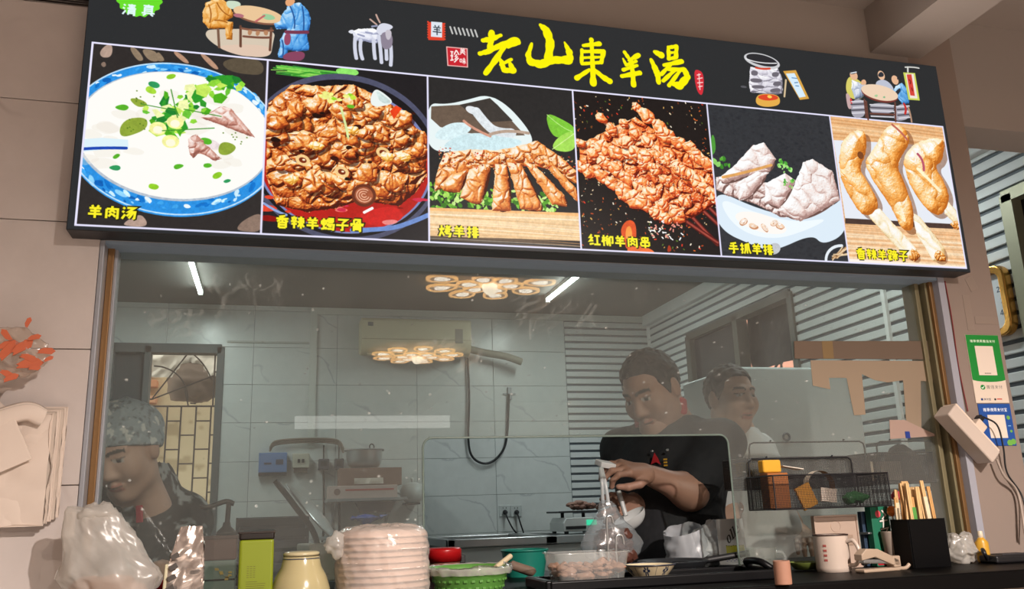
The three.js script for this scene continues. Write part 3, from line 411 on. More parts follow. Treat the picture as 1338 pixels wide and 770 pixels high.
  // 6: spicy mutton trotters
  panel(5, '#eab985', (x0, w, h) => {
    for (let i = 0; i < 40; i++) { const y = T + i * h / 40; line([[x0, y], [x0 + w / 2, y + rr(-3, 6)], [x0 + w, y + 9]], pick(['rgba(196,128,70,.45)', 'rgba(255,222,180,.5)', 'rgba(214,150,92,.5)']), 4); }
    poly([[1702,241],[1850,235],[2042,232],[2044,445],[1705,448]], '#e9edf6'); poly([[1705,446],[2042,443],[2042,456],[1703,460]], '#4d3a34');
    poly([[1703,462],[2042,456],[2046,560],[1696,564]], '#f0c79a'); for (let i = 0; i < 16; i++) { const y = [1844,462][1] + i * 6; line([[x0, y], [x0 + w, y + rr(0, 8)]], pick(['rgba(214,150,96,.5)', 'rgba(255,236,206,.6)']), 3); }
    poly([[1701,549],[2041,555],[2046,562],[1698,569]], '#fff4ea');
    const T3 = [
      [[[1708,299],[1720,248],[1761,207],[1803,206],[1791,274],[1762,311],[1785,346],[1813,407],[1774,437],[1748,432],[1716,372],[1708,341]], [[1769,420],[1809,415],[1898,515],[1896,546],[1860,537],[1776,442]]],
      [[[1785,288],[1825,242],[1865,184],[1918,180],[1933,225],[1898,263],[1876,297],[1893,344],[1908,411],[1896,470],[1862,468],[1844,410],[1798,340],[1785,307]], [[1902,419],[1922,430],[1982,508],[1975,545],[1940,544],[1903,474]]],
      [[[1895,269],[1943,227],[2004,206],[2039,210],[2019,273],[1990,289],[2015,330],[2024,377],[1989,425],[1948,417],[1902,343]], [[1995,377],[2019,386],[2046,421],[2039,459],[1999,416]]]];
    for (const [m, b] of T3) {
      blob(m.map(([x, y]) => [x + 12, y + 10]), 'rgba(120,70,40,.55)');
      blob(b.map(([x, y]) => [x + 8, y + 8]), 'rgba(120,70,40,.5)'); solid(b, { pal: BONE, cell: 30, amp: 3, round: 20, stretch: 3, rot: 0.9, spec: 0.4, seed: 3, lift: 0.6 });
      solid(rough(b[3][0] - 10, b[3][1] - 14, 20, 8, 0.3, 0.9), { pal: TROT, cell: 12, amp: 4, round: 12, spec: 0.5, seed: 5 });
      const sm = []; for (let q = 0; q < m.length; q++) { const A = m[(q + m.length - 1) % m.length], C2 = m[q], D = m[(q + 1) % m.length]; for (const t of [0.25, 0.5, 0.75]) { const P0 = [(A[0] + C2[0]) / 2, (A[1] + C2[1]) / 2], P1 = [(C2[0] + D[0]) / 2, (C2[1] + D[1]) / 2]; sm.push([0, 1].map((k) => (1 - t) * (1 - t) * P0[k] + 2 * t * (1 - t) * C2[k] + t * t * P1[k])); } }
      solid(sm, { pal: TROT, cell: 70, amp: 8, round: 46, stretch: 1.7, rot: 1.1, spec: 1.3, seed: m[0][0], lift: 0.75 });
    }
    line([[1946,259],[1962,274],[1957,302]], '#b9566a', 7); line([[1939,300],[1965,323],[1995,355]], '#fff1c8', 9); line([[1882,183],[1908,202],[1920,221]], '#c26a5a', 6);
    ell(1774.1,276.0,9.0,10.3, 0, '#7a4524');
  });
  // printed photographs are never flat: break the tones up with fine grain
  { const im = c.getImageData(sep[0] | 0, T | 0, (sep[6] - sep[0]) | 0, (B - T) | 0), d = im.data, w = im.width; for (let i = 0, q = 0; i < d.length; i += 4, q++) { const x = q % w, y = (q / w) | 0, k = 0.93 + 0.09 * noise(x * 0.16, y * 0.16, 1) + 0.08 * noise(x * 0.45, y * 0.45, 5); if (d[i] + d[i + 1] + d[i + 2] > 700) continue; for (let j = 0; j < 3; j++) d[i + j] = Math.min(255, d[i + j] * k); } c.putImageData(im, sep[0] | 0, T | 0); }
  // frames of the panels
  c.strokeStyle = '#e9e6ff'; c.lineWidth = 4; c.strokeRect(sep[0], T, sep[6] - sep[0], B - T); for (let k = 1; k < 6; k++) { c.beginPath(); c.moveTo(sep[k], T); c.lineTo(sep[k], B); c.stroke(); }
  // names of the dishes
  const Y = '#fff22a', K = [5, '#20200c'], row = (p, q, names) => { const [[x, y], [x2, y2]] = [p, q], n = names.length, s = (x2 - x) / (n - 1 + 0.92); textRow(c, names, x, y, s * 0.92, s * 0.08, s * 0.155, Y, K); };
  row([32,516], [119,511], ['yang', 'rou', 'tang']);
  row([376,517], [551,519], ['xiang', 'la', 'yang', 'xie', 'zi', 'gu']);
  row([707,518], [794,517], ['kao', 'yang', 'pai']);
  row([1041,521], [1188,522], ['hong', 'liu', 'yang', 'rou', 'chuan']);
  row([1381,523], [1498,523], ['shou', 'zhua', 'yang', 'pai']);
  row([1722,521], [1869,522], ['xiang', 'la', 'yang', 'ti', 'zi']);
  // the brush-written name of the dish house
  const CAL = '#fdf404';
  for (const s of [
    [[835,50,11.5],[832,73,10.6],[829,97,10.6]], [[814,73,8.8],[834,67,10.6],[857,54,6.2]], [[806,107,7.8],[824,100,9.7],[855,80,9.8],[891,64,15.3],[897,68,9.0],[871,83,6.2]], [[867,76,8.0],[843,117,10.6],[817,156,9.6]], [[879,113,6.2],[853,130,6.2]], [[848,109,3.5],[857,124,8.8],[860,143,8.8],[882,140,12.4],[875,122,6.2]],
    [[929,67,5.4],[919,98,9.9],[925,117,13.5]], [[924,114,13.5],[948,118,15.4],[980,103,13.8],[1017,99,16.7]], [[952,16,6.4],[966,28,15.7],[974,58,15.6],[967,105,15.5]], [[1009,54,3.7],[1019,77,12.1],[1021,96,12.1]],
    [[1076,39,8.5],[1076,56,8.5]], [[1055,57,6.6],[1097,47,9.5]], [[1051,69,6.6],[1048,103,7.5]], [[1051,73,6.6],[1105,66,9.5],[1097,97,7.6]], [[1052,89,5.6],[1097,82,5.7]], [[1049,105,6.5],[1097,96,6.6]], [[1076,56,7.6],[1075,119,9.4],[1074,154,13.1]], [[1067,118,6.6],[1033,144,10.2]], [[1078,116,6.6],[1098,133,10.4],[1116,143,11.4]],
    [[1158,62,6.8],[1167,76,7.7]], [[1193,66,10.7],[1167,83,5.8]], [[1153,80,3.8],[1160,96,6.7],[1187,82,6.8]], [[1152,109,7.7],[1189,93,6.8]], [[1147,126,8.6],[1195,112,10.7]], [[1174,81,6.8],[1175,113,8.7],[1175,147,10.6]],
    [[1236,52,7.9],[1253,59,13.9]], [[1225,74,6.9],[1234,97,11.8],[1239,111,11.8],[1240,134,8.8]], [[1273,35,7.0],[1272,66,9.0]], [[1274,36,7.0],[1295,30,8.0],[1291,61,9.0]], [[1275,50,5.0],[1293,46,5.0]], [[1271,67,7.0],[1291,61,7.0]], [[1258,85,6.9],[1307,69,11.1]], [[1276,80,7.0],[1248,111,7.9]], [[1268,95,7.9],[1311,91,10.0],[1317,110,13.0],[1294,136,15.9],[1274,131,7.9]], [[1284,96,7.0],[1251,128,8.8]], [[1298,96,7.0],[1265,139,8.9]]]) brush(s, CAL);
  // green round stamp
  { const [x, y] = [93,63], r = [43,52][0]; c.fillStyle = '#6be02c'; c.beginPath(); for (let i = 0; i <= 96; i++) { const a = i / 96 * 6.283, q = r * (1 + 0.045 * Math.sin(a * 16)); c.lineTo(x + Math.cos(a) * q, y + Math.sin(a) * q); } c.fill(); c.strokeStyle = '#e8ffd8'; c.lineWidth = 2; c.beginPath(); c.arc(x, y, r * 0.55, 3.3, 6.1); c.stroke(); ell(x, y - r * 0.35, r * 0.3, r * 0.2, 0, '#cdeedd'); glyph(c, 'qing', ...[62,79], 27, 27, 3.6, '#e6fbff'); glyph(c, 'zhen', ...[98,76], 27, 27, 3.6, '#e6fbff'); }
  bounds = [0, 0, W, H];
  const robe = (pts, pal, rot = 1.3, cell = 16) => solid(pts, { pal, cell, amp: 3, round: 14, stretch: 2.2, rot, spec: 0.05, seed: 3, lift: 0.3 });
  // painted diners at a round table
  blob([[226,121],[238,117],[364,99],[358,137],[355,170],[295,172],[248,157],[223,135]], '#d8c9b4'); blob([[244,155],[294,145],[350,141],[359,165],[311,173],[275,168]], '#e2c7b2');
  robe([[215,81],[221,57],[246,40],[271,55],[276,82],[264,93],[276,96],[276,136],[264,137],[261,112],[230,116],[218,104]], ['#8a4a12', '#d88a30', '#f0b05a', '#ffdca0'], 1.2); for (const p of [[[227,61],[236,83],[231,102]], [[243,54],[252,76],[272,83]], [[241,96],[252,92],[265,98]]]) line(p, '#a9621e', 2.5);
  blob([[258,47],[282,44],[292,50],[287,62],[267,67]], '#cfe0c8'); for (const [p, col] of [[[[248,116],[252,157]], '#7a5a48'], [[[292,103],[294,150]], '#6b4636'], [[[354,100],[353,152]], '#6b4636'], [[[295,108],[325,111],[357,105]], '#8a5c48'], [[[299,126],[333,126],[353,122]], '#7a4f3e']]) line(p, col, 5);
  for (const p of [[[307,109],[317,110],[313,123],[307,121]], [[323,109],[333,109],[329,122],[323,121]], [[338,107],[349,106],[347,119],[340,118]]]) blob(p, '#b98662');
  ell(327.0,74.3,50.9,18.9, 0.1, '#8a5c48'); ell(326.9,70.6,50.9,18.0, 0.1, '#ecc79a'); ell(287.2,78.6,10.7,4.7, 0, '#b6707c'); blob([[331,68],[355,67],[364,78],[340,83]], '#9fcf9e'); line([[322,88],[339,72]], '#c4696a', 4);
  robe([[375,60],[391,34],[412,31],[431,53],[434,81],[428,105],[433,142],[411,147],[390,147],[387,166],[369,166],[373,121],[385,97],[362,99],[359,88],[372,79]], ['#1c4a8a', '#3f8fdc', '#6cb4f0', '#d0ecff'], 1.5); blob([[379,31],[391,20],[403,27],[395,41],[383,44]], '#e8a878'); for (const p of [[[391,43],[404,70],[401,94]], [[416,40],[422,68],[420,97]], [[377,126],[382,144],[379,163]]]) line(p, '#24589a', 3);
  line([[385,105],[405,104],[428,100]], '#7a3a52', 8); blob([[381,109],[395,107],[394,135],[381,137]], '#9a4a66'); blob([[386,152],[427,145],[421,172],[375,172]], '#8a4662');
  // two goats
  robe([[523,84],[535,77],[565,73],[578,77],[580,101],[574,109],[548,107],[531,107],[526,98]], ['#7c80a0', '#c2c6dc', '#eef0fa', '#ffffff'], 0.3); blob([[512,89],[520,82],[527,83],[524,94]], '#e6e8f2'); blob([[572,78],[583,57],[604,58],[613,65],[602,74],[589,83],[583,91]], '#dadcea');
  for (const p of [[[529,102],[527,126],[532,150]], [[541,106],[538,130],[545,150]], [[569,102],[569,126],[572,146]], [[580,91],[584,120],[586,154]], [[596,118],[597,145]], [[606,112],[608,136],[606,158]]]) line(p, '#d5d8e8', 8);
  blob([[583,86],[595,77],[606,81],[611,92],[609,114],[596,123],[586,117]], '#8f8596'); blob([[593,75],[604,71],[609,80],[604,98],[596,97]], '#c9c2cc'); for (const p of [[[575,63],[567,57],[561,52]], [[582,57],[577,48],[574,39]]]) line(p, '#c9a79a', 4); for (const p of [[[565,69],[576,66]], [[552,85],[565,86]], [[535,92],[548,95]]]) line(p, '#9a9fbe', 4);
  // small seals
  { const p = [[689,42],[726,40],[725,84],[689,87]]; poly(p, '#e2452e'); for (let i = 0; i < 7; i++) for (const k of [0, 1]) ell(p[k][0] * 0 + (p[0][0] + (k ? p[1][0] - p[0][0] : 0)), p[0][1] + i * 6.4, 2.4, 2.4, 0, '#e2452e'); poly([[696,40],[721,39],[720,77],[695,78]], '#dfe8f2'); glyph(c, 'yang', ...[698,47], 22, 26, 2.6, '#39424c'); }
  for (let i = 0; i < 7; i++) line([[0, 0], [5, 16]].map(([a, b]) => { const q = [739,48]; return [q[0] + i * 9.5 + a, q[1] + b + i * 0.2]; }), '#c9c9c6', 4);
  { const p = [[729,98],[778,97],[778,145],[731,146]]; poly(p, '#f2b9b4'); poly(p.map(([x, y], i) => [x + (i === 0 || i === 3 ? 2.5 : -2.5), y + (i < 2 ? 2.5 : -2.5)]), '#c92430'); glyph(c, 'zhenzhu', ...[737,103], 22, 34, 3, '#fff4ee'); glyph(c, 'mei', ...[759,98], 15, 17, 2, '#fff4ee'); glyph(c, 'wei', ...[759,121], 15, 17, 2, '#fff4ee'); }
  blob([[1336,92],[1344,86],[1361,94],[1358,134],[1351,157],[1340,149],[1335,121]], '#d8303c'); for (const p of [[[1343,102],[1352,99]], [[1343,112],[1356,108]], [[1342,123],[1356,120]], [[1348,98],[1347,140]], [[1344,133],[1354,130]]]) line(p, '#fbdad6', 2.4);
  // brick-stove pot and board
  robe([[1491,61],[1529,65],[1568,58],[1578,90],[1571,128],[1526,135],[1483,132],[1482,100]], ['#5a5662', '#a8a4b0', '#dcd8e4', '#ffffff'], 0.2); for (const p of [[[1492,72],[1511,72],[1509,86],[1490,87]], [[1487,94],[1520,93],[1519,104],[1486,106]], [[1488,113],[1523,110],[1525,119],[1489,123]], [[1550,71],[1570,69],[1568,82],[1548,85]], [[1550,98],[1574,93],[1571,107],[1548,110]], [[1539,118],[1567,112],[1569,123],[1538,129]]]) blob(p, '#6f6a74');
  ell(1525.5,43.3,49.7,20.2, 0.12, '#cfcfd2'); ell(1525.7,41.1,43.2,14.9, 0.12, '#2c2c30'); line([[1481,42],[1512,53],[1566,45]], '#e8e8ea', 3); line([[1506,64],[1523,67],[1545,62]], '#d8462e', 5);
  blob([[1496,146],[1510,134],[1554,131],[1565,142],[1560,161],[1522,170],[1495,165]], '#e8b04e'); blob([[1498,146],[1515,135],[1554,133],[1562,144],[1524,153]], '#e04a2a'); ell(1535.3,139.8,6.4,4.2, 0, '#ffd45a'); ell(1466.2,120.2,8.4,3.1, 0, '#5a5a60');
  poly([[1582,65],[1619,58],[1647,134],[1620,140]], '#dca64a'); poly([[1589,71],[1614,67],[1638,129],[1619,134]], '#d8efff'); line([[1587,89],[1577,135]], '#d8c09a', 5); for (const p of [[[1605,81],[1619,81]], [[1611,94],[1620,92]], [[1613,102],[1621,102]]]) line(p, '#5a8ab8', 2.5);
  // four painted guests round a table
  blob([[1764,70],[1777,57],[1797,63],[1815,78],[1810,115],[1782,123],[1765,119],[1757,98]], '#d9cf6a'); robe([[1779,68],[1799,72],[1823,86],[1804,115],[1780,121],[1775,91]], ['#4a5266', '#8e9ab4', '#c6cfe0', '#ffffff'], 1.3); ell(1787.6,54.5,11.5,13.1, 0, '#e8b894'); blob([[1778,46],[1789,36],[1799,41],[1796,48],[1778,53]], '#30343c'); line([[1780,49],[1797,44]], '#e8eef2', 3);
  blob([[1756,104],[1769,113],[1770,149],[1757,153],[1755,131]], '#c9a9a8'); line([[1769,124],[1771,138]], '#d83a3a', 6); blob([[1806,68],[1818,61],[1824,69],[1818,81],[1808,81]], '#e8b48e'); blob([[1797,83],[1828,74],[1824,97],[1800,105]], '#b8c4d8');
  ell(1871.4,45.4,10.6,13.3, 0, '#ecbf9c'); blob([[1861,44],[1873,33],[1881,41],[1877,49],[1863,51]], '#30343c'); blob([[1850,66],[1873,55],[1893,62],[1907,83],[1885,91],[1850,86]], '#bfc4d4');
  ell(1911.8,54.2,10.7,13.3, 0, '#e8b894'); robe([[1909,71],[1932,60],[1947,78],[1944,118],[1922,123],[1908,99],[1889,104]], ['#1c4a7a', '#3f86c4', '#6cb0ea', '#d0ecff'], 1.3); blob([[1895,101],[1924,72],[1925,86],[1900,107]], '#2c3038'); line([[1922,44],[1921,50]], '#2c3038', 4);
  for (const p of [[[1770,124],[1809,118],[1807,170],[1762,177]], [[1823,127],[1898,123],[1893,151],[1820,161]], [[1903,125],[1941,119],[1942,163],[1883,175]]]) { blob(p, '#a9a6b2'); for (let i = 0; i < 5; i++) line([p[0], p[1]].map(([x, y]) => [x + rr(-3, 3), y + 6 + i * 8]), i % 2 ? '#55525c' : '#d8d6de', 4); }
  ell(1858.2,98.7,54.8,24.0, 0.08, '#7a3a34'); ell(1858.8,95.4,54.8,21.8, 0.08, '#f0d4b8'); blob([[1838,106],[1853,100],[1849,111]], '#a8cf9a'); blob([[1864,108],[1874,103],[1873,111]], '#7fba8a'); for (const p of [[[1814,125],[1812,175]], [[1901,120],[1894,173]], [[1809,120],[1807,170]], [[1821,158],[1892,154]]]) line(p, '#6b4238', 5);
  line([[1928,120],[1935,133],[1927,148]], '#c9322e', 6); line([[1940,130],[1944,152],[1943,170]], '#b9937a', 5);
  poly([[1941,29],[1978,27],[1979,106],[1944,107]], '#cfd85e'); poly([[1948,32],[1973,30],[1973,101],[1950,102]], '#f3e6dc'); poly([[1951,34],[1966,32],[1966,94],[1952,94]], '#d8463a'); line([[1956,49],[1962,50],[1958,60]], '#7a1f1a', 3); line([[1960,72],[1961,80]], '#7a1f1a', 3); line([[1950,13],[1972,9],[1993,11]], '#d8d8d2', 4); line([[1958,12],[1956,26]], '#d8d8d2', 5);
}
{
  const t = thing('menu_light_box', 'long black light box sign with six lit food photographs and yellow brush lettering', 'sign', [(SIGN.x0 + SIGN.x1) / 2, SIGN.y0, 0]);
  const w = SIGN.x1 - SIGN.x0, h = SIGN.y1 - SIGN.y0;
  part(t, 'casing', rb(-w / 2, w / 2, 0, h, 0.001, SIGN.z - 0.001, 0.002), mat(0x1d1e22, 0.45)).userData.label = 'black metal casing';
  const art = canvasTex(2048, 567, drawSign), g = new THREE.PlaneGeometry(w - 0.004, h - 0.004);
  part(t, 'lit_sign_face', g, mat(0x060606, 0.35, { emissive: 0xffffff, emissiveIntensity: 1.0, emissiveMap: art, specularIntensity: 0.3 }), [0, h / 2, SIGN.z]).userData.label = 'backlit printed face with dish photographs, names and painted diners';
  const l = new THREE.RectAreaLight(new THREE.Color(1, 0.93, 0.88), 2.4, w, h * 0.7); l.position.set((SIGN.x0 + SIGN.x1) / 2, SIGN.y0 + h * 0.37, SIGN.z + 0.003); l.lookAt((SIGN.x0 + SIGN.x1) / 2, SIGN.y0 + h * 0.37, 5); scene.add(l);
}

// ---------------------------------------------------------------- fittings of the kitchen
// adds a part whose geometry is written in world coordinates to a thing that stands at its own base
function wp(t, name, geo, m, label) { const p = t.position; const o = part(t, name, geo.translate(-p.x, -p.y, -p.z), m); if (label) o.userData.label = label; return o; }
const steel = mat(0xb9bcbd, 0.28, { metalness: 0.9 }), dullSteel = mat(0x8f9496, 0.45, { metalness: 0.5 }), blackPlastic = mat(0x16171a, 0.45), darkFrame = mat(0x55595a, 0.6), whitePlastic = mat(0xd9dad6, 0.4), cream = mat(0xc6c0a4, 0.5);
// barred window in the back wall
{
  const w = struct('window_2', 'barred kitchen window with a dark shutter beside it', 'window'), z = KZ - 0.05, B = BW;
  part(w, 'window_frame', merge([bx(B.x0, B.x1, B.y1 - 0.045, B.y1 + 0.02, z - 0.04, KZ + 0.02), bx(B.x0 - 0.02, B.x0 + 0.02, B.y0, B.y1, z - 0.04, KZ + 0.02), bx(B.x1 - 0.03, B.x1 + 0.02, B.y0, B.y1, z - 0.04, KZ + 0.02), bx(-0.9, -0.86, B.y0, B.y1, z - 0.04, KZ + 0.02), bx(B.x0, B.x1, B.y0 - 0.02, B.y0 + 0.03, z - 0.04, KZ + 0.02)]), darkFrame);
  part(w, 'shutter', bx(B.x0 + 0.02, -0.9, B.y0 + 0.03, B.y1 - 0.045, z - 0.01, z + 0.01), mat(0x41464a, 0.6)).userData.label = 'dark grey shutter panel';
  const iron = mat(0x4a3c36, 0.7), g = z - 0.035, bar = (a, b, r = 0.0055) => part(w, 'grille_bar', rod([...a, g], [...b, g], r, 6), iron);
  const y = 2.0647, x = [-0.8365, -0.7376, -0.6455, -0.5445, -0.4436, -0.3808];
  bar([-0.87, y], [-0.4, y], 0.007); for (const k of x.slice(0, 5)) bar([k, B.y0], [k, y], 0.0065); bar([x[4] + 0.01, y], [x[4] + 0.01, B.y1], 0.0065);
  for (let k = 0; k < 5; k++) for (let j = 0; j < 8; j++) { const yy = y - 0.105 - (k % 2 ? 0 : 0.1) - j * 0.2; if (yy > B.y0 + 0.03) bar([x[k], yy], [x[k + 1], yy]); }
  const O = [-0.8472, 2.1137], ray = (a, r0, r1) => bar([O[0] + Math.cos(a) * r0, O[1] + Math.sin(a) * r0], [O[0] + Math.cos(a) * r1, O[1] + Math.sin(a) * r1]);
  ray(0.98, 0, 0.39); ray(0.4, 0, 0.45); ray(-0.1, 0.26, 0.3); bar([-0.87, O[1] + 0.005], [O[0], O[1]]); bar([-0.6323, 2.1965], [-0.5992, y]);
  for (const [r, a0, a1] of [[0.24, 1.57, -0.05], [0.42, 1.05, 0.35]]) part(w, 'grille_arc', tube(Array.from({ length: 9 }, (_, i) => { const a = a0 + (a1 - a0) * i / 8; return [O[0] + Math.cos(a) * r, O[1] + Math.sin(a) * r, g]; }), 0.0055, 24, 6), iron);
  bar([x[4] + 0.01, y + 0.25], [-0.4, y + 0.25]);
  // the yard behind it
  const yard = struct('wall_yard', 'sunlit beige yard wall behind the barred window', 'wall', bx(-2.6, 1.0, 0.0, 3.1, KZ - 1.35, KZ - 1.2), mat(0xffffff, 0.9, { map: dataTex(128, 128, (u, v) => { const k = fbm(u * 8, v * 8, 2), d = fbm(u * 20, v * 20, 6) > 0.68 ? -34 : 0; return [214 + k * 26 + d, 196 + k * 24 + d, 160 + k * 24 + d]; }) }));
  const brickM = [mat(0xc98a63, 0.85), mat(0xd9a27c, 0.85), mat(0xe0c2a6, 0.85)], bg = new RoundedBoxGeometry(0.23, 0.056, 0.1, 1, 0.006);
  for (let i = 0; i < 34; i++) for (let c = 0; c < 2; c++) part(yard, 'brick', bg, brickM[(i * 7 + c * 3) % 3], [-1.12 - c * 0.24 + (i % 2 ? 0.06 : 0), 0.6 + i * 0.066, KZ - 1.16]);
  part(yard, 'ledge', bx(-2.6, 1.0, 0, 0.02, KZ - 1.2, KZ - 0.15), mat(0x9a9284, 0.9));
  const bundle = new THREE.SphereGeometry(0.2, 28, 20); bundle.scale(1.15, 0.8, 0.8); crumple(bundle, 0.1, 7, 3);
  const bt = thing('hanging_bundle', 'dark brown bundle under crumpled film hanging in the yard outside the barred window', 'bundle', [-0.626,2.3585,-5.4]);
  part(bt, 'sack', bundle, mat(0x6b5a4e, 0.7)); const film = new THREE.PlaneGeometry(0.62, 0.34, 26, 16); crumple(film, 0.16, 6, 9); part(bt, 'film', film, mat(0xd8d0c4, 0.3, { side: THREE.DoubleSide }), [-0.02, 0.2, 0.1]);
  part(bt, 'cord', rod([0, 0.1, 0], [0, 1.0, 0], 0.006), iron);
}
// window in the slatted side wall
{
  const w = struct('window_3', 'dark framed window in the slatted wall with a rail outside', 'window'), R = RW1, X = KX1, zm = -3.08;
  part(w, 'window_frame', merge([bx(X - 0.02, X + 0.06, R.y1 - 0.03, R.y1 + 0.02, R.z0, R.z1), bx(X - 0.02, X + 0.06, R.y0 - 0.02, R.y0 + 0.03, R.z0, R.z1), bx(X - 0.02, X + 0.06, R.y0, R.y1, R.z0 - 0.02, R.z0 + 0.05), bx(X - 0.02, X + 0.06, R.y0, R.y1, R.z1 - 0.03, R.z1 + 0.02), bx(X - 0.02, X + 0.06, R.y0, R.y1, zm - 0.03, zm + 0.03)]), mat(0x4c4b43, 0.5));
  part(w, 'dark_pane', bx(X + 0.02, X + 0.028, R.y0 + 0.02, R.y1 - 0.02, R.z0 + 0.04, zm - 0.02), mat(0x0f161e, 0.2)).userData.label = 'dark blue tinted pane';
  const aw = new THREE.PlaneGeometry(0.84, 0.4, 20, 10); aw.rotateY(-Math.PI / 2); crumple(aw, 0.07, 9, 4); part(w, 'awning', aw, mat(0x202226, 0.85, { side: THREE.DoubleSide }), [X + 0.12, R.y1 - 0.17, (zm + R.z1) / 2]).userData.label = 'sagging dark awning cloth';
  for (let i = 0; i < 4; i++) part(w, 'rail_bar', rod([X + 0.15, R.y0, zm + 0.08 + i * 0.16], [X + 0.15, 2.2, zm + 0.08 + i * 0.16], 0.008), mat(0x5a4540, 0.7));
  for (const [a, b] of [[0.25, 0.5], [0.6, 0.42]]) part(w, 'rail_scroll', tube(Array.from({ length: 8 }, (_, i) => [X + 0.15, 1.85 + 0.3 * i / 7, zm + a + 0.1 * Math.sin(i * 0.9 * b * 2)]), 0.009, 24, 6), mat(0x5a4540, 0.7));
  struct('wall_outside', 'pink painted house wall outside the side window', 'wall', bx(X + 1.5, X + 1.6, 0, 4.5, KZ - 1, 0.4), mat(0xe6a28c, 0.85));
  const w4 = struct('window_4', 'dark window with a pale metal frame in the slatted wall behind the pillar', 'window'), Q = RW2;
  part(w4, 'window_frame', merge([bx(X - 0.03, X + 0.06, Q.y1 - 0.03, Q.y1 + 0.02, Q.z0, Q.z1), bx(X - 0.03, X + 0.06, Q.y0, Q.y1, Q.z0 - 0.01, Q.z0 + 0.05), bx(X - 0.03, X + 0.06, Q.y0, Q.y1, Q.z1 - 0.03, Q.z1)]), mat(0x8c8a74, 0.45, { metalness: 0.4 }));
  part(w4, 'dark_pane', bx(X + 0.02, X + 0.028, Q.y0, Q.y1 - 0.02, Q.z0 + 0.04, Q.z1 - 0.02), mat(0x151922, 0.15));
}
// wall clock on the slatted wall
{
  const t = thing('wall_clock', 'rounded square wall clock with a gold rim beside the pillar', 'clock', [KX1 - 0.008, 2.05, -0.98]); t.rotation.y = -Math.PI / 2;
  const f = roundRect(-0.145, 0.145, -0.145, 0.145, 0.05), h = new THREE.Path(roundRect(-0.125, 0.125, -0.125, 0.125, 0.04).getPoints(10)); f.holes.push(h);
  part(t, 'rim', new THREE.ExtrudeGeometry(f, { depth: 0.03, bevelEnabled: true, bevelSize: 0.006, bevelThickness: 0.006, bevelSegments: 3, curveSegments: 10 }), mat(0xd7a052, 0.22, { metalness: 0.85 }), [0, 0, 0.006]);
  const face = canvasTex(256, 256, (c) => { c.fillStyle = '#cfd3d8'; c.fillRect(0, 0, 256, 256); c.fillStyle = '#4a5160'; c.font = 'bold 34px sans-serif'; c.textAlign = 'center'; c.textBaseline = 'middle'; for (let k = 1; k <= 12; k++) { const a = k * Math.PI / 6; c.fillText(String(k), 128 + Math.sin(a) * 98, 128 - Math.cos(a) * 98); } });
  part(t, 'dial', new THREE.PlaneGeometry(0.262, 0.262), mat(0xffffff, 0.3, { map: face }), [0, 0, 0.014]).userData.label = 'pale dial with grey numerals';
  for (const [a, L] of [[0.9, 0.06], [2.6, 0.09]]) part(t, 'hand', bx(-0.003, 0.003, 0, L, 0.016, 0.018), blackPlastic, [0, 0, 0], [0, 0, -a]);
}
// air conditioner
{
  const x0 = 0.5986, x1 = 1.4097, y0 = 2.4177, y1 = 2.6756;
  const t = thing('air_conditioner', 'yellowed wall air conditioner high on the marble tiled wall', 'air conditioner', [(x0 + x1) / 2, y0, KZ + 0.115]), w = (x1 - x0) / 2, h = y1 - y0;
  const s = new THREE.Shape(); s.moveTo(-0.1, 0.03); s.lineTo(0.02, 0); s.quadraticCurveTo(0.1, 0.02, 0.11, 0.1); s.lineTo(0.11, h - 0.02); s.quadraticCurveTo(0.1, h, 0.08, h); s.lineTo(-0.1, h);
  const g = new THREE.ExtrudeGeometry(s, { depth: w * 2, bevelEnabled: true, bevelSize: 0.006, bevelThickness: 0.006, bevelSegments: 2 }); g.rotateY(-Math.PI / 2); g.translate(w, 0, 0);
  part(t, 'housing', g, cream);
  part(t, 'air_flap', rb(-w + 0.04, w - 0.1, 0.012, 0.022, 0.04, 0.12, 0.003), mat(0xb5ae92, 0.5), [0, 0, 0], [0.25, 0, 0]);
  part(t, 'display', rb(w - 0.12, w - 0.06, 0.08, h - 0.07, 0.112, 0.118, 0.003), mat(0x8f8b80, 0.3)); part(t, 'badge', rb(-w + 0.04, -w + 0.08, h - 0.06, h - 0.03, 0.114, 0.119, 0.002), mat(0x6d716f, 0.5));
  part(t, 'panel_seam', bx(-w, w, 0.1, 0.104, 0.113, 0.1185), mat(0x9b957d, 0.6));
  part(t, 'pipe', tube([[w, 0.06, 0], [w + 0.14, 0.03, 0.0], [w + 0.3, 0.0, 0.02], [w + 0.42, -0.04, 0.02]], 0.028, 24, 10), mat(0x8d8b7c, 0.8)).userData.label = 'lagged refrigerant pipe';
}
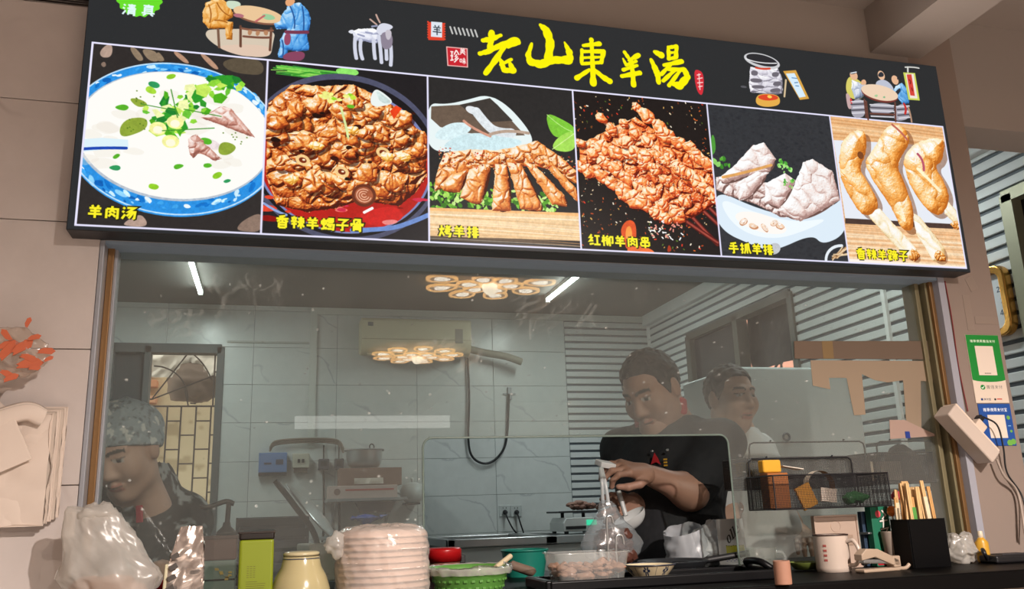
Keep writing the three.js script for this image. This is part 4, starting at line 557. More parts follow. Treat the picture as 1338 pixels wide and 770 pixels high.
// cable trunking on the tiles and the hanging black cable
{
  const x = 0.2604, y = 2.7422, yb = 1.8923;
  part(wk, 'cable_trunking', bx(x - 0.025, x + 0.025, 1.7547, y, KZ, KZ + 0.02), mat(0xc3c8c2, 0.5)); part(wk, 'cable_trunking', bx(x - 0.025, 2.963, y, y + 0.05, KZ, KZ + 0.02), mat(0xc3c8c2, 0.5)); part(wk, 'cable_trunking', bx(-0.35, x - 0.03, 2.5268 - 0.01, 2.5268 + 0.004, KZ, KZ + 0.012), mat(0xb2b6b0, 0.5));
  single('black_cable', 'black cable looping down the marble tiled wall from the air conditioner', 'cable', tube([[1.4267,2.4219,-4.47], [1.4321,2.1132,-4.47], [1.4193,1.7942,-4.47], [1.4519,1.6625,-4.47], [1.5514,1.6154,-4.47], [1.6545,1.6707,-4.47], [1.719,1.8025,-4.47], [1.7486,2.1434,-4.47]], 0.009, 80, 8), blackPlastic);
  const p = thing('cable_end_box', 'small grey junction piece at the end of the looping black cable', 'junction box', [1.7567,2.1475,-4.5]); part(p, 'body', rb(-0.016, 0.016, -0.05, 0.05, 0, 0.03, 0.004), dullSteel); part(p, 'flange', bx(-0.05, 0.05, -0.008, 0.004, 0, 0.012), dullSteel);
}
// two sockets with plugs
for (const [px, lab, X, Y] of [[0, 'white wall socket with a black plug, beside the one nearer the scale', 1.6913, 1.2634], [1, 'white wall socket with a black plug, the one nearer the scale', 1.7809, 1.2605]]) {
  const t = thing('wall_socket', lab, 'socket', [X, Y, KZ], 0, 'sockets above the sink bench');
  part(t, 'plate', rb(-0.043, 0.043, -0.043, 0.043, 0, 0.009, 0.004), mat(0xb9bfbe, 0.4));
  for (const s of [-1, 1]) part(t, 'slot', bx(s * 0.012 - 0.002, s * 0.012 + 0.002, 0.016, 0.028, 0.009, 0.0098), blackPlastic);
  const q = thing('plug_and_cord', px ? 'black plug with a short cord, in the socket nearer the scale' : 'black plug with a curving cord, in the other socket above the sink bench', 'plug', [X, Y - 0.01, KZ + 0.01], 0, 'plugs above the sink bench');
  part(q, 'plug', lathe([[0, 0.04], [0.014, 0.036], [0.019, 0.015], [0.016, 0], [0, 0]], 14).rotateX(Math.PI / 2), blackPlastic);
  part(q, 'cord', tube(px ? [[0, 0, 0.03], [0.01, -0.06, 0.05], [0.035, -0.14, 0.05], [0.06, -0.21, 0.04]] : [[0, 0, 0.03], [0.01, -0.05, 0.05], [0.06, -0.14, 0.05], [0.13, -0.2, 0.05]], 0.006, 30, 6), blackPlastic);
}
// stainless sink bench
{
  const t = thing('sink_bench', 'long stainless sink bench under the wall sockets', 'sink', [1.95, 0, -3.95]), y = 1.1;
  wp(t, 'rim', merge([rb(1.05, 2.92, y - 0.05, y, -3.5, -3.44, 0.006), rb(1.05, 2.92, y - 0.05, y, -4.41, -4.36, 0.006), rb(1.05, 1.1, y - 0.05, y, -4.41, -3.44, 0.006), rb(1.68, 1.76, y - 0.05, y, -4.41, -3.44, 0.006), rb(2.0, 2.92, y - 0.05, y - 0.002, -4.41, -3.44, 0.006)]), steel);
  for (const [a, b] of [[1.1, 1.68], [1.76, 2.0]]) wp(t, 'basin', merge([bx(a, b, y - 0.25, y - 0.24, -4.36, -3.5), bx(a, a + 0.006, y - 0.25, y - 0.05, -4.36, -3.5), bx(b - 0.006, b, y - 0.25, y - 0.05, -4.36, -3.5), bx(a, b, y - 0.25, y - 0.05, -4.36, -4.354), bx(a, b, y - 0.25, y - 0.05, -3.506, -3.5)]), dullSteel);
  for (const [a, b] of [[1.07, 2.0], [2.02, 2.9]]) wp(t, 'front_panel', rb(a, b, 0.12, y - 0.055, -3.5, -3.48, 0.004), mat(0xc8ccc9, 0.5)); for (const x of [1.08, 2.0, 2.88]) for (const z of [-4.38, -3.52]) wp(t, 'leg', bx(x - 0.02, x + 0.02, 0, y - 0.05, z - 0.02, z + 0.02), steel);
}
// weighing scale with meat on its pan
{
  const t = thing('weighing_scale', 'electronic scale with a glowing green display on the sink bench', 'scale', [1.9904, 1.1, -3.75]);
  const s = new THREE.Shape(); s.moveTo(-0.13, 0); s.lineTo(0.13, 0); s.lineTo(0.13, 0.02); s.lineTo(0.07, 0.08); s.lineTo(-0.11, 0.08); s.lineTo(-0.13, 0.05); const g = new THREE.ExtrudeGeometry(s, { depth: 0.3, bevelEnabled: true, bevelSize: 0.004, bevelThickness: 0.004, bevelSegments: 1 }); g.translate(0, 0.02, -0.15);
  part(t, 'body', g, mat(0xc7ccca, 0.45)); part(t, 'pan', rb(-0.16, 0.14, 0.135, 0.148, -0.14, 0.14, 0.004), mat(0x2b2f31, 0.4)); for (const a of [-0.09, 0.06]) part(t, 'pan_post', rod([a, 0.1, 0.0], [a, 0.136, 0.0], 0.012), blackPlastic);
  part(t, 'keypad', bx(-0.12, 0.02, 0.03, 0.05, 0.153, 0.158), blackPlastic); const d = bx(-0.035, 0.035, -0.017, 0.017, 0, 0.004);
  part(t, 'display_screen', d, mat(0x06281a, 0.3, { emissive: new THREE.Color(0.05, 0.75, 0.4), emissiveIntensity: 0.9 }), [0.06, 0.07, 0.156]).userData.label = 'glowing green display';
  for (const [a, b] of [[-0.11, 0.13], [0.11, 0.13], [-0.11, -0.13], [0.11, -0.13]]) part(t, 'foot', rod([a, 0, b], [a, 0.02, b], 0.015), blackPlastic);
  const pile = []; for (let i = 0; i < 26; i++) { const q = new THREE.IcosahedronGeometry(rr(0.018, 0.03), 1); q.scale(1.3, 0.7, 1); crumple(q, 0.015, 40, i); q.translate(rr(-0.02, 0.12), 0.165 + rr(0, 0.035), rr(-0.08, 0.08)); pile.push(q); }
  const m = single('meat_on_scale', 'small heap of cooked meat on the pan of the scale', 'meat', merge(pile), mat(0x8d6a5c, 0.6), [t.position.x, 1.1, -3.75]); m.userData.kind = 'stuff';
}
// wall shelf with a pot and boxes
{
  const z = -4.3, sx0 = 0.36, sx1 = 0.9, sy = 1.3794, t = thing('wall_shelf', 'steel wall shelf holding boxes and a pot beside the wall boxes', 'shelf', [(sx0 + sx1) / 2, sy, KZ]);
  wp(t, 'shelf_board', rb(sx0, sx1, sy - 0.02, sy, KZ, -4.1, 0.003), dullSteel); for (const x of [sx0 + 0.06, sx1 - 0.1]) wp(t, 'bracket', merge([bx(x - 0.008, x + 0.008, sy - 0.2, sy - 0.02, KZ, KZ + 0.015), rod([x, sy - 0.19, KZ + 0.01], [x, sy - 0.02, -4.15], 0.008)]), dullSteel);
  const b1 = thing('flat_carton', 'flat white and red printed carton on the wall shelf', 'box', [0.6, sy, -4.2]); part(b1, 'carton', rb(-0.235, 0.235, 0, 0.085, -0.1, 0.08, 0.003), mat(0xb7a39c, 0.8)); part(b1, 'print', bx(-0.12, 0.21, 0.05, 0.062, 0.0801, 0.081), mat(0xa8483e, 0.8)); part(b1, 'round_mark', new THREE.CylinderGeometry(0.022, 0.022, 0.002, 20).rotateX(Math.PI / 2), mat(0x6e5148, 0.8), [-0.175, 0.045, 0.081]);
  const b2 = thing('brown_carton', 'brown cardboard carton stacked on the flat printed carton', 'box', [0.66, sy + 0.085, -4.25]); part(b2, 'carton', rb(-0.22, 0.21, 0, 0.12, -0.09, 0.09, 0.003), mat(0x7a5a4a, 0.85)); part(b2, 'torn_flap', crumple(new THREE.PlaneGeometry(0.2, 0.04, 14, 3), 0.03, 20, 2), mat(0xc8bcb0, 0.8, { side: THREE.DoubleSide }), [-0.02, 0.03, 0.105]);
  const p = thing('cooking_pot', 'shiny steel pot with a loop lid knob on the brown carton', 'pot', [0.6206, sy + 0.205, -4.27]);
  part(p, 'body', lathe([[0, 0], [0.09, 0.002], [0.115, 0.03], [0.125, 0.07], [0.125, 0.125], [0.132, 0.128], [0.128, 0.132], [0.12, 0.128], [0.12, 0.07], [0, 0.01]], 36), steel); part(p, 'rim', new THREE.TorusGeometry(0.135, 0.006, 6, 36).rotateX(Math.PI / 2), dullSteel, [0, 0.128, 0]); part(p, 'knob', new THREE.TorusGeometry(0.02, 0.005, 6, 20), blackPlastic, [0.05, 0.15, 0.02], [0, 0.6, 0]); part(p, 'lid', lathe([[0, 0.012], [0.06, 0.01], [0.12, 0]], 30), dullSteel, [0, 0.128, 0]);
  const br = thing('black_tray', 'black oblong tray hanging under the wall shelf', 'tray', [0.69, 1.2766, -4.2]); part(br, 'body', new THREE.CylinderGeometry(0.19, 0.14, 0.075, 4, 1, false, Math.PI / 4).scale(1, 1, 0.5), mat(0x2c3032, 0.6), [0, 0.04, 0]);
  const bl = thing('blue_bag', 'crumpled blue plastic bag between two black trays below the wall shelf', 'bag', [0.6148, 1.2081, -4.07]); part(bl, 'film', crumple(new THREE.SphereGeometry(0.08, 24, 16).scale(1.2, 0.4, 0.7), 0.06, 16, 2), mat(0x2f4d9a, 0.35), [0, 0.04, 0]); part(bl, 'knot', crumple(new THREE.ConeGeometry(0.02, 0.06, 10), 0.02, 30), mat(0x2f4d9a, 0.35), [0.12, 0.05, 0.02], [0, 0, -1.3]);
  const tr = thing('black_tray', 'wide black tray below the blue bag beside the sink bench', 'tray', [0.7695, 1.1308, -4.2]); part(tr, 'body', rb(-0.16, 0.14, 0, 0.06, -0.1, 0.1, 0.012), mat(0x25292b, 0.6)); part(tr, 'lip', rb(-0.17, 0.15, 0.055, 0.065, -0.11, 0.11, 0.004), mat(0x25292b, 0.6));
  const rk = thing('steel_rack', 'steel rack carrying the trays below the wall shelf', 'rack', [0.62, 0, -4.25]); for (const [x, zz] of [[0.3, -4.4], [0.98, -4.4], [0.3, -4.08], [0.98, -4.08]]) wp(rk, 'post', rod([x, 0, zz], [x, 1.1308, zz], 0.012), dullSteel); for (const y of [1.1308, 0.7]) wp(rk, 'shelf_board', rb(0.28, 1.0, y - 0.018, y, -4.42, -4.06, 0.003), dullSteel); 
  // kettle
  const k = thing('white_kettle', 'round white kettle on a bracket beside the shelf', 'kettle', [0.9708, 1.3429, -4.33]); part(k, 'body', lathe([[0, 0], [0.05, 0], [0.085, 0.04], [0.09, 0.08], [0.07, 0.125], [0.03, 0.14], [0, 0.142]], 30), mat(0xc3c9c8, 0.3)); part(k, 'lid_knob', lathe([[0, 0], [0.008, 0], [0.01, 0.02], [0.014, 0.03], [0, 0.036]], 14), whitePlastic, [0, 0.14, 0]); part(k, 'spout', tube([[-0.07, 0.06, 0], [-0.11, 0.08, 0], [-0.13, 0.11, 0]], 0.012, 12, 8), mat(0xc3c9c8, 0.3)); part(k, 'handle', tube([[0.06, 0.12, 0], [0.12, 0.1, 0], [0.11, 0.03, 0]], 0.008, 16, 8).scale(0.6, 1, 1), mat(0xc3c9c8, 0.3)); part(k, 'wall_bracket', bx(-0.05, 0.05, -0.014, 0, -0.18, 0.04), blackPlastic);
}
// boxes on the wall
{
  const wb = (name, label, x0, x1, y0, y1, m, f) => { const t = thing(name, label, 'wall box', [(x0 + x1) / 2, y0, KZ]); part(t, 'body', rb(-(x1 - x0) / 2, (x1 - x0) / 2, 0, y1 - y0, 0, 0.08, 0.006), m); f(t, (x1 - x0) / 2, y1 - y0); return t; };
  wb('blue_control_box', 'blue control box on the tiled wall next to the beige switch box', -0.0986, 0.0947, 1.5785, 1.717, mat(0x4f78ad, 0.5), (t, w, h) => { part(t, 'window', bx(0.02, 0.07, h * 0.4, h * 0.65, 0.08, 0.084), mat(0x26344c, 0.3)); part(t, 'plate', bx(-0.06, -0.01, h * 0.4, h * 0.5, 0.08, 0.083), mat(0x26344c, 0.3)); part(t, 'cover_edge', bx(-w, w, -0.02, 0.0, 0.0, 0.06), darkFrame); });
  wb('beige_switch_box', 'beige switch box between the blue box and the dark meters', 0.1316, 0.2484, 1.6067, 1.7088, mat(0xb3b1a2, 0.5), (t, w, h) => { for (const s of [-1, 1]) part(t, 'switch', bx(s * 0.015 - 0.008, s * 0.015 + 0.008, h * 0.35, h * 0.6, 0.08, 0.09), blackPlastic); part(t, 'lower_cover', bx(-w * 0.8, w * 0.8, -0.03, 0, 0, 0.05), mat(0x7a6f63, 0.6)); });
  for (const [a, lab] of [[421, 'dark meter under a loose wire bundle beside the beige switch box'], [442, 'dark meter half hidden behind the steel pot']]) wb('dark_meter', lab, a === 421 ? 0.3126 : 0.4258, a === 421 ? 0.3879 : 0.4909, 1.5925, 1.6681, mat(0x40444c, 0.5), (t, w, h) => { part(t, 'dial', bx(-w * 0.6, w * 0.6, h * 0.3, h * 0.8, 0.08, 0.083), blackPlastic); part(t, 'lead', tube([[0, 0, 0.04], [0.005, -0.12, 0.03], [0.01, -0.4, 0.03], [0.0, -0.5, 0.03]], 0.008, 20, 6), blackPlastic); part(t, 'top_lead', tube([[0, h, 0.03], [0, h + 0.05, 0.02], [0, h + 0.1, 0.02]], 0.006, 8, 6), blackPlastic); });
  single('wire_bundle', 'brownish bundle of wires arching over the wall boxes', 'wires', merge([0, 1, 2].map((k) => tube([[-0.0286,1.7288,-4.46], [0.0224,1.7765,-4.46], [0.2508,1.79,-4.46], [0.4405,1.7768,-4.46], [0.4906,1.7103,-4.46]].map(([x, y, z]) => [x, y + k * 0.012, z + k * 0.006]), 0.008, 40, 6))), mat(0x7b6e60, 0.7));
}
// crate and a tray lid propped against it
{
  const cr = thing('dark_crate', 'dark grey slatted plastic crate behind the yellow tin', 'crate', [0.0085, 0.95, -2.75]), m = mat(0x4a5258, 0.6);
  for (let i = 0; i < 6; i++) part(cr, 'slat', rb(-0.17, 0.17, i * 0.055, i * 0.055 + 0.04, 0.14, 0.15, 0.003), m); for (const s of [-1, 1]) part(cr, 'end_wall', rb(s * 0.17 - 0.006, s * 0.17 + 0.006, 0, 0.32, -0.15, 0.15, 0.003), m); part(cr, 'floor_panel', bx(-0.17, 0.17, 0, 0.01, -0.15, 0.15), m); part(cr, 'back_wall', bx(-0.17, 0.17, 0, 0.32, -0.15, -0.14), m);
  const tb = thing('prep_table', 'low grey steel prep table under the dark crate', 'table', [0.1724, 0, -2.6]); part(tb, 'tabletop', rb(-0.7, 0.45, 0.91, 0.95, -0.35, 0.35, 0.004), dullSteel); for (const [x, z] of [[-0.65, -0.3], [0.4, -0.3], [-0.65, 0.3], [0.4, 0.3]]) part(tb, 'leg', rod([x, 0, z], [x, 0.91, z], 0.018), steel);
  const ld = thing('pot_lid', 'steel pot lid tilted on its edge beside the dark crate', 'lid', [0.1971, 0.97, -2.35]); ld.rotation.set(0, 0.3, 0);
  part(ld, 'lid', lathe([[0, 0.03], [0.08, 0.026], [0.19, 0.004], [0.2, 0], [0.2, -0.006], [0, 0.02]], 40), steel, [0, 0.3, 0], [0.45, 0, -0.75]); part(ld, 'prop', tube([[-0.2, 0.46, 0.02], [-0.1, 0.34, 0.02], [0.0, 0.2, 0.02], [0.03, 0.0, 0.02]], 0.014, 20, 6), darkFrame); part(ld, 'stand', rb(-0.05, 0.2, 0, 0.17, -0.1, 0.08, 0.01), mat(0xa9a79a, 0.6));
}
// fridge behind the second man
{
  const t = thing('white_fridge', 'tall white fridge behind the man in the white shirt', 'fridge', [2.33, 0, -1.75]), y = 1.8622;
  part(t, 'body', rb(-0.31, 0.33, 0.06, y, -0.3, 0.2, 0.012), mat(0xb9c2c2, 0.4)); part(t, 'door', rb(-0.31, 0.33, 0.08, y, 0.205, 0.25, 0.014), mat(0xc2cbcb, 0.35)); part(t, 'hinge_ring', new THREE.TorusGeometry(0.016, 0.005, 8, 20), mat(0x55606a, 0.5), [-0.09, 1.5409, 0.254]); for (const x of [-0.26, 0.28]) part(t, 'foot', rod([x, 0, 0.1], [x, 0.06, 0.1], 0.02), blackPlastic);
}

// ---------------------------------------------------------------- things on and around the counter
const filmClear = mat(0xf3f0ea, 0.22, { transmission: 0.72, thickness: 0, side: THREE.DoubleSide }), filmMilky = mat(0xe6e2dc, 0.3, { transmission: 0.66, thickness: 0, side: THREE.DoubleSide }), clearPlastic = mat(0xf2f4f2, 0.12, { transmission: 0.86, thickness: 0, side: THREE.DoubleSide }), woodStick = mat(0xd9b27c, 0.7), whiteWarm = mat(0xdcd2c6, 0.45);
// a slack plastic bag: pinched at the top, sagging at the bottom
function bagGeo(w, h, d, amp, freq, sd, neck = 0.3, lean = 0, ys = 0.6) {
  const g = new THREE.SphereGeometry(1, 56, 44), p = g.attributes.position;
  for (let i = 0; i < p.count; i++) {
    const x = p.getX(i), y = p.getY(i), z = p.getZ(i), t = (y + 1) / 2, r = Math.sqrt(Math.max(1e-6, 1 - y * y)), k = (t < 0.35 ? Math.pow(t / 0.35, 0.35) : 1 - (1 - neck) * Math.pow((t - 0.35) / 0.65, 1.15)) / Math.max(r, 0.25) * Math.min(1, r / 0.25);
    p.setXYZ(i, x * k * w / 2 + lean * t * t, t * h, z * k * d / 2);
  }
  g.computeVertexNormals(); return crumple(g, amp, freq, sd, ys);
}
// clear bag beside the brass post
{
  const t = thing('plastic_bag', 'slack milky plastic bag on the counter beside the brass window post', 'bag', [-0.2858, LEDGE, 0.13]), y = 1.2856 - LEDGE;
  part(t, 'film', crumple(bagGeo(0.2, y, 0.12, 0.04, 15, 4, 0.4, -0.05, 0.35), 0.008, 40, 2, 0.4), filmMilky); part(t, 'folded_top', crumple(new THREE.SphereGeometry(0.032, 24, 18).scale(1.2, 0.7, 0.8), 0.02, 40, 5), filmMilky, [-0.035, y - 0.012, 0.01]); part(t, 'contents', crumple(new THREE.SphereGeometry(0.06, 24, 16).scale(1.1, 0.6, 0.7), 0.03, 20, 1), mat(0xc9a590, 0.6), [-0.01, 0.045, 0]);
}
// silver pouch
{
  const t = thing('silver_pouch', 'crumpled silver foil pouch standing beside the plastic bag', 'pouch', [-0.1655, LEDGE, 0.1]), h = 1.2449 - LEDGE;
  const g = new THREE.BoxGeometry(0.075, h, 0.035, 12, 30, 6), p = g.attributes.position; for (let i = 0; i < p.count; i++) { const t2 = p.getY(i) / h + 0.5, k = 1 - 0.45 * t2 * t2; p.setXYZ(i, p.getX(i) * k + 0.012 * t2, p.getY(i), p.getZ(i) * (1 - 0.85 * t2 * t2)); } g.computeVertexNormals(); crumple(g, 0.012, 45, 3); g.translate(0, h / 2, 0);
  part(t, 'foil', g, mat(0xd3c6bd, 0.22, { metalness: 0.75 })); for (let i = 0; i < 5; i++) part(t, 'print_mark', rb(-0.03, -0.014, 0, 0.01, 0, 0.002, 0.0008), mat(0x4c4642, 0.5), [0.002 * i, 0.03 + i * 0.02, 0.0215], [0, 0, 0.5]); part(t, 'pale_edge', rb(-0.036, -0.03, 0.005, h * 0.55, -0.004, 0.018, 0.002), mat(0xcfc6a6, 0.5), [0, 0, 0], [0, 0, -0.05]);
  const r = thing('red_lid_jar', 'small glossy red cap behind the silver pouch', 'cap', [-0.22, LEDGE, -0.02]); part(r, 'cap', lathe([[0, 0.055], [0.018, 0.055], [0.022, 0.05], [0.022, 0.028], [0, 0.028]], 24), mat(0xb01a1e, 0.25)); part(r, 'jar', lathe([[0, 0], [0.024, 0], [0.026, 0.01], [0.024, 0.028], [0, 0.028]], 24), mat(0x7a2a24, 0.3));
}
// mill with an iron crank on a wooden box, inside the glass
{
  const x = -0.1155, t = thing('crank_box', 'brown wooden box with a dark iron crank on top behind the silver pouch', 'crank box', [x, LEDGE, -0.24]), w = -0.0774 - x, yt = 1.2204 - LEDGE;
  part(t, 'lower_box', rb(-w, w, 0, yt - 0.055, -0.05, 0.05, 0.003), mat(0x6b7c74, 0.6)); part(t, 'groove', bx(-w - 0.0005, w + 0.0005, yt - 0.1, yt - 0.096, -0.0505, 0.0505), blackPlastic); part(t, 'upper_box', rb(-w - 0.002, w + 0.002, yt - 0.055, yt, -0.052, 0.052, 0.004), mat(0x5a352a, 0.5)); part(t, 'lid_band', rb(-w - 0.004, w + 0.004, yt - 0.008, yt, -0.054, 0.054, 0.002), mat(0x49291f, 0.5));
  const iron = mat(0x2a2624, 0.5, { metalness: 0.4 }); part(t, 'crank_base', lathe([[0, 0], [0.024, 0], [0.022, 0.008], [0.01, 0.02], [0.008, 0.03], [0, 0.03]], 20), iron, [w * 0.35, yt, 0]); part(t, 'crank_post', rod([w * 0.35, yt, 0], [w * 0.42, yt + 0.075, 0], 0.0065), iron); part(t, 'crank_arm', tube([[w * 0.42 + 0.012, yt + 0.072, 0], [w * 0.2, yt + 0.078, 0], [-w * 0.8, yt + 0.066, 0.01], [-w * 1.3, yt + 0.07, 0.012]], 0.006, 20, 8), iron); for (let i = 0; i < 9; i++) part(t, 'yellow_fleck', rb(-0.004, 0.004, 0, 0.004, 0, 0.0015, 0.0006), mat(0xb79a4a, 0.6), [rr(-0.01, w - 0.01), yt - 0.075 - rr(0, 0.03), 0.0502]);
}
// yellow tea tin
{
  const x0 = -0.0593, x1 = 0.0068, h = 1.2299 - LEDGE, w = (x1 - x0) / 2, t = thing('yellow_tin', 'tall yellow-green tin with a black lid beside the cream vase', 'tin', [(x0 + x1) / 2, LEDGE, 0.12]);
  const print = canvasTex(128, 256, (c, W, H) => { c.fillStyle = '#7d8a16'; c.fillRect(0, 0, W, H); c.fillStyle = '#5d5a1c'; for (let r = 0; r < 6; r++) for (let k = 0; k < 3; k++) c.fillRect(24 + k * 14, 96 + r * 9, 10, 2.4); for (let r = 0; r < 9; r++) c.fillRect(22, 160 + r * 9, 50 + (r * 37) % 40, 2.2); });
  part(t, 'body', rb(-w, w, 0, h - 0.014, -0.03, 0.03, 0.006, 3), mat(0x7d8a16, 0.35)); part(t, 'printed_front', new THREE.PlaneGeometry(w * 2 - 0.012, h - 0.03), mat(0xffffff, 0.4, { map: print }), [0, (h - 0.014) / 2, 0.0304]); part(t, 'lid', rb(-w - 0.001, w + 0.001, h - 0.016, h, -0.031, 0.031, 0.005, 3), mat(0x1b1512, 0.35)); part(t, 'lid_rim', rb(-w - 0.0025, w + 0.0025, h - 0.004, h + 0.001, -0.0325, 0.0325, 0.002), mat(0x2c2420, 0.35));
}
// cream vase
{
  const h = 1.1861 - LEDGE, t = thing('cream_vase', 'glossy cream ceramic jug with a grey-rimmed neck between tin and foam bowls', 'jug', [0.0614, LEDGE, 0.12]);
  part(t, 'body', lathe([[0, 0], [0.045, 0], [0.056, 0.01], [0.058, 0.03], [0.05, 0.055], [0.04, h * 0.72], [0.036, h * 0.9], [0.036, h - 0.008], [0.03, h - 0.008], [0.03, h * 0.8], [0, h * 0.7]], 40), mat(0xb3a67c, 0.18)); part(t, 'lid', lathe([[0, h + 0.003], [0.03, h + 0.002], [0.036, h - 0.001], [0.036, h - 0.008], [0, h - 0.008]], 36), mat(0xbdb18c, 0.2)); part(t, 'rim_band', new THREE.TorusGeometry(0.0362, 0.0014, 6, 40).rotateX(Math.PI / 2), mat(0x55575a, 0.3), [0, h - 0.012, 0]);
}
// foam bowls stacked in a film sleeve
{
  const x0 = 0.1319, x1 = 0.3233, h = 1.2265 - LEDGE, R = (x1 - x0) / 2, t = thing('wrapped_foam_bowls', 'pile of white foam bowls wrapped in crinkled clear film', 'foam bowls', [(x0 + x1) / 2, LEDGE, 0.1]), foam = mat(0xdccdc6, 0.6);
  const n = 11, bh = h / (n + 0.4); const bg = lathe([[0, bh * 1.1], [R * 0.55, bh * 1.12], [R * 0.86, bh * 0.95], [R * 0.93, bh * 0.5], [R * 0.98, bh * 0.2], [R * 0.97, bh * 0.04], [R * 0.9, 0.001], [0, 0.001]], 40); for (let i = 0; i < n; i++) part(t, 'foam_bowl', bg, foam, [rr(-0.003, 0.003), i * bh, rr(-0.003, 0.003)]);
  const f = lathe([[R * 1.0, 0.0], [R * 1.03, 0.02], [R * 1.02, h * 0.6], [R * 1.0, h * 0.9], [R * 0.85, h * 1.03], [R * 0.4, h * 1.06], [0.001, h * 1.06]], 64); const fg = new THREE.LatheGeometry(new THREE.SplineCurve([[R * 1.0, 0.0], [R * 1.03, 0.02], [R * 1.02, h * 0.6], [R * 1.0, h * 0.9], [R * 0.82, h * 1.03], [R * 0.4, h * 1.07], [0.002, h * 1.06]].map(([a, b]) => new THREE.Vector2(a, b))).getPoints(50), 90); crumple(fg, 0.01, 30, 8); part(t, 'film_sleeve', fg, mat(0xf2e6dd, 0.2, { transmission: 0.62, thickness: 0, side: THREE.DoubleSide }));
  part(t, 'film_gather', crumple(new THREE.SphereGeometry(0.03, 22, 16).scale(0.9, 0.8, 0.8), 0.02, 40, 2), filmClear, [-R * 1.02, h * 0.8, 0.03]);
}
// red tub and teal container behind the notch
{
  const t = thing('red_tub', 'small red plastic tub behind the green bowl', 'tub', [0.4333, LEDGE, -0.3]), h = 1.1676 - LEDGE; part(t, 'body', lathe([[0, 0], [0.04, 0], [0.042, h - 0.03], [0, h - 0.03]], 30), mat(0x8a5a4e, 0.35)); part(t, 'lid', lathe([[0, h], [0.042, h], [0.046, h - 0.006], [0.046, h - 0.034], [0, h - 0.034]], 30), mat(0xb5161a, 0.3)); part(t, 'tab', rb(0.04, 0.055, h - 0.04, h - 0.02, -0.01, 0.01, 0.002), blackPlastic);
  const c = thing('teal_container', 'teal green plastic container behind the clear tub of meat', 'container', [0.6559, LEDGE, -0.32]), ch = 1.1518 - LEDGE; const g = new THREE.CylinderGeometry(0.062, 0.05, ch, 32, 1, true); part(c, 'wall', g.translate(0, ch / 2, 0), mat(0x1c7a6a, 0.4, { side: THREE.DoubleSide })); part(c, 'rim', new THREE.TorusGeometry(0.062, 0.003, 6, 40).rotateX(Math.PI / 2), mat(0x1c7a6a, 0.4), [0, ch, 0]); part(c, 'bottom', new THREE.CylinderGeometry(0.05, 0.05, 0.004, 32), mat(0x1c7a6a, 0.4), [0, 0.002, 0]);
}
// green basket bowl with film and a wooden handle
{
  const x0 = 0.3265, x1 = 0.5075, R = (x1 - x0) / 2, h = 1.1385 - LEDGE, t = thing('green_bowl', 'light green plastic bowl lined with clear film in front of the notch', 'bowl', [(x0 + x1) / 2, LEDGE, 0.08]), gm = mat(0x568a3c, 0.4, { side: THREE.DoubleSide });
  part(t, 'wall', lathe([[0, 0.003], [R * 0.7, 0.002], [R * 0.74, 0], [R * 0.78, 0.006], [R * 0.95, h - 0.004], [R, h], [R * 0.98, h + 0.002], [R * 0.92, h - 0.006], [R * 0.74, 0.008], [0, 0.006]], 48), gm); const dim = new RoundedBoxGeometry(0.008, 0.005, 0.003, 1, 0.001); for (let r = 0; r < 3; r++) for (let k = 0; k < 30; k++) { const a = k / 30 * 6.283 + r * 0.1, q = R * (0.82 + 0.055 * r); part(t, 'raised_dot', dim, gm, [Math.sin(a) * q, 0.014 + r * h * 0.27, Math.cos(a) * q], [0, a, 0]); }
  part(t, 'film_liner', crumple(lathe([[R * 1.02, h * 0.75], [R * 1.05, h * 0.95], [R * 1.0, h + 0.006], [R * 0.9, h - 0.01], [R * 0.4, h * 0.5], [0.001, h * 0.45]], 60), 0.014, 34, 6), filmClear);
  single('wooden_spoon_handle', 'pale wooden handle leaning on the rim of the green bowl', 'handle', rod([0.4817,1.1335,0.06], [0.5263,1.1543,0.02], 0.006, 10), mat(0xc9b896, 0.6)); single('dried_bone', 'brown bone end lying behind the rim of the green bowl', 'bone', crumple(new THREE.CapsuleGeometry(0.011, 0.045, 6, 14).rotateZ(1.2), 0.006, 60, 2), mat(0x6e5a4c, 0.7), [0.5719,1.1221,-0.05]);
}
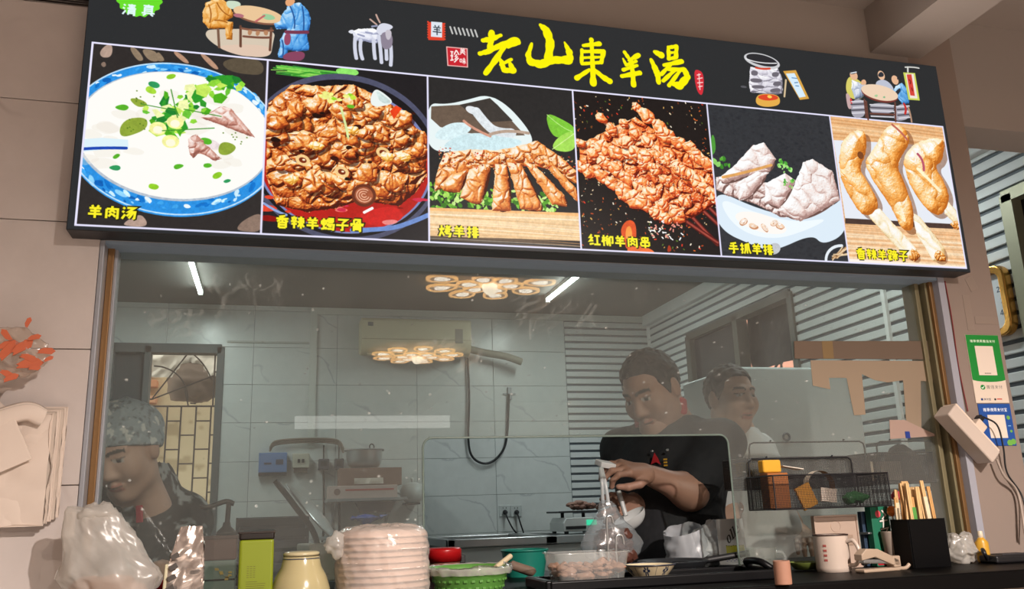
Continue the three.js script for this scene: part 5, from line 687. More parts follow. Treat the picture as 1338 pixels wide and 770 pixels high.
// black tray with the clear tub of meat and the patterned bowl
{
  const x0 = 0.5683, x1 = 1.1119, t = thing('black_tray', 'wide black tray under the patterned bowl and the meat tub', 'tray', [(x0 + x1) / 2, LEDGE, 0.1]), m = mat(0x0c0c0e, 0.35, { specularIntensity: 0.4 }), w = (x1 - x0) / 2;
  part(t, 'floor_plate', rb(-w, w, 0, 0.006, -0.08, 0.08, 0.003), m); for (const s of [-1, 1]) part(t, 'long_rim', rb(-w, w, 0, 0.022, s * 0.078 - 0.006, s * 0.078 + 0.006, 0.004), m); for (const s of [-1, 1]) part(t, 'short_rim', rb(s * w - 0.01, s * w + 0.01, 0, 0.024, -0.08, 0.08, 0.005), m); part(t, 'handle', tube([[w, 0.02, -0.05], [w - 0.02, 0.035, -0.03], [w - 0.02, 0.036, 0.03], [w, 0.02, 0.05]], 0.008, 20, 8), m);
  const bx0 = 0.5909, bx1 = 0.7669, W = (bx1 - bx0) / 2, cb = thing('clear_tub', 'clear plastic tub half full of cooked meat beside the patterned bowl', 'tub', [(bx0 + bx1) / 2, LEDGE + 0.0065, 0.1]), h = 1.1587 - LEDGE - 0.006;
  const ring = (y, k) => { return Array.from({ length: 40 }, (_, i) => { const a = i / 40 * 6.2832, c = Math.cos(a), s = Math.sin(a); return [W * k * Math.sign(c) * Math.pow(Math.abs(c), 0.35), y, 0.055 * k * Math.sign(s) * Math.pow(Math.abs(s), 0.35)]; }); }, rings = [ring(0, 0.84), ring(h * 0.5, 0.92), ring(h, 1), ring(h + 0.002, 1.04), ring(h - 0.001, 1.04)], n = rings[0].length, pos = [], idx = []; for (const r of rings) for (const p of r) pos.push(...p); for (let i = 0; i + 1 < rings.length; i++) for (let k = 0; k < n; k++) { const a = i * n + k, b = i * n + (k + 1) % n; idx.push(a, b, a + n, b, b + n, a + n); } const g = new THREE.BufferGeometry(); g.setAttribute('position', new THREE.Float32BufferAttribute(pos, 3)); g.setIndex(idx); g.computeVertexNormals(); part(cb, 'wall', g, clearPlastic); part(cb, 'bottom', bx(-W * 0.84, W * 0.84, 0.0, 0.0015, -0.046, 0.046), clearPlastic);
  const bits = []; for (let i = 0; i < 70; i++) { const q = new THREE.IcosahedronGeometry(rr(0.008, 0.016), 1); q.scale(1.4, 0.7, 1); q.rotateY(rr(0, 6)); crumple(q, 0.01, 80, i); q.translate(rr(-W * 0.76, W * 0.76), 0.012 + rr(0, h * 0.42), rr(-0.036, 0.036)); bits.push(q); } const mt = single('chopped_meat', 'chopped cooked meat in the clear plastic tub', 'meat', merge(bits), mat(0x9c7661, 0.55), [(bx0 + bx1) / 2, LEDGE + 0.009, 0.1]); mt.userData.kind = 'stuff';
  const hook = (name, label, x, y0, y1, r) => { single(name, label, 'hook', tube([[x, y0, 0.09], [x - 0.001, (y0 + y1) / 2, 0.09], [x, y1 - r, 0.09], [x + r * 0.4, y1, 0.09], [x + r * 1.6, y1, 0.09], [x + r * 2, y1 - r, 0.09], [x + r * 2.1, y1 - r * 2.2, 0.09]], 0.0028, 40, 8), steel, null, null, 'hooked handles in the clear tub'); };
  hook('hooked_handle', 'tall steel handle with a hooked end standing in the clear tub', 0.7371, LEDGE + 0.012, 1.2342, 0.007); hook('hooked_handle', 'short steel handle with a round hooked end standing in the clear tub', 0.7564, LEDGE + 0.012, 1.1914, 0.009);
  const pr = canvasTex(512, 64, (c, W2, H2) => { c.fillStyle = '#c9b896'; c.fillRect(0, 0, W2, H2); c.strokeStyle = c.fillStyle = '#1f2a44'; for (let k = 0; k < 7; k++) { const x = k * 73 + 30; for (let j = 0; j < 6; j++) { c.beginPath(); c.ellipse(x + 8 * Math.cos(j * 1.05), 14 + 6 * Math.sin(j * 1.05), 4.5, 2.4, j, 0, 7); c.fill(); } c.lineWidth = 2; c.beginPath(); c.moveTo(x, 16); c.quadraticCurveTo(x + 12, 24, x + 4, 32); c.stroke(); c.beginPath(); c.moveTo(x + 36, 4); c.quadraticCurveTo(x + 30, 30, x + 38, 60); c.lineWidth = 1.2; c.stroke(); } c.fillRect(0, 60, W2, 4); });
  const bxc = 0.8292, bh = 1.1256 - LEDGE - 0.006, R = (0.887 - 0.7693) / 2, b = thing('patterned_bowl', 'cream bowl painted with dark blue flowers on the black tray', 'bowl', [bxc, LEDGE + 0.0065, 0.1]);
  part(b, 'bowl', lathe([[0, 0.006], [R * 0.45, 0.005], [R * 0.5, 0], [R * 0.56, 0.004], [R * 0.72, bh * 0.4], [R * 0.92, bh * 0.8], [R, bh]], 48), mat(0xffffff, 0.25, { map: pr, side: THREE.DoubleSide })); part(b, 'inside', lathe([[0, 0.012], [R * 0.5, 0.014], [R * 0.8, bh * 0.6], [R * 0.98, bh]], 48), mat(0xcbbf9f, 0.25, { side: THREE.DoubleSide })); part(b, 'rim', new THREE.TorusGeometry(R, 0.0016, 6, 48).rotateX(Math.PI / 2), mat(0x2b2f3e, 0.3), [0, bh, 0]);
  const pan = thing('flat_pan', 'dark flat pan behind the patterned bowl', 'pan', [0.9809, LEDGE, -0.1]); part(pan, 'pan', lathe([[0, 0.004], [0.07, 0.004], [0.085, 0.03], [0.09, 0.032], [0.088, 0.036], [0.07, 0.01], [0, 0.008]], 36), mat(0x2a2c2f, 0.4)); part(pan, 'pan_handle', rod([0.09, 0.03, 0], [0.2, 0.045, 0.03], 0.008), mat(0x1a1a1c, 0.5));
}
// printed carrier bag lying behind the tray
{
  const t = thing('carrier_bag', 'white carrier bag with a dark script print and yellow-green patch beside the notch edge', 'bag', [1.1795, LEDGE + 0.002, -0.3]), h = 1.2088 - LEDGE;
  part(t, 'film', bagGeo(0.22, h, 0.12, 0.04, 16, 11, 0.3, 0.06), mat(0xc9ccd0, 0.35, { transmission: 0.2, thickness: 0, side: THREE.DoubleSide })); part(t, 'open_mouth', crumple(new THREE.CylinderGeometry(0.055, 0.07, 0.07, 40, 8, true), 0.025, 22, 7), mat(0xbfc3c8, 0.35, { transmission: 0.25, thickness: 0, side: THREE.DoubleSide }), [-0.06, 0.07, 0.0], [0.2, 0, 0.3]);
  const tx = canvasTex(256, 256, (c) => { c.fillStyle = '#c9ccd0'; c.fillRect(0, 0, 256, 256); c.save(); c.translate(128, 90); c.rotate(-0.55); c.fillStyle = '#23262c'; c.font = 'bold italic 76px serif'; c.textAlign = 'center'; c.fillText('olle', 0, 20); c.restore(); c.fillStyle = '#b8b92e'; c.fillRect(60, 150, 170, 62); c.fillStyle = '#3c4030'; for (let i = 0; i < 9; i++) c.fillRect(60 + i * 19, 148 + (i % 3) * 2, 11, 4); c.fillStyle = '#4a4f9a'; for (let i = 0; i < 14; i++) c.fillRect(40 + i * 15, 228 + (i % 2) * 6, 9, 4); });
  const pg = new THREE.CylinderGeometry(0.085, 0.09, 0.12, 20, 6, true, -0.5, 1.0); part(t, 'print', pg, mat(0xffffff, 0.4, { map: tx, side: THREE.DoubleSide }), [0.046, 0.066, -0.012]).userData.label = 'printed patch with dark script and a yellow-green block';
}
// wire mesh letter baskets
const wire = mat(0x17161a, 0.4);
function meshSheet(ax, bxv, u0, u1, v0, v1, pitch, r, place) { const l = []; for (let u = u0; u <= u1; u += pitch) l.push([[u, v0], [u, v1]]); for (let v = v0; v <= v1; v += pitch) l.push([[u0, v], [u1, v]]); return l.map(([a, b]) => { const A = place(...a), B = place(...b), d = [0, 1, 2].map((i) => Math.abs(B[i] - A[i]) + r); const g = new THREE.BoxGeometry(...d); g.translate((A[0] + B[0]) / 2, (A[1] + B[1]) / 2, (A[2] + B[2]) / 2); return g; }); }
function basket(label, x0, x1, y0, y1, z0, z1, yTop, r = 0.0009) {      // z0 back (hung on the glass), z1 front; yTop: top of the hanging frame
  const t = thing('wire_basket', label, 'basket', [(x0 + x1) / 2, y0, (z0 + z1) / 2]), loop = (pts, r) => { const path = new THREE.CurvePath(); for (let i = 0; i < pts.length; i++) path.add(new THREE.LineCurve3(V(...pts[i]), V(...pts[(i + 1) % pts.length]))); return new THREE.TubeGeometry(path, pts.length * 12, r, 6); };
  wp(t, 'rim', merge([loop([[x0, y1, z0], [x1, y1, z0], [x1, y1, z1], [x0, y1, z1]], 0.0022), loop([[x0, y0, z0], [x1, y0, z0], [x1, y0, z1], [x0, y0, z1]], 0.0018), ...[[x0, z0], [x1, z0], [x0, z1], [x1, z1]].map(([a, b]) => rod([a, y0, b], [a, y1, b], 0.0018))]), wire);
  const zb = z0, c = 0.008; wp(t, 'hanging_frame', loop([[x0 + 0.01, y0, zb], [x0 + 0.01, yTop - c, zb], [x0 + 0.01 + c, yTop, zb], [x1 - 0.01 - c, yTop, zb], [x1 - 0.01, yTop - c, zb], [x1 - 0.01, y0, zb]], 0.0022), wire); for (const k of [0.2, 0.8]) { const x = x0 + (x1 - x0) * k; wp(t, 'hook', tube([[x, yTop, zb], [x, yTop + 0.006, zb + Math.sign(z0 - z1) * 0.001], [x, yTop + 0.004, zb + Math.sign(z0 - z1) * 0.006]], 0.0015, 10, 6), wire); }
  const P = 0.0042; for (const [z, nm] of [[z0, 'back_mesh'], [z1, 'front_mesh']]) wp(t, nm, merge(meshSheet(0, 0, x0, x1, y0, y1, P, r, (u, v) => [u, v, z])), wire); for (const x of [x0, x1]) wp(t, 'side_mesh', merge(meshSheet(0, 0, Math.min(z0, z1), Math.max(z0, z1), y0, y1, P, r, (u, v) => [x, v, u])), wire); wp(t, 'bottom_mesh', merge(meshSheet(0, 0, x0, x1, Math.min(z0, z1), Math.max(z0, z1), P, r, (u, v) => [u, y0, v])), wire);
  return t;
}
{
  const zf = 0.075, zb = -0.05, x0 = 1.183, x1 = 1.5127, y0 = 1.2352, y1 = 1.3166, yT = 1.3643;
  basket('black wire mesh basket hung outside the glass with a tape roll and yellow sponge', x0, x1, y0, y1, zb, zf, yT);
  const inB = (fx, fz) => [x0 + (x1 - x0) * fx, y0 + 0.002, zb + (zf - zb) * fz];
  const sp = single('yellow_sponge', 'yellow sponge block lying on top in the outside wire basket', 'sponge', rb(-0.026, 0.026, 0, 0.032, -0.014, 0.014, 0.005), mat(0xe0a832, 0.85), [inB(0.12, 0.4)[0], 1.3261, 0.0]);
  single('amber_box', 'amber cardboard packet standing under the yellow sponge', 'packet', rb(-0.03, 0.028, 0, 1.3261 - y0 - 0.003, -0.02, 0.02, 0.003), mat(0xa8642a, 0.6), inB(0.14, 0.45));
  const tp = thing('tape_roll', 'cream roll of tape standing in the outside wire basket', 'tape', [inB(0.52, 0.45)[0], y0 + 0.054, 0.01]); part(tp, 'tape', new THREE.ExtrudeGeometry((() => { const s = new THREE.Shape(); s.absarc(0, 0, 0.051, 0, 6.2832); const h = new THREE.Path(); h.absarc(0, 0, 0.039, 0, 6.2832, true); s.holes.push(h); return s; })(), { depth: 0.024, bevelEnabled: false, curveSegments: 40 }), mat(0xe6d8c4, 0.4), [0, 0, -0.012]); part(tp, 'core', new THREE.CylinderGeometry(0.039, 0.039, 0.024, 36, 1, true).rotateX(Math.PI / 2), mat(0x9a7a5a, 0.8, { side: THREE.DoubleSide }));
  single('yellow_leaflet', 'folded yellow leaflet leaning inside the tape roll', 'leaflet', rb(-0.022, 0.022, 0, 0.058, -0.004, 0.004, 0.002), mat(0xc58a2a, 0.7), [inB(0.36, 0.7)[0], y0 + 0.003, inB(0, 0.75)[2]], [0, 0, 0.4]); single('white_card', 'small white card with red lettering inside the outside basket', 'card', rb(-0.024, 0.024, 0, 0.034, -0.002, 0.002, 0.0008), mat(0xd8cabb, 0.7), [inB(0.5, 0.82)[0], y0 + 0.014, inB(0, 0.82)[2]], [0, 0.1, -0.1]); single('green_packet', 'green foil packet lying at the end of the outside wire basket', 'packet', crumple(new THREE.SphereGeometry(0.03, 24, 16).scale(1.3, 0.5, 0.6), 0.015, 50, 3), mat(0x2f6b3a, 0.4), [inB(0.85, 0.4)[0], y0 + 0.024, inB(0, 0.4)[2]]); single('white_receipt', 'curled white receipt resting beside the yellow sponge', 'receipt', crumple(rb(-0.03, 0.03, 0, 0.003, -0.015, 0.015, 0.001), 0.004, 30, 1), mat(0xe2d8ca, 0.7), [inB(0.3, 0.4)[0], 1.3365, 0], [0, 0, -0.16]);
}
{
  const zb = -0.072, zf = -0.2, x0 = 1.2014, x1 = 1.5758, y0 = 1.2886, y1 = 1.3681;
  basket('empty-looking black wire basket hung inside the glass next to the notch edge', x0, x1, y0, y1, zb, zf, 1.408, 0.0014);
  const u0 = 1.5953, u1 = 1.8639, v0 = 1.2937, v1 = 1.3757;
  basket('black wire basket hung inside the glass holding a black cap', u0, u1, v0, v1, zb, zf, 1.4063, 0.0014);
  const cap = thing('cloth_cap', 'black cloth cap in the inside wire basket', 'cap', [1.7315, v0 + 0.003, -0.135]), cm = mat(0x131316, 0.85); const g = new THREE.SphereGeometry(1, 36, 24, 0, 6.2832, 0, 1.6); g.scale(0.062, 1.404 - v0 - 0.004, 0.05); crumple(g, 0.006, 40, 3); part(cap, 'crown', g, cm); part(cap, 'band', new THREE.CylinderGeometry(0.0625, 0.0625, 0.016, 36, 1, true).scale(1, 1, 0.81), cm, [0, 0.008, 0]); part(cap, 'visor', rb(-0.06, -0.02, 0.0, 0.004, -0.03, 0.03, 0.0018), cm, [-0.012, 0.01, 0]);
  single('grey_card', 'grey card with a perforated edge in front of the black cap', 'card', rb(0, 1.6859 - 1.587, 0, 1.3534 - 1.3017, 0, 0.002, 0.0008), mat(0x8f7f70, 0.7), [1.587, 1.3017, -0.085]);
  single('dark_pouch', 'dark purple drawstring pouch beside the black cap', 'pouch', crumple(bagGeo(0.04, 0.055, 0.04, 0, 1, 0, 0.5), 0.012, 40, 3), mat(0x2b1a22, 0.7), [1.5931, v0 + 0.003, -0.13]);
}
// the glass cup, paper roll, mug, stand and hole punch on the ledge
{
  const cup = thing('glass_cup', 'clear glass cup with a round handle beside the brown paper roll', 'cup', [1.1817, LEDGE, -0.015]), h = 1.144 - LEDGE; part(cup, 'glass', lathe([[0, 0.003], [0.03, 0.003], [0.036, 0.008], [0.038, h], [0.0365, h], [0.0345, 0.012], [0, 0.009]], 40), mat(0xf4f6f4, 0.04, { transmission: 0.95, thickness: 0, side: THREE.DoubleSide })); part(cup, 'handle', tube([[0.036, h * 0.8, 0], [0.06, h * 0.78, 0], [0.068, h * 0.5, 0], [0.055, h * 0.25, 0], [0.035, h * 0.2, 0]], 0.004, 24, 8), mat(0xf4f6f4, 0.04, { transmission: 0.9, thickness: 0 }));
  const r = thing('paper_roll', 'short brown paper roll standing between the glass cup and the mug', 'roll', [1.041, LEDGE, 0.3047]); part(r, 'roll', lathe([[0.006, 0], [0.017, 0], [0.0175, 0.002], [0.0175, 0.046], [0.017, 0.048], [0.006, 0.048], [0.006, 0]], 30), mat(0x946a56, 0.7));
  const m = [1.3265,1.085,0.071], mug = thing('enamel_mug', 'white enamel mug with a dark rim and a red mark', 'mug', [m[0], LEDGE, m[2]]), mh = 1.1709 - LEDGE, mr = 0.041; part(mug, 'body', lathe([[0, 0.002], [mr * 0.86, 0.002], [mr * 0.96, 0], [mr, 0.01], [mr, mh], [mr - 0.002, mh], [mr - 0.002, 0.012], [0, 0.008]], 44), mat(0xc2b1a4, 0.2)); part(mug, 'rim', new THREE.TorusGeometry(mr, 0.0018, 6, 44).rotateX(Math.PI / 2), mat(0x3a2a26, 0.35), [0, mh, 0]); const hd = tube([[0, mh * 0.82, mr], [0, mh * 0.84, mr + 0.018], [0, mh * 0.55, mr + 0.03], [0, mh * 0.22, mr + 0.02], [0, mh * 0.18, mr]], 0.005, 24, 8); part(mug, 'handle', hd, mat(0xc2b1a4, 0.2), [0, 0, 0], [0, 0.45, 0]); for (let i = 0; i < 4; i++) part(mug, 'red_mark', rb(-0.004, 0.004, 0, 0.005, 0, 0.0008, 0.0003), mat(0xa5544e, 0.5), [-mr * 0.83, mh * (0.3 + i * 0.13), mr * 0.56], [0, -0.98, 0]);
  const st = thing('white_stand', 'white plastic display stand with a round emboss behind the mug', 'stand', [1.3927, LEDGE, 0.0]), sw = (1.4668 - 1.3388) / 2, sh = 1.2164 - LEDGE, sm = mat(0xb59e8e, 0.5); part(st, 'panel', rb(-sw, sw, 0.0, sh, -0.008, 0.004, 0.003), sm, [0, 0, 0]); part(st, 'frame', merge([rb(-sw, sw, sh - 0.005, sh, 0.003, 0.008, 0.001), rb(-sw, -sw + 0.004, 0, sh, 0.003, 0.008, 0.001), rb(sw - 0.004, sw, 0, sh, 0.003, 0.008, 0.001)]), sm); part(st, 'emboss', new THREE.TorusGeometry(0.014, 0.0012, 6, 32), sm, [0, sh - 0.028, 0.004]); part(st, 'label_plate', rb(-sw * 0.72, sw * 0.72, sh * 0.42, sh * 0.62, 0.004, 0.006, 0.001), mat(0xa08876, 0.6)); part(st, 'foot', rb(-sw, sw, 0, 0.006, -0.03, 0.01, 0.002), sm); part(st, 'tag', rb(0.0, 0.012, sh * 0.48, sh * 0.58, 0.006, 0.0075, 0.0005), mat(0xb58c4a, 0.6));
  const hp = [1.4028,1.085,0.1419], pu = thing('long_arm_stapler', 'beige long stapler with a lifted arm in front of the chopstick holder', 'stapler', [hp[0], LEDGE, hp[2]], 0.12), bm = mat(0xa8937f, 0.4); part(pu, 'base', rb(-0.062, 0.05, 0, 0.008, -0.016, 0.016, 0.003), bm); part(pu, 'arm', extr([[-0.06, 0.04], [-0.045, 0.052], [-0.01, 0.05], [0.05, 0.024], [0.052, 0.012], [0.03, 0.016], [-0.02, 0.036], [-0.06, 0.03]], 0.022, 0.002), bm, [0, 0, -0.011]); part(pu, 'magazine', rb(-0.055, 0.03, 0.012, 0.022, -0.009, 0.009, 0.002), steel, [0, 0.006, 0], [0, 0, -0.06]); part(pu, 'nose', rb(0.034, 0.056, 0.008, 0.034, -0.013, 0.013, 0.003), bm); part(pu, 'tongue', tube([[0.045, 0.005, 0], [0.075, 0.004, 0.004], [0.088, 0.012, 0.006]], 0.0045, 16, 8), bm); part(pu, 'spring', rod([-0.05, 0.02, 0], [0.0, 0.03, 0], 0.005), blackPlastic);
  const gd = thing('green_dish', 'small olive green dish behind the paper roll', 'dish', [1.2936, LEDGE, 0.0]); part(gd, 'dish', lathe([[0, 0.003], [0.025, 0.003], [0.04, 0.02], [0.038, 0.021], [0.024, 0.006], [0, 0.006]], 30), mat(0x6d7a3a, 0.4));
}
// chopsticks in a black holder, packets beside it
{
  const b = [1.5235,1.085,0.153], z = b[2], x0 = 1.5173, x1 = 1.6229, w = (x1 - x0) / 2, cx = (x0 + x1) / 2, h = 1.201 - LEDGE;
  const t = thing('chopstick_holder', 'square black holder full of disposable chopsticks', 'holder', [cx, LEDGE, 0.09]), m = mat(0x070708, 0.4, { specularIntensity: 0.25 }); for (const s of [-1, 1]) { part(t, 'side_wall', rb(s * w - 0.0025, s * w + 0.0025, 0, h, -0.032, 0.032, 0.001), m); part(t, 'wide_wall', rb(-w, w, 0, h, s * 0.032 - 0.0025, s * 0.032 + 0.0025, 0.001), m); } part(t, 'bottom', bx(-w, w, 0, 0.004, -0.032, 0.032), m);
  const sg = new RoundedBoxGeometry(0.0095, 0.21, 0.0048, 1, 0.0012), slv = new RoundedBoxGeometry(0.0112, 0.075, 0.0062, 1, 0.001), grn = mat(0x4f8f3e, 0.5), pap = mat(0xdcc9a8, 0.7);
  for (let i = 0; i < 24; i++) {
    const tall = i > 10, u = -1.05 + 2.1 * (i % 10) / 9.5 + (tall ? 0.05 : 0), L = tall ? (i > 14 ? 0.19 : 0.2) : 0.165 + 0.02 * ((i * 7) % 3), tilt = -u * 0.12 + ((i * 5) % 7 - 3) * 0.02, o = thing('chopsticks', 'pair of disposable wooden chopsticks standing in the black holder', 'chopsticks', [cx + u * w * 0.8 + (tall ? 0.012 : 0) * (i > 14 ? 1 : -1), LEDGE + 0.005, 0.09 + (((i * 3) % 5) - 2) * 0.009], 0, 'disposable chopsticks in the black holder');
    o.rotation.z = -tilt * 0.9; o.rotation.x = -0.05; const g = new RoundedBoxGeometry(0.0095, L, 0.0048, 1, 0.0012); part(o, 'sticks', g, i % 3 ? woodStick : mat(0xcc9a5e, 0.7), [0, L / 2, 0]); part(o, 'split', bx(-0.0004, 0.0004, L * 0.55, L, 0.0024, 0.0026), mat(0x7a5a36, 0.8)); if (!tall) part(o, 'sleeve', slv, i % 2 ? grn : pap, [0, L * 0.62, 0]);
  }
  const gb = thing('green_packet_box', 'green box with white brush lettering leaning behind the beige stapler', 'box', [1.5227, LEDGE, 0.0]), gh = 1.2373 - LEDGE; const tx = canvasTex(96, 256, (c) => { c.fillStyle = '#1f6e52'; c.fillRect(0, 0, 96, 256); c.fillStyle = '#d8505a'; c.beginPath(); c.arc(36, 34, 16, 0, 7); c.fill(); c.strokeStyle = '#111'; c.lineCap = 'round'; for (const [col, lw] of [['#10251e', 14], ['#ece6da', 7]]) { c.strokeStyle = col; c.lineWidth = lw; for (const p of [[[62, 20], [80, 40], [58, 56]], [[44, 66], [84, 62]], [[64, 60], [58, 92]], [[44, 102], [84, 96], [60, 128]], [[44, 140], [76, 134]], [[62, 128], [56, 172], [80, 176]]]) { c.beginPath(); p.forEach((q, i) => c[i ? 'lineTo' : 'moveTo'](...q)); c.stroke(); } } c.fillStyle = '#a31f2c'; c.fillRect(0, 200, 96, 56); }); part(gb, 'carton', rb(-0.027, 0.027, 0, gh, -0.012, 0.012, 0.002), mat(0x1f6e52, 0.45), [0, 0, 0]); part(gb, 'printed_front', new THREE.PlaneGeometry(0.05, gh - 0.006), mat(0xffffff, 0.45, { map: tx }), [0, gh / 2, 0.0124]);
  const nb = thing('dark_blue_packet', 'narrow dark blue packet behind the green lettered box', 'packet', [1.5033, LEDGE, -0.025]); part(nb, 'carton', rb(-0.016, 0.016, 0, gh * 0.9, -0.008, 0.008, 0.002), mat(0x24384e, 0.5)); part(nb, 'silver_end', rb(-0.018, 0.018, gh * 0.52, gh * 0.56, -0.009, 0.03, 0.003), steel);
  for (const [px, py, col, lab] of [[0, 0, 0xc94a5c, 'pink wrapped sweet above the green lettered box'], [0, 1, 0xe07a2a, 'orange wrapped sweet above the green lettered box']]) { const o = thing('wrapped_sweet', lab, 'sweet', py ? [1.5455,1.2213,0.03] : [1.5657,1.2593,0.03], 0); part(o, 'sweet', crumple(new THREE.SphereGeometry(0.013, 18, 12), 0.007, 90, py + 3), mat(col, 0.3)); part(o, 'stick', rod([0, 0, 0], [0.004, -(py ? 0.11 : 0.13), 0.0], 0.0022), mat(0xe8e0d0, 0.6)); part(o, 'twist', new THREE.ConeGeometry(0.008, 0.02, 10), mat(col, 0.3), [0.012, 0.008, 0], [0, 0, -1.2]); }
  const cupb = thing('grey_cup', 'grey paper cup behind the chopstick holder', 'cup', [1.5406, LEDGE, 0.035]); part(cupb, 'cup', lathe([[0, 0.002], [0.026, 0.002], [0.033, 0.085], [0.0345, 0.087], [0.032, 0.086], [0.025, 0.006], [0, 0.006]], 34), mat(0xa89a8e, 0.6));
  const sb = thing('clear_bag', 'loose clear plastic bag lying between the holder and the pillar', 'bag', [1.7236, LEDGE, 0.05]); part(sb, 'film', bagGeo(0.1, 0.075, 0.09, 0.03, 22, 5, 0.5), filmMilky);
  const yp = thing('yellow_sauce_packet', 'yellow sauce bottle beside the pillar', 'bottle', [1.7724, LEDGE, 0.07]); part(yp, 'body', lathe([[0, 0], [0.014, 0], [0.016, 0.006], [0.016, 0.05], [0.008, 0.06], [0.006, 0.064], [0, 0.064]], 24), mat(0xc9972e, 0.35)); part(yp, 'cap', lathe([[0, 0.062], [0.007, 0.062], [0.006, 0.078], [0, 0.079]], 18), mat(0xd8c9b0, 0.4));
  const bd = thing('black_scanner', 'flat black card reader with a coiled lead at the foot of the pillar', 'card reader', [1.8149, LEDGE, 0.1]); part(bd, 'body', rb(-0.06, 0.12, 0, 0.02, -0.03, 0.03, 0.006), mat(0x1c1b1d, 0.4)); part(bd, 'keypad', rb(-0.03, 0.05, 0.019, 0.022, -0.02, 0.02, 0.001), mat(0x2c2c30, 0.5)); part(bd, 'lead', tube([[-0.06, 0.01, 0], [-0.075, 0.025, 0.01], [-0.07, 0.034, 0.0], [-0.055, 0.028, -0.012]], 0.005, 24, 8), blackPlastic);
}
// cardboard strip and torn paper stuck to the glass
{
  const z = GZ + 0.0045, t = thing('cardboard_strip', 'long brown cardboard strip taped across the glass', 'cardboard', [1.592, 1.6333, z]);
  const p = [[1.3715, 1.6816], [1.8248, 1.6901], [1.8388, 1.6365], [1.3676, 1.6325]];
  wp(t, 'strip', extr(p, 0.0025).translate(0, 0, z), mat(0x675648, 0.8)); const q = [[1.4586, 1.6832], [1.493, 1.6839], [1.4908, 1.6341], [1.4566, 1.6336]]; wp(t, 'tape_patch', extr(q, 0.0005).translate(0, 0, z + 0.0026), mat(0x7d6644, 0.4));
  const P = (s) => s.map(([a, b]) => [a, b]);
  const s1 = [[1.4173, 1.6289], [1.8196, 1.6318], [1.8244, 1.5721], [1.7676, 1.5739], [1.7454, 1.4338], [1.6975, 1.4343], [1.7089, 1.5757], [1.6571, 1.5689], [1.6154, 1.5751], [1.5757, 1.592], [1.5707, 1.4793], [1.5337, 1.4773], [1.5247, 1.5809], [1.4686, 1.5804], [1.4689, 1.5487], [1.4151, 1.559]];
  const tp = thing('torn_paper', 'torn beige paper hanging in strips below the cardboard strip', 'paper', [1.5868, 1.431, z]); wp(tp, 'sheet', extr(s1, 0.0008).translate(0, 0, z), mat(0x92806c, 0.85)); const s2 = [[1.6449, 1.4642], [1.695, 1.4639], [1.7988, 1.4185], [1.6388, 1.4117]]; wp(tp, 'pink_scrap', extr(s2, 0.0008).translate(0, 0, z + 0.0006), mat(0xa68c80, 0.8)); wp(tp, 'blue_tab', rb(1.6892, 1.7043, 1.4132, 1.4321, z + 0.0015, z + 0.003, 0.0006), mat(0x1f3a8a, 0.5));
}
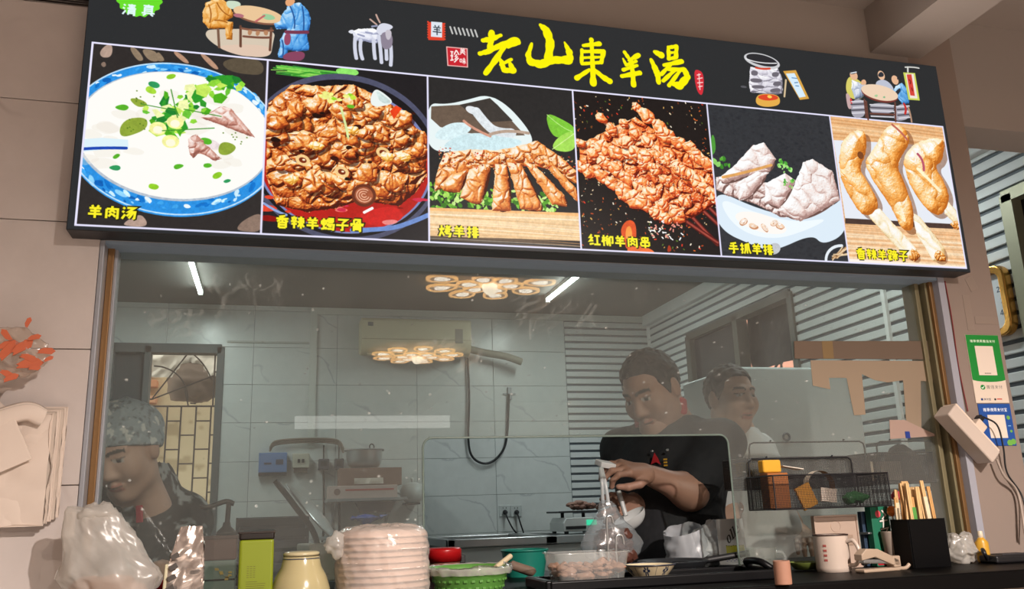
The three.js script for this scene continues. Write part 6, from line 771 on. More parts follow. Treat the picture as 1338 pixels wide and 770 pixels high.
// payment signs, tape marks and red wire on the pillar
{
  const gx0 = 1.8918, gx1 = 2.0059, gy0 = 1.5038, gy1 = 1.6993, card = (name, label, x0, x1, y0, y1, tex, m) => { const t = thing(name, label, 'sign', [(x0 + x1) / 2, y0, 0.0005]); part(t, 'card', rb(-(x1 - x0) / 2, (x1 - x0) / 2, 0, y1 - y0, 0, 0.002, 0.0008), m); part(t, 'print', new THREE.PlaneGeometry(x1 - x0 - 0.001, y1 - y0 - 0.001), mat(0xffffff, 0.45, { map: tex }), [0, (y1 - y0) / 2, 0.0023]); };
  const green = canvasTex(256, 512, (c, W, H) => { c.fillStyle = '#e4d3c2'; c.fillRect(0, 0, W, H); c.fillStyle = '#168a34'; c.fillRect(0, 0, W, 330); c.beginPath(); c.ellipse(128, 330, 140, 26, 0, 0, 7); c.fill(); textRow(c, ['tui', 'jian', 'shi', 'yong', 'weix', 'xin', 'zhi', 'fu'], 28, 36, 22, 3, 3, '#e8f2e0'); c.fillStyle = '#e9d9ca'; c.fillRect(58, 84, 142, 222); for (let i = 0; i < 5; i++) { c.fillStyle = '#6b5a52'; c.fillRect(104 + i * 10, 288, 7, 7); } c.fillStyle = '#168a34'; c.beginPath(); c.arc(70, 396, 18, 0, 7); c.fill(); c.strokeStyle = '#fff'; c.lineWidth = 5; c.beginPath(); c.moveTo(60, 396); c.lineTo(68, 404); c.lineTo(81, 388); c.stroke(); textRow(c, ['weix', 'xin', 'zhi', 'fu'], 98, 380, 28, 4, 3, '#8a8078'); c.fillStyle = '#27407a'; c.fillRect(40, 478, 16, 16); textRow(c, ['zhi', 'fu', 'bao'], 62, 477, 17, 2, 2.4, '#4a4f62'); c.fillStyle = '#222'; c.beginPath(); c.arc(150, 486, 8, 0, 7); c.fill(); c.fillStyle = '#c9463a'; c.fillRect(164, 480, 40, 8); });
  card('green_payment_sign', 'green and white payment sign with a blank white square on the pillar', gx0, gx1, gy0, gy1, green, mat(0xd9c8b8, 0.5));
  const blue = canvasTex(256, 288, (c, W, H) => { c.fillStyle = '#1c4f9e'; c.fillRect(0, 0, W, H); textRow(c, ['tui', 'jian', 'shi', 'yong', 'zhi', 'fu', 'bao'], 34, 28, 25, 3, 3.4, '#eef2f8'); c.fillStyle = '#e6d8ca'; c.fillRect(60, 76, 138, 160); c.fillStyle = '#6fae4a'; for (const [x, y, r] of [[226, 96, 14], [232, 190, 10], [206, 270, 22], [236, 262, 20]]) { c.beginPath(); c.arc(x, y, r, 0, 7); c.fill(); } c.fillStyle = '#8fc3ee'; c.fillRect(214, 150, 22, 6); });
  card('blue_payment_sign', 'blue payment sign with a blank white square below the green one', 1.8962, 2.0058, 1.3848, 1.5017, blue, mat(0x1c4f9e, 0.5));
  const tm = mat(0x8f7f74, 0.6); for (const [k, lab, x0, x1, y0, y1, r] of [[0, 'upright brown tape strip left on the pillar above the green sign', 1.9065, 1.9305, 1.712, 1.8166, 0], [1, 'level brown tape strip on the pillar next to the wall clock', 1.9368, 2.0152, 1.7315, 1.7542, 0], [2, 'slanted brown tape strip on the pillar under the light box corner', 1.9315, 1.9614, 1.8309, 1.8728, 0.4]]) { const o = single('tape_strip', lab, 'tape', rb(-(x1 - x0) / 2, (x1 - x0) / 2, -(y1 - y0) / 2, (y1 - y0) / 2, 0, 0.0008, 0.0003), tm, [(x0 + x1) / 2, (y0 + y1) / 2, 0.0003], [0, 0, r]); }
  single('red_wire', 'thin red wire running down the edge of the pillar', 'wire', tube([[JR + 0.002, TOP - 0.01, 0.003], [JR + 0.004, 1.75, 0.004], [JR + 0.002, 1.6, 0.003], [JR + 0.006, 1.48, 0.006]], 0.0016, 40, 6), mat(0x7a1c22, 0.5));
}
// white extension block hanging on the pillar
{
  const a = V(1.769,1.4789,0.05), b = V(1.8761,1.3631,0.05), L = a.distanceTo(b), t = thing('extension_block', 'white extension socket block hanging slanted on the pillar', 'extension lead', [(a.x + b.x) / 2, (a.y + b.y) / 2, 0.03]); t.rotation.z = Math.atan2(b.y - a.y, b.x - a.x);
  part(t, 'body', rb(-L / 2 - 0.01, L / 2 + 0.01, -0.03, 0.012, -0.028, 0.03, 0.005), mat(0xc6b6aa, 0.45)); part(t, 'socket_face', rb(-L / 2 - 0.008, L / 2 + 0.008, 0.012, 0.018, -0.024, 0.026, 0.002), mat(0xe0cdbd, 0.45)); part(t, 'centre_rib', rb(-L / 2, L / 2, 0.018, 0.021, -0.004, 0.004, 0.001), mat(0xb9a494, 0.5)); part(t, 'plug', rb(-0.004, 0.03, 0.018, 0.05, -0.014, 0.014, 0.004), mat(0xdcc8b6, 0.45)); part(t, 'black_plug', rb(-0.004, 0.012, 0.05, 0.066, -0.01, 0.01, 0.003), blackPlastic);
  single('black_lead', 'thin black lead curving down from the extension block', 'cable', tube([[1.8821,1.4621,0.03], [1.9236,1.4388,0.03], [1.9364,1.3786,0.025], [1.9446,1.3108,0.015], [1.9769,1.2443,0.02], [1.9478,1.1451,0.05]], 0.0024, 40, 6), blackPlastic); single('grey_lead', 'pale grey lead hanging from the lower end of the extension block', 'cable', tube([[1.9021,1.3477,0.03], [1.9181,1.3024,0.03], [1.9637,1.2548,0.02], [1.9453,1.1451,0.04]], 0.0036, 40, 6), mat(0xa8988c, 0.5));
}
// carrier bags hanging on the tiled wall
{
  const z = 0.012, x0 = -0.64, x1 = -0.4373, y0 = 1.2549, y1 = 1.5146, W = x1 - x0, H = y1 - y0, t = thing('carrier_bag_pad', 'pad of folded white paper-like carrier bags hanging on the marble tiles', 'bags', [x0 + W / 2, y0, z]), m = mat(0xd8c8bb, 0.7), m2 = mat(0xc4b5a8, 0.75);
  for (let i = 0; i < 5; i++) { const g = new THREE.BoxGeometry(W - i * 0.004 * 0 + 0.006 * (4 - i) * 0.8, H * 0.86, 0.006, 16, 24, 1); crumple(g, i === 4 ? 0.016 : 0.006, i === 4 ? 11 : 22, i * 3); part(t, 'sheet', g, i % 2 ? m2 : m, [0.005 * (4 - i) * 0.6, H * 0.43 + 0.004 * (4 - i), 0.006 + i * 0.006]); }
  const up = new THREE.BoxGeometry(W * 0.75, H * 0.3, 0.012, 14, 10, 1); { const p = up.attributes.position; for (let i = 0; i < p.count; i++) { const k = p.getY(i) / (H * 0.3) + 0.5; p.setX(i, (p.getX(i) + W * 0.375) * (1 - 0.55 * k) - W * 0.375 + 0.04 * k * 0); } } crumple(up, 0.012, 26, 4); part(t, 'gathered_top', up, m, [-W * 0.1, H * 0.9, 0.022]);
  for (let i = 0; i < 3; i++) { const f = tube([[-W * 0.5, H * 0.62 + i * 0.006, 0.05 - i * 0.004], [-W * 0.1, H * 0.76 + i * 0.006, 0.055 - i * 0.004], [W * 0.25, H * 0.86 + i * 0.006, 0.05 - i * 0.004], [W * 0.42, H * 0.82 + i * 0.005, 0.038 - i * 0.004]], 0.018, 40, 8); f.scale(1, 1, 0.35); f.translate(0, -i * 0.004, 0.03); part(t, 'folded_handle', f, i % 2 ? m2 : m); }
  part(t, 'loose_flap', crumple(rb(-0.035, 0.035, -0.045, 0.045, 0, 0.003, 0.001), 0.006, 20, 2), m, [W * 0.12, H * 0.6, 0.05], [0, 0, 0.45]); part(t, 'orange_print', new THREE.CylinderGeometry(0.026, 0.026, 0.002, 24).rotateX(Math.PI / 2), mat(0xc4692c, 0.6), [-W * 0.2, H * 0.58, 0.0405]).userData.label = 'orange printed spot'; part(t, 'hanging_loop', new THREE.TorusGeometry(0.018, 0.004, 8, 24), m, [-W * 0.22, H * 1.03, 0.03]); part(t, 'hook', rod([-W * 0.22, H * 1.03, -0.012], [-W * 0.22, H * 1.04, 0.04], 0.003), steel);
  const c = thing('orange_printed_bag', 'crinkled clear bag with orange leaf print hanging above the white bags', 'bag', [-0.5125, 1.5399, 0.03]), H2 = 1.6521 - 1.5351;
  part(c, 'film', crumple(new THREE.SphereGeometry(1, 48, 32).scale(0.085, H2 * 0.5, 0.025), 0.03, 22, 6), mat(0xf4ece4, 0.16, { transmission: 0.86, thickness: 0, side: THREE.DoubleSide }), [-0.02, H2 * 0.5, 0.025]);
  const om = mat(0xbc5426, 0.5), fish = extr([[0, 0], [0.012, 0.007], [0.03, 0.008], [0.038, 0.001], [0.03, -0.007], [0.012, -0.006], [0.0, -0.006], [0.004, -0.001]], 0.0012, 0.0005); for (const [px, py, s, a] of [[36, 437, 0.7, 1.2], [54, 467, 1, 0], [63, 480, 0.6, 0.5], [22, 470, 1.4, 0.6], [5, 462, 1.2, 0.2], [30, 485, 1.5, 0.1], [12, 492, 1, -0.6], [40, 452, 0.8, 0.3], [20, 455, 0.9, 2.2], [8, 478, 1.3, 0.9], [34, 472, 1.0, -0.4], [16, 505, 0.9, 0.4], [45, 489, 0.7, 0]]) { const o = part(c, 'orange_leaf', fish, om, [0, 0, 0.05], [0, 0.2, a]); const k = 0.0016; o.position.x = (px - 25) * k * 0.93; o.position.y = (505 - py) * k; o.scale.setScalar(s * 0.85); }
}

// ---------------------------------------------------------------- people: smooth-blended bones meshed on a grid
function nets(f, lo, hi, cell, colorOf) {
  const n = [0, 1, 2].map((i) => Math.max(3, Math.ceil((hi[i] - lo[i]) / cell) + 1)), [nx, ny, nz] = n, val = new Float32Array(nx * ny * nz), id = new Int32Array(nx * ny * nz).fill(-1), pos = [], idx = [];
  const at = (i, j, k) => i + nx * (j + ny * k);
  for (let k = 0; k < nz; k++) for (let j = 0; j < ny; j++) for (let i = 0; i < nx; i++) val[at(i, j, k)] = f(lo[0] + i * cell, lo[1] + j * cell, lo[2] + k * cell);
  const E = [[0, 1], [2, 3], [4, 5], [6, 7], [0, 2], [1, 3], [4, 6], [5, 7], [0, 4], [1, 5], [2, 6], [3, 7]], C = Array.from({ length: 8 }, (_, c) => [c & 1, (c >> 1) & 1, c >> 2]);
  for (let k = 0; k < nz - 1; k++) for (let j = 0; j < ny - 1; j++) for (let i = 0; i < nx - 1; i++) {
    const v = C.map(([a, b, c]) => val[at(i + a, j + b, k + c)]); let s = 0; for (const q of v) if (q < 0) s++; if (!s || s === 8) continue;
    let x = 0, y = 0, z = 0, m = 0; for (const [a, b] of E) if ((v[a] < 0) !== (v[b] < 0)) { const t = v[a] / (v[a] - v[b]); x += C[a][0] + (C[b][0] - C[a][0]) * t; y += C[a][1] + (C[b][1] - C[a][1]) * t; z += C[a][2] + (C[b][2] - C[a][2]) * t; m++; }
    id[at(i, j, k)] = pos.length / 3; pos.push(lo[0] + (i + x / m) * cell, lo[1] + (j + y / m) * cell, lo[2] + (k + z / m) * cell);
  }
  const quad = (a, b, c, d, flip) => { if (a < 0 || b < 0 || c < 0 || d < 0) return; if (flip) idx.push(a, c, b, a, d, c); else idx.push(a, b, c, a, c, d); };
  for (let k = 1; k < nz - 1; k++) for (let j = 1; j < ny - 1; j++) for (let i = 1; i < nx - 1; i++) {
    const o = val[at(i, j, k)] < 0;
    if (o !== (val[at(i + 1, j, k)] < 0)) quad(id[at(i, j - 1, k - 1)], id[at(i, j, k - 1)], id[at(i, j, k)], id[at(i, j - 1, k)], !o);
    if (o !== (val[at(i, j + 1, k)] < 0)) quad(id[at(i - 1, j, k - 1)], id[at(i - 1, j, k)], id[at(i, j, k)], id[at(i, j, k - 1)], !o);
    if (o !== (val[at(i, j, k + 1)] < 0)) quad(id[at(i - 1, j - 1, k)], id[at(i, j - 1, k)], id[at(i, j, k)], id[at(i - 1, j, k)], !o);
  }
  const g = new THREE.BufferGeometry(), nor = new Float32Array(pos.length), e = cell * 0.5; g.setAttribute('position', new THREE.Float32BufferAttribute(pos, 3));
  for (let i = 0; i < pos.length; i += 3) { const [x, y, z] = [pos[i], pos[i + 1], pos[i + 2]], a = f(x + e, y, z) - f(x - e, y, z), b = f(x, y + e, z) - f(x, y - e, z), c = f(x, y, z + e) - f(x, y, z - e), L = Math.hypot(a, b, c) || 1; nor[i] = a / L; nor[i + 1] = b / L; nor[i + 2] = c / L; }
  g.setAttribute('normal', new THREE.BufferAttribute(nor, 3)); g.setIndex(idx);
  if (colorOf) { const col = new Float32Array(pos.length); for (let i = 0; i < pos.length; i += 3) col.set(colorOf(pos[i], pos[i + 1], pos[i + 2]), i); g.setAttribute('color', new THREE.BufferAttribute(col, 3)); }
  return g;
}
const smin = (a, b, k) => { const h = Math.max(k - Math.abs(a - b), 0) / k; return Math.min(a, b) - h * h * k * 0.25; };
function bone(a, b, ra, rb2, sx = 1) {                       // tapered capsule between two joints
  const dx = b[0] - a[0], dy = b[1] - a[1], dz = b[2] - a[2], L2 = dx * dx + dy * dy + dz * dz || 1e-9;
  return (x, y, z) => { const px = x - a[0], py = y - a[1], pz = z - a[2], t = Math.min(1, Math.max(0, (px * dx + py * dy + pz * dz) / L2)); return Math.hypot(px - dx * t, py - dy * t, pz - dz * t) - (ra + (rb2 - ra) * t); };
}
const ball = (c, r) => (x, y, z) => { const [a, b, d] = [(x - c[0]) / r[0], (y - c[1]) / r[1], (z - c[2]) / r[2]], q = Math.hypot(a, b, d); return (q - 1) * Math.min(...r) * (q > 0.4 ? 1 : 1); };
const blend = (list, k) => (x, y, z) => { let d = 1e3; for (const f of list) d = smin(d, f(x, y, z), k); return d; };
const skinBase = [0.34, 0.19, 0.135];
const plain = (c) => () => c;
function headGeo(skin, female) {
  const face = blend([ball([0, 0.03, -0.012], [0.075, 0.09, 0.094]), ball([0, -0.035, 0.016], [0.06, 0.082, 0.068]), ball([0, -0.098, 0.048], [0.026, 0.022, 0.026]), ball([0.042, -0.065, 0.004], [0.024, 0.03, 0.034]), ball([-0.042, -0.065, 0.004], [0.024, 0.03, 0.034]), ball([0.04, -0.022, 0.052], [0.03, 0.03, 0.03]), ball([-0.04, -0.022, 0.052], [0.03, 0.03, 0.03])], 0.03);
  const nose = blend([bone([0, 0.018, 0.082], [0, -0.026, 0.1], 0.008, 0.013), ball([0.012, -0.03, 0.09], [0.009, 0.008, 0.011]), ball([-0.012, -0.03, 0.09], [0.009, 0.008, 0.011])], 0.012), brow = blend([bone([0.012, 0.03, 0.08], [0.046, 0.034, 0.064], 0.01, 0.009), bone([-0.012, 0.03, 0.08], [-0.046, 0.034, 0.064], 0.01, 0.009)], 0.01);
  const lips = blend([bone([-0.022, -0.063, 0.077], [0, -0.058, 0.088], 0.004, 0.007), bone([0.022, -0.063, 0.077], [0, -0.058, 0.088], 0.004, 0.007), bone([-0.016, -0.07, 0.078], [0.016, -0.07, 0.078], 0.006, 0.006)], 0.006), ears = blend([ball([0.079, -0.002, -0.012], [0.012, 0.032, 0.02]), ball([-0.079, -0.002, -0.012], [0.012, 0.032, 0.02])], 0.01), neck = bone([0, -0.06, -0.03], [0, -0.19, -0.045], female ? 0.046 : 0.055, female ? 0.052 : 0.066), eyes = blend([ball([0.032, 0.01, 0.067], [0.0135, 0.011, 0.0135]), ball([-0.032, 0.01, 0.067], [0.0135, 0.011, 0.0135])], 0.004);
  const f = (x, y, z) => { let d = face(x, y, z); d = smin(d, brow(x, y, z), 0.014); d = Math.max(d, -(Math.hypot((Math.abs(x) - 0.033) / 1.5, y - 0.01, (z - 0.098) / 1.2) - 0.015)); d = smin(d, nose(x, y, z), 0.014); d = smin(d, lips(x, y, z), 0.006); d = smin(d, ears(x, y, z), 0.01); d = smin(d, neck(x, y, z), 0.035); return smin(d, eyes(x, y, z), 0.004); };
  return nets(f, [-0.1, -0.2, -0.12], [0.1, 0.13, 0.13], 0.0045, (x, y, z) => {
    const ax = Math.abs(x), ex = ax - 0.032, ey = y - 0.008; if (z > 0.05) {
      if (Math.abs(ex) < 0.013 && Math.abs(ey + 0.18 * ex) < 0.0048) return Math.abs(ex) < 0.006 ? [0.015, 0.01, 0.008] : [0.42, 0.38, 0.35]; if (Math.abs(ex) < 0.017 && ey > 0.003 && ey < 0.009) return skin.map((c) => c * 0.35);
      const by = y - (0.031 + 0.004 * Math.sin((ax - 0.012) / 0.04 * 3)); if (ax > 0.01 && ax < 0.052 && Math.abs(by) < 0.0048) return [0.035, 0.025, 0.02]; if (ax < 0.023 && y < -0.054 && y > -0.077) return Math.abs(y + 0.0645) < 0.0022 ? skin.map((c) => c * 0.35) : [skin[0] * 0.92, skin[1] * 0.62, skin[2] * 0.62]; }
    const q = 0.94 + 0.12 * noise(x * 60, y * 60, z * 60); return skin.map((c) => c * q);
  });
}
function hairGeo() {                                           // short hair: cap over the skull ending at the hairline
  const cap = ball([0, 0.034, -0.016], [0.085, 0.1, 0.104]);
  const f = (x, y, z) => { const t = Math.min(1, Math.max(0, (z + 0.03) / 0.09)), h = -0.055 + 0.135 * t * t * (3 - 2 * t) - (Math.abs(x) > 0.06 && z > -0.01 && z < 0.04 ? 0.02 : 0), w = (noise(x * 90, y * 90, z * 90) - 0.5) * 0.008; return Math.max(cap(x, y, z) + w, h - y); };
  return nets(f, [-0.1, -0.08, -0.135], [0.1, 0.15, 0.11], 0.005, () => [0.018, 0.015, 0.014]);
}
function handGeo(curl, spread, skin) {                         // wrist at the origin, fingers towards +y, palm faces +z, thumb on +x
  const parts2 = [bone([0, -0.03, 0], [0, 0.01, 0], 0.024, 0.026)], K = [[-0.032, 0.08, 0], [-0.011, 0.088, 0], [0.011, 0.088, 0], [0.032, 0.083, 0]], LEN = [[0.032, 0.02, 0.017], [0.042, 0.026, 0.019], [0.044, 0.028, 0.02], [0.038, 0.024, 0.019]];
  for (const k of K) parts2.push(bone([k[0] * 0.55, 0.012, 0], k, 0.015, 0.0115)); const palm = blend(parts2, 0.022), fingers = [];
  K.forEach((k, i) => { let a = curl * 0.5, p = k, r = 0.0096; const s = (i - 1.5) * spread, ch = []; for (const L of LEN[i]) { const q = [p[0] + Math.sin(s) * L * Math.cos(a), p[1] + Math.cos(a) * L, p[2] + Math.sin(a) * L]; ch.push(bone(p, q, r, r * 0.9)); p = q; r *= 0.92; a += curl; } fingers.push(blend(ch, 0.006)); });
  const th = blend([bone([0.026, 0.02, 0.004], [0.05, 0.05, 0.018], 0.016, 0.0125), bone([0.05, 0.05, 0.018], [0.05, 0.082, 0.036], 0.0118, 0.0105), bone([0.05, 0.082, 0.036], [0.04, 0.104, 0.046], 0.0105, 0.0085)], 0.006);
  const f = (x, y, z) => { let d = palm(x, y, z); for (const g of fingers) d = Math.min(d, smin(d, g(x, y, z), 0.006)); return smin(d, th(x, y, z), 0.01); };
  return nets(f, [-0.075, -0.065, -0.05], [0.08, 0.2, 0.13], 0.0035, (x, y, z) => skin.map((c) => c * (0.93 + 0.14 * noise(x * 70, y * 70, z * 70))));
}
function placeHand(g, wrist, toward, palmDir) {
  const y = V(...toward).sub(V(...wrist)).normalize(), z = V(...palmDir), x = new THREE.Vector3().crossVectors(y, z).normalize(); z.crossVectors(x, y); const m = new THREE.Matrix4().makeBasis(x, y, z); m.setPosition(...wrist); return g.applyMatrix4(m);
}
const joined = (list) => mergeGeometries(list.map((g) => { const h = g.index ? g : g; h.deleteAttribute('uv'); return h; }));
const skinMat = (r = 0.55) => mat(0xffffff, r, { vertexColors: true });
function person(label, base, spec) {                           // spec: head, body bones, clothes
  const t = thing('person', label, 'person', base), off = (g) => g.translate(-base[0], -base[1], -base[2]);
  const hg = headGeo(spec.skin, spec.female), e = new THREE.Euler(spec.pitch, spec.yaw, spec.tilt || 0, 'YXZ'), hm = new THREE.Matrix4().makeRotationFromEuler(e); hm.setPosition(...spec.head); hg.applyMatrix4(hm.clone().scale(V(spec.hs || 1, spec.hs || 1, spec.hs || 1)));
  const bodyF = blend(spec.bones.map((b) => bone(...b)), 0.05), body = nets(bodyF, ...spec.box, 0.014, (x, y, z) => spec.skin.map((c) => c * (0.94 + 0.12 * noise(x * 40, y * 40, z * 40))));
  part(t, 'body', off(joined([body, hg, ...(spec.hands || [])])), skinMat());
  if (spec.hair) part(t, 'hair', off(hairGeo().applyMatrix4(hm.clone().scale(V(spec.hs || 1, spec.hs || 1, spec.hs || 1)))), mat(0xffffff, 0.7, { vertexColors: true }));
  for (const [name, f, box, cell, col, lab, rough] of spec.clothes) { const o = part(t, name, off(nets(f, ...box, cell, col)), mat(0xffffff, rough || 0.85, { vertexColors: true })); if (lab) o.userData.label = lab; }
  return { t, hm, off };
}
const cloth = (amp, freq, sd) => (x, y, z) => (fbm(x * freq + sd, y * freq * 0.7, z * freq) - 0.5) * amp;
// ---- cook in a black jacket holding a bag
{
  const yaw = -0.85, F = [Math.sin(yaw), 0, Math.cos(yaw)], L = [Math.cos(yaw), 0, -Math.sin(yaw)], c = [1.2459, 0, -0.62], off3 = (y, f, l) => [c[0] + F[0] * f + L[0] * l, y, c[2] + F[2] * f + L[2] * l];
  const head = [1.1685,1.6096,-0.56], sy = 1.4702, neck = off3(sy + 0.03, 0, 0), chest = off3(sy - 0.14, 0.02, 0), belly = off3(sy - 0.36, 0.05, 0), hip = off3(sy - 0.55, 0.0, 0), sL = off3(sy - 0.03, 0, 0.175), sR = off3(sy - 0.03, 0, -0.175);
  const eL = [1.195,1.2919,-0.4], wL = [1.053,1.345,-0.38], eR = [1.1785,1.3194,-0.72], wR = [1.0648,1.2558,-0.52];
  const legs = []; for (const s of [-1, 1]) { const h2 = off3(sy - 0.6, 0, 0.09 * s), k = off3(0.48, 0.02, 0.1 * s), a = off3(0.09, -0.02, 0.1 * s), toe = off3(0.04, 0.15, 0.11 * s); legs.push([h2, k, 0.085, 0.06], [k, a, 0.06, 0.042], [a, toe, 0.04, 0.032]); }
  const torso = [[neck, chest, 0.075, 0.14], [off3(sy - 0.05, 0, 0.13), off3(sy - 0.05, 0, -0.13), 0.07, 0.07], [chest, belly, 0.14, 0.145], [belly, hip, 0.145, 0.13]];
  const bones = [...torso, [sL, eL, 0.055, 0.046], [eL, wL, 0.046, 0.03], [sR, eR, 0.055, 0.045], [eR, wR, 0.044, 0.029], ...legs, [head.map((v, i) => v - (i === 1 ? 0.1 : 0)), neck, 0.05, 0.065]];
  const box = [[c[0] - 0.42, -0.01, -1.0], [c[0] + 0.42, head[1], -0.2]];
  const hands = [placeHand(handGeo(0.75, 0.04, skinBase), wL, [0.979,1.3628,-0.36], [0.1, -0.85, -0.5]), placeHand(handGeo(0.8, 0.03, skinBase), wR, [0.9984,1.2613,-0.46], [-0.1, -0.3, -0.95])];
  const up = (a, b, t) => a.map((v, i) => v + (b[i] - v) * t), wr = cloth(0.016, 16, 2), jt = blend(torso.map(([a, b, p, q]) => bone(a, b, p + 0.022, q + 0.022)), 0.06), sl = blend([bone(sL, up(sL, eL, 0.86), 0.078, 0.066), bone(sR, eR, 0.075, 0.062), bone(eR, [eR[0] * 0.7 + wR[0] * 0.3, eR[1] * 0.7 + wR[1] * 0.3, eR[2] * 0.7 + wR[2] * 0.3], 0.06, 0.055)], 0.03), jacket = (x, y, z) => Math.max(smin(jt(x, y, z), sl(x, y, z), 0.035) + wr(x, y, z), y - (neck[1] + 0.035));
  const lg = blend(legs.filter((_, i) => i % 3 < 2).map(([a, b, p, q]) => bone(a, b, p + 0.02, q + 0.03)), 0.03), shoes = blend(legs.filter((_, i) => i % 3 === 2).map(([a, b, p, q]) => bone(a, b, p + 0.012, q + 0.012)), 0.02);
  const cn = [neck[0] * 0.5 + head[0] * 0.5, neck[1] + 0.045, neck[2] * 0.5 + head[2] * 0.5], collar = (x, y, z) => { const d = Math.hypot(x - cn[0], z - cn[2]), q = y - cn[1] - 0.02 * ((x - cn[0]) * L[0] + (z - cn[2]) * L[2]) / 0.1; return Math.hypot(Math.max(0, Math.abs(q) - 0.02), d - 0.076) - 0.01; };
  const black = () => [0.012, 0.013, 0.016];
  const { t } = person('cook in a black jacket with a red collar holding a card and a bag', [c[0], 0, c[2]], { skin: skinBase, head, yaw: -1.05, pitch: 0.5, tilt: 0.08, hs: 1.05, bones, box, hands, hair: true, clothes: [
    ['jacket', jacket, [[c[0] - 0.45, sy - 0.75, -1.05], [c[0] + 0.45, sy + 0.12, -0.2]], 0.0095, black, 'black short-sleeved cook jacket'], ['collar', collar, [[cn[0] - 0.12, cn[1] - 0.06, cn[2] - 0.12], [cn[0] + 0.12, cn[1] + 0.06, cn[2] + 0.12]], 0.005, () => [0.42, 0.03, 0.035], 'red stand-up collar'],
    ['trousers', lg, [[c[0] - 0.3, 0.05, -0.95], [c[0] + 0.3, sy - 0.5, -0.3]], 0.016, black], ['shoes', shoes, [[c[0] - 0.35, -0.01, -0.95], [c[0] + 0.3, 0.16, -0.3]], 0.012, black]] });
  const em = off3(1.3901, 0.19, 0.045), rot = [0, yaw, 0]; const P = (dx, dy) => [em[0] - c[0] + L[0] * dx, em[1] + dy, em[2] - c[2] + L[2] * dx];
  part(t, 'emblem', extr([[-0.018, -0.012], [-0.004, 0.022], [0.006, 0.006], [0.014, -0.014], [0, -0.006]], 0.002), mat(0xb0202a, 0.6), P(-0.012, 0), rot).userData.label = 'small red and yellow chest emblem'; for (let i = 0; i < 3; i++) part(t, 'emblem_mark', rb(0, 0.012, 0, 0.005, 0, 0.002, 0.0006), mat(0xc99a2a, 0.6), P(0.012, -0.02 + i * 0.009), rot);
  for (let i = 0; i < 2; i++) part(t, 'snap_button', new THREE.SphereGeometry(0.005, 10, 8), steel, [off3(0, 0.185, 0.02 + 0.05 * i)[0] - c[0], 1.4177, off3(0, 0.185, 0.02 + 0.05 * i)[2] - c[2]]);
  // what he holds
  const ph = single('white_card_stack', 'small white card held up in the cook\'s hand', 'card', rb(-0.026, 0.026, -0.008, 0.008, -0.018, 0.018, 0.003), mat(0xe4e6ea, 0.4), [0.9164,1.3748,-0.36], [0.35, 0.2, -0.22]);
  const bg = thing('held_bag', 'clear plastic bag of brown meat hanging from the cook\'s hand', 'bag', [0.899, LEDGE + 0.008, -0.3]), bh = 1.2719 - LEDGE - 0.008;
  part(bg, 'film', bagGeo(0.19, bh, 0.085, 0.022, 16, 9, 0.14, -0.012, 0.35), mat(0xe6ebee, 0.18, { transmission: 0.84, thickness: 0, side: THREE.DoubleSide })); const ht = 1.363 - LEDGE - 0.008; for (const s of [-1, 1]) part(bg, 'handle', tube([[-0.012 + s * 0.006, bh * 0.97, s * 0.006], [-0.014 + s * 0.005, (bh + ht) / 2, 0], [-0.012 + s * 0.002, ht, -0.02]], 0.0055, 20, 8), mat(0xdfe4e6, 0.3, { transmission: 0.45, thickness: 0 }));
  const mb = []; for (let i = 0; i < 30; i++) { const q = new THREE.IcosahedronGeometry(rr(0.015, 0.023), 1); crumple(q, 0.012, 60, i); q.translate(rr(-0.02, 0.05), rr(0.02, 0.095), rr(-0.02, 0.02)); mb.push(q); } const me = single('bagged_meat', 'brown cooked meat inside the hanging clear bag', 'meat', merge(mb), mat(0x5a352a, 0.5), [0.899, LEDGE + 0.008, -0.3]); me.userData.kind = 'stuff';
  const ld = thing('white_scoop', 'white plastic scoop in the cook\'s lower hand', 'scoop', [0.9956,1.2303,-0.4]); const sc = new THREE.SphereGeometry(0.05, 28, 16, 0, 6.2832, 1.57, 1.57); part(ld, 'scoop', sc.scale(1, 0.85, 0.5), mat(0xc9cccc, 0.35, { side: THREE.DoubleSide }), [0, -0.0, 0], [0.3, 0, 0.5]); part(ld, 'scoop_handle', rod([-0.01, 0.0, 0], [-0.02, 0.07, -0.02], 0.007), mat(0xc9cccc, 0.35));
}
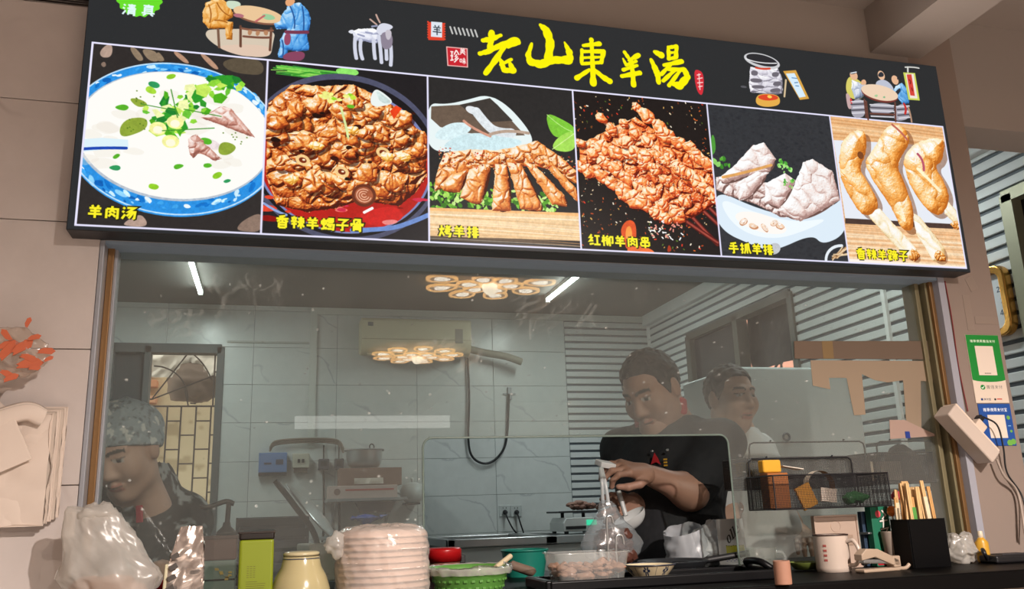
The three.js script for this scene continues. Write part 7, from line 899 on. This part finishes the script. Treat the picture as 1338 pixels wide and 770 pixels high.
// ---- man in a white shirt behind the cook
{
  const yaw = 0.55, F = [Math.sin(yaw), 0, Math.cos(yaw)], L = [Math.cos(yaw), 0, -Math.sin(yaw)], c = [1.7308, 0, -1.05], off3 = (y, f, l) => [c[0] + F[0] * f + L[0] * l, y, c[2] + F[2] * f + L[2] * l], sk = [0.52, 0.32, 0.235];
  const head = [1.689,1.6431,-0.98], sy = 1.4889, neck = off3(sy + 0.03, 0, 0), chest = off3(sy - 0.14, 0.02, 0), belly = off3(sy - 0.36, 0.05, 0), hip = off3(sy - 0.55, 0, 0), sL = off3(sy - 0.03, 0, 0.17), sR = off3(sy - 0.03, 0, -0.17), eL = off3(sy - 0.32, 0.06, 0.24), eR = off3(sy - 0.3, 0.05, -0.23), wL = off3(sy - 0.36, 0.22, 0.05), wR = [1.5818,1.2293,-0.86];
  const legs = []; for (const s of [-1, 1]) { const h2 = off3(sy - 0.6, 0, 0.09 * s), k = off3(0.48, 0.02, 0.1 * s), a = off3(0.09, -0.02, 0.1 * s), toe = off3(0.04, 0.15, 0.11 * s); legs.push([h2, k, 0.085, 0.06], [k, a, 0.06, 0.042], [a, toe, 0.04, 0.032]); }
  const torso = [[neck, chest, 0.07, 0.13], [off3(sy - 0.05, 0, 0.13), off3(sy - 0.05, 0, -0.13), 0.065, 0.065], [chest, belly, 0.13, 0.135], [belly, hip, 0.135, 0.13]], bones = [...torso, [sL, eL, 0.052, 0.044], [eL, wL, 0.044, 0.029], [sR, eR, 0.052, 0.044], [eR, wR, 0.044, 0.029], ...legs, [head.map((v, i) => v - (i === 1 ? 0.1 : 0)), neck, 0.05, 0.062]];
  const wr = cloth(0.014, 15, 5), jt = blend(torso.map(([a, b, p, q]) => bone(a, b, p + 0.018, q + 0.018)), 0.06), mid = (a, b, t) => a.map((v, i) => v + (b[i] - v) * t), sl = blend([bone(sL, mid(sL, eL, 0.75), 0.07, 0.066), bone(sR, mid(sR, eR, 0.75), 0.07, 0.066)], 0.03), shirt = (x, y, z) => Math.max(smin(jt(x, y, z), sl(x, y, z), 0.035) + wr(x, y, z), y - (neck[1] + 0.02)), lg = blend(legs.filter((_, i) => i % 3 < 2).map(([a, b, p, q]) => bone(a, b, p + 0.02, q + 0.03)), 0.03), shoes = blend(legs.filter((_, i) => i % 3 === 2).map(([a, b, p, q]) => bone(a, b, p + 0.012, q + 0.012)), 0.02);
  person('man in a white shirt standing between the cook and the fridge', [c[0], 0, c[2]], { skin: sk, head, yaw: 0.2, pitch: 0.05, tilt: 0, hs: 1.03, bones, box: [[c[0] - 0.42, -0.01, -1.4], [c[0] + 0.42, head[1], -0.65]], hair: true,
    hands: [placeHand(handGeo(0.5, 0.03, sk), wL, off3(sy - 0.37, 0.27, -0.06), [0, -1, 0.1]), placeHand(handGeo(0.55, 0.04, sk), wR, [1.5328,1.2098,-0.84], [0, -0.7, -0.7])],
    clothes: [['shirt', shirt, [[c[0] - 0.45, sy - 0.68, -1.45], [c[0] + 0.45, sy + 0.1, -0.65]], 0.0105, () => [0.62, 0.63, 0.64], 'white short-sleeved shirt'], ['trousers', lg, [[c[0] - 0.3, 0.05, -1.4], [c[0] + 0.3, sy - 0.5, -0.7]], 0.016, () => [0.03, 0.032, 0.04]], ['shoes', shoes, [[c[0] - 0.35, -0.01, -1.4], [c[0] + 0.35, 0.16, -0.7]], 0.012, () => [0.02, 0.02, 0.02]]] });
}
// ---- woman in a flowered cap and shirt, bending over her work
{
  const yaw = -0.55, F = [Math.sin(yaw), 0, Math.cos(yaw)], L = [Math.cos(yaw), 0, -Math.sin(yaw)], c = [-0.3417, 0, -0.72], off3 = (y, f, l) => [c[0] + F[0] * f + L[0] * l, y, c[2] + F[2] * f + L[2] * l], sk = [0.5, 0.32, 0.25];
  const head = [-0.3711,1.4329,-0.45], sy = 1.3133, neck = [head[0] * 0.4 + c[0] * 0.6, sy + 0.03, -0.6], chest = off3(sy - 0.14, 0.02, 0), belly = off3(sy - 0.34, 0, 0), hip = off3(sy - 0.5, -0.08, 0), sL = off3(sy - 0.06, 0.02, 0.145), sR = off3(sy - 0.05, 0.02, -0.16), eL = [-0.2321,1.1278,-0.52], wL = [-0.2847,1.1295,-0.4], eR = off3(sy - 0.3, 0.1, -0.22), wR = [-0.3653,1.0911,-0.42];
  const legs = []; for (const s of [-1, 1]) { const h2 = off3(sy - 0.55, -0.08, 0.09 * s), k = off3(0.45, 0, 0.1 * s), a = off3(0.09, -0.04, 0.1 * s), toe = off3(0.04, 0.12, 0.11 * s); legs.push([h2, k, 0.085, 0.06], [k, a, 0.06, 0.042], [a, toe, 0.04, 0.03]); }
  const torso = [[neck, chest, 0.065, 0.125], [off3(sy - 0.06, 0, 0.1), off3(sy - 0.06, 0, -0.12), 0.06, 0.065], [chest, belly, 0.125, 0.14], [belly, hip, 0.14, 0.13]], bones = [...torso, [sL, eL, 0.055, 0.045], [eL, wL, 0.045, 0.03], [sR, eR, 0.055, 0.044], [eR, wR, 0.044, 0.03], ...legs, [head.map((v, i) => v - (i === 1 ? 0.09 : i === 2 ? 0.05 : 0)), neck, 0.045, 0.055]], mid = (a, b, t) => a.map((v, i) => v + (b[i] - v) * t);
  const wr = cloth(0.02, 14, 8), jt = blend(torso.map(([a, b, p, q]) => bone(a, b, p + 0.022, q + 0.022)).concat([bone(neck, [neck[0] * 0.7 + head[0] * 0.3, neck[1] + 0.06, neck[2] * 0.75 + head[2] * 0.25], 0.085, 0.072)]), 0.06), sl = blend([bone(sL, eL, 0.07, 0.06), bone(eL, mid(eL, wL, 0.3), 0.06, 0.054), bone(sR, eR, 0.076, 0.062), bone(eR, mid(eR, wR, 0.4), 0.062, 0.055)], 0.03), shirt = (x, y, z) => Math.max(smin(jt(x, y, z), sl(x, y, z), 0.035) + wr(x, y, z), y - (neck[1] + 0.06) - 0.4 * (x - neck[0])), lg = blend(legs.filter((_, i) => i % 3 < 2).map(([a, b, p, q]) => bone(a, b, p + 0.02, q + 0.03)), 0.03), shoes = blend(legs.filter((_, i) => i % 3 === 2).map(([a, b, p, q]) => bone(a, b, p + 0.012, q + 0.012)), 0.02);
  const flower = (x, y, z) => { const a = noise(x * 26 + 3, y * 26, z * 26), b = noise(x * 75, y * 75 + 5, z * 75); return a > 0.6 && b > 0.5 ? [0.3, 0.33, 0.35] : a > 0.52 && b > 0.62 ? [0.12, 0.14, 0.15] : [0.014, 0.015, 0.017]; };
  const { t, hm } = person('woman in a pale flowered cap and dark flowered shirt beside the brass post', [c[0], 0, c[2]], { skin: sk, head, yaw: -0.4, pitch: 0.48, tilt: 0.1, hs: 0.94, female: true, bones, box: [[c[0] - 0.42, -0.01, -1.1], [c[0] + 0.42, head[1], -0.3]],
    hands: [placeHand(handGeo(0.6, 0.03, sk), wL, [-0.3199,1.1106,-0.36], [0, -1, -0.2]), placeHand(handGeo(0.6, 0.03, sk), wR, [-0.3288,1.0675,-0.36], [0, -1, -0.2])],
    clothes: [['shirt', shirt, [[c[0] - 0.42, sy - 0.62, -1.15], [c[0] + 0.42, sy + 0.1, -0.3]], 0.0085, flower, 'dark shirt with a pale flower pattern'], ['trousers', lg, [[c[0] - 0.3, 0.05, -1.15], [c[0] + 0.3, sy - 0.45, -0.4]], 0.016, () => [0.03, 0.03, 0.035]], ['shoes', shoes, [[c[0] - 0.35, -0.01, -1.15], [c[0] + 0.3, 0.16, -0.4]], 0.012, () => [0.02, 0.02, 0.02]]] });
  const capF = (x, y, z) => { const q = ball([0, 0.045, -0.022], [0.098, 0.1, 0.112])(x, y, z) + (fbm(x * 24, y * 24, z * 24) - 0.5) * 0.02, tt = Math.min(1, Math.max(0, (z + 0.06) / 0.15)); return Math.max(q, (-0.02 + 0.075 * tt) - y); };
  const cg = nets(capF, [-0.13, -0.06, -0.16], [0.13, 0.17, 0.12], 0.005, (x, y, z) => { const a = noise(x * 45, y * 45, z * 45), b = noise(x * 110 + 4, y * 110, z * 110); return a > 0.58 && b > 0.42 ? [0.62, 0.66, 0.68] : b > 0.66 ? [0.16, 0.2, 0.24] : [0.3, 0.37, 0.42]; });
  cg.applyMatrix4(hm.clone().scale(V(0.94, 0.94, 0.94))).translate(-c[0], 0, -c[2]); part(t, 'flowered_cap', cg, mat(0xffffff, 0.8, { vertexColors: true })).userData.label = 'pale blue-grey gathered cap with a flower print';
  const rg = [-0.3306,1.2785,-0.5]; part(t, 'red_tag', rb(-0.009, 0.009, -0.022, 0.022, 0, 0.006, 0.002), mat(0xb01c34, 0.5), [rg[0] - c[0], rg[1], rg[2] - c[2]], [0, -0.4, 0.1]);
}

renderer.render(scene, camera);
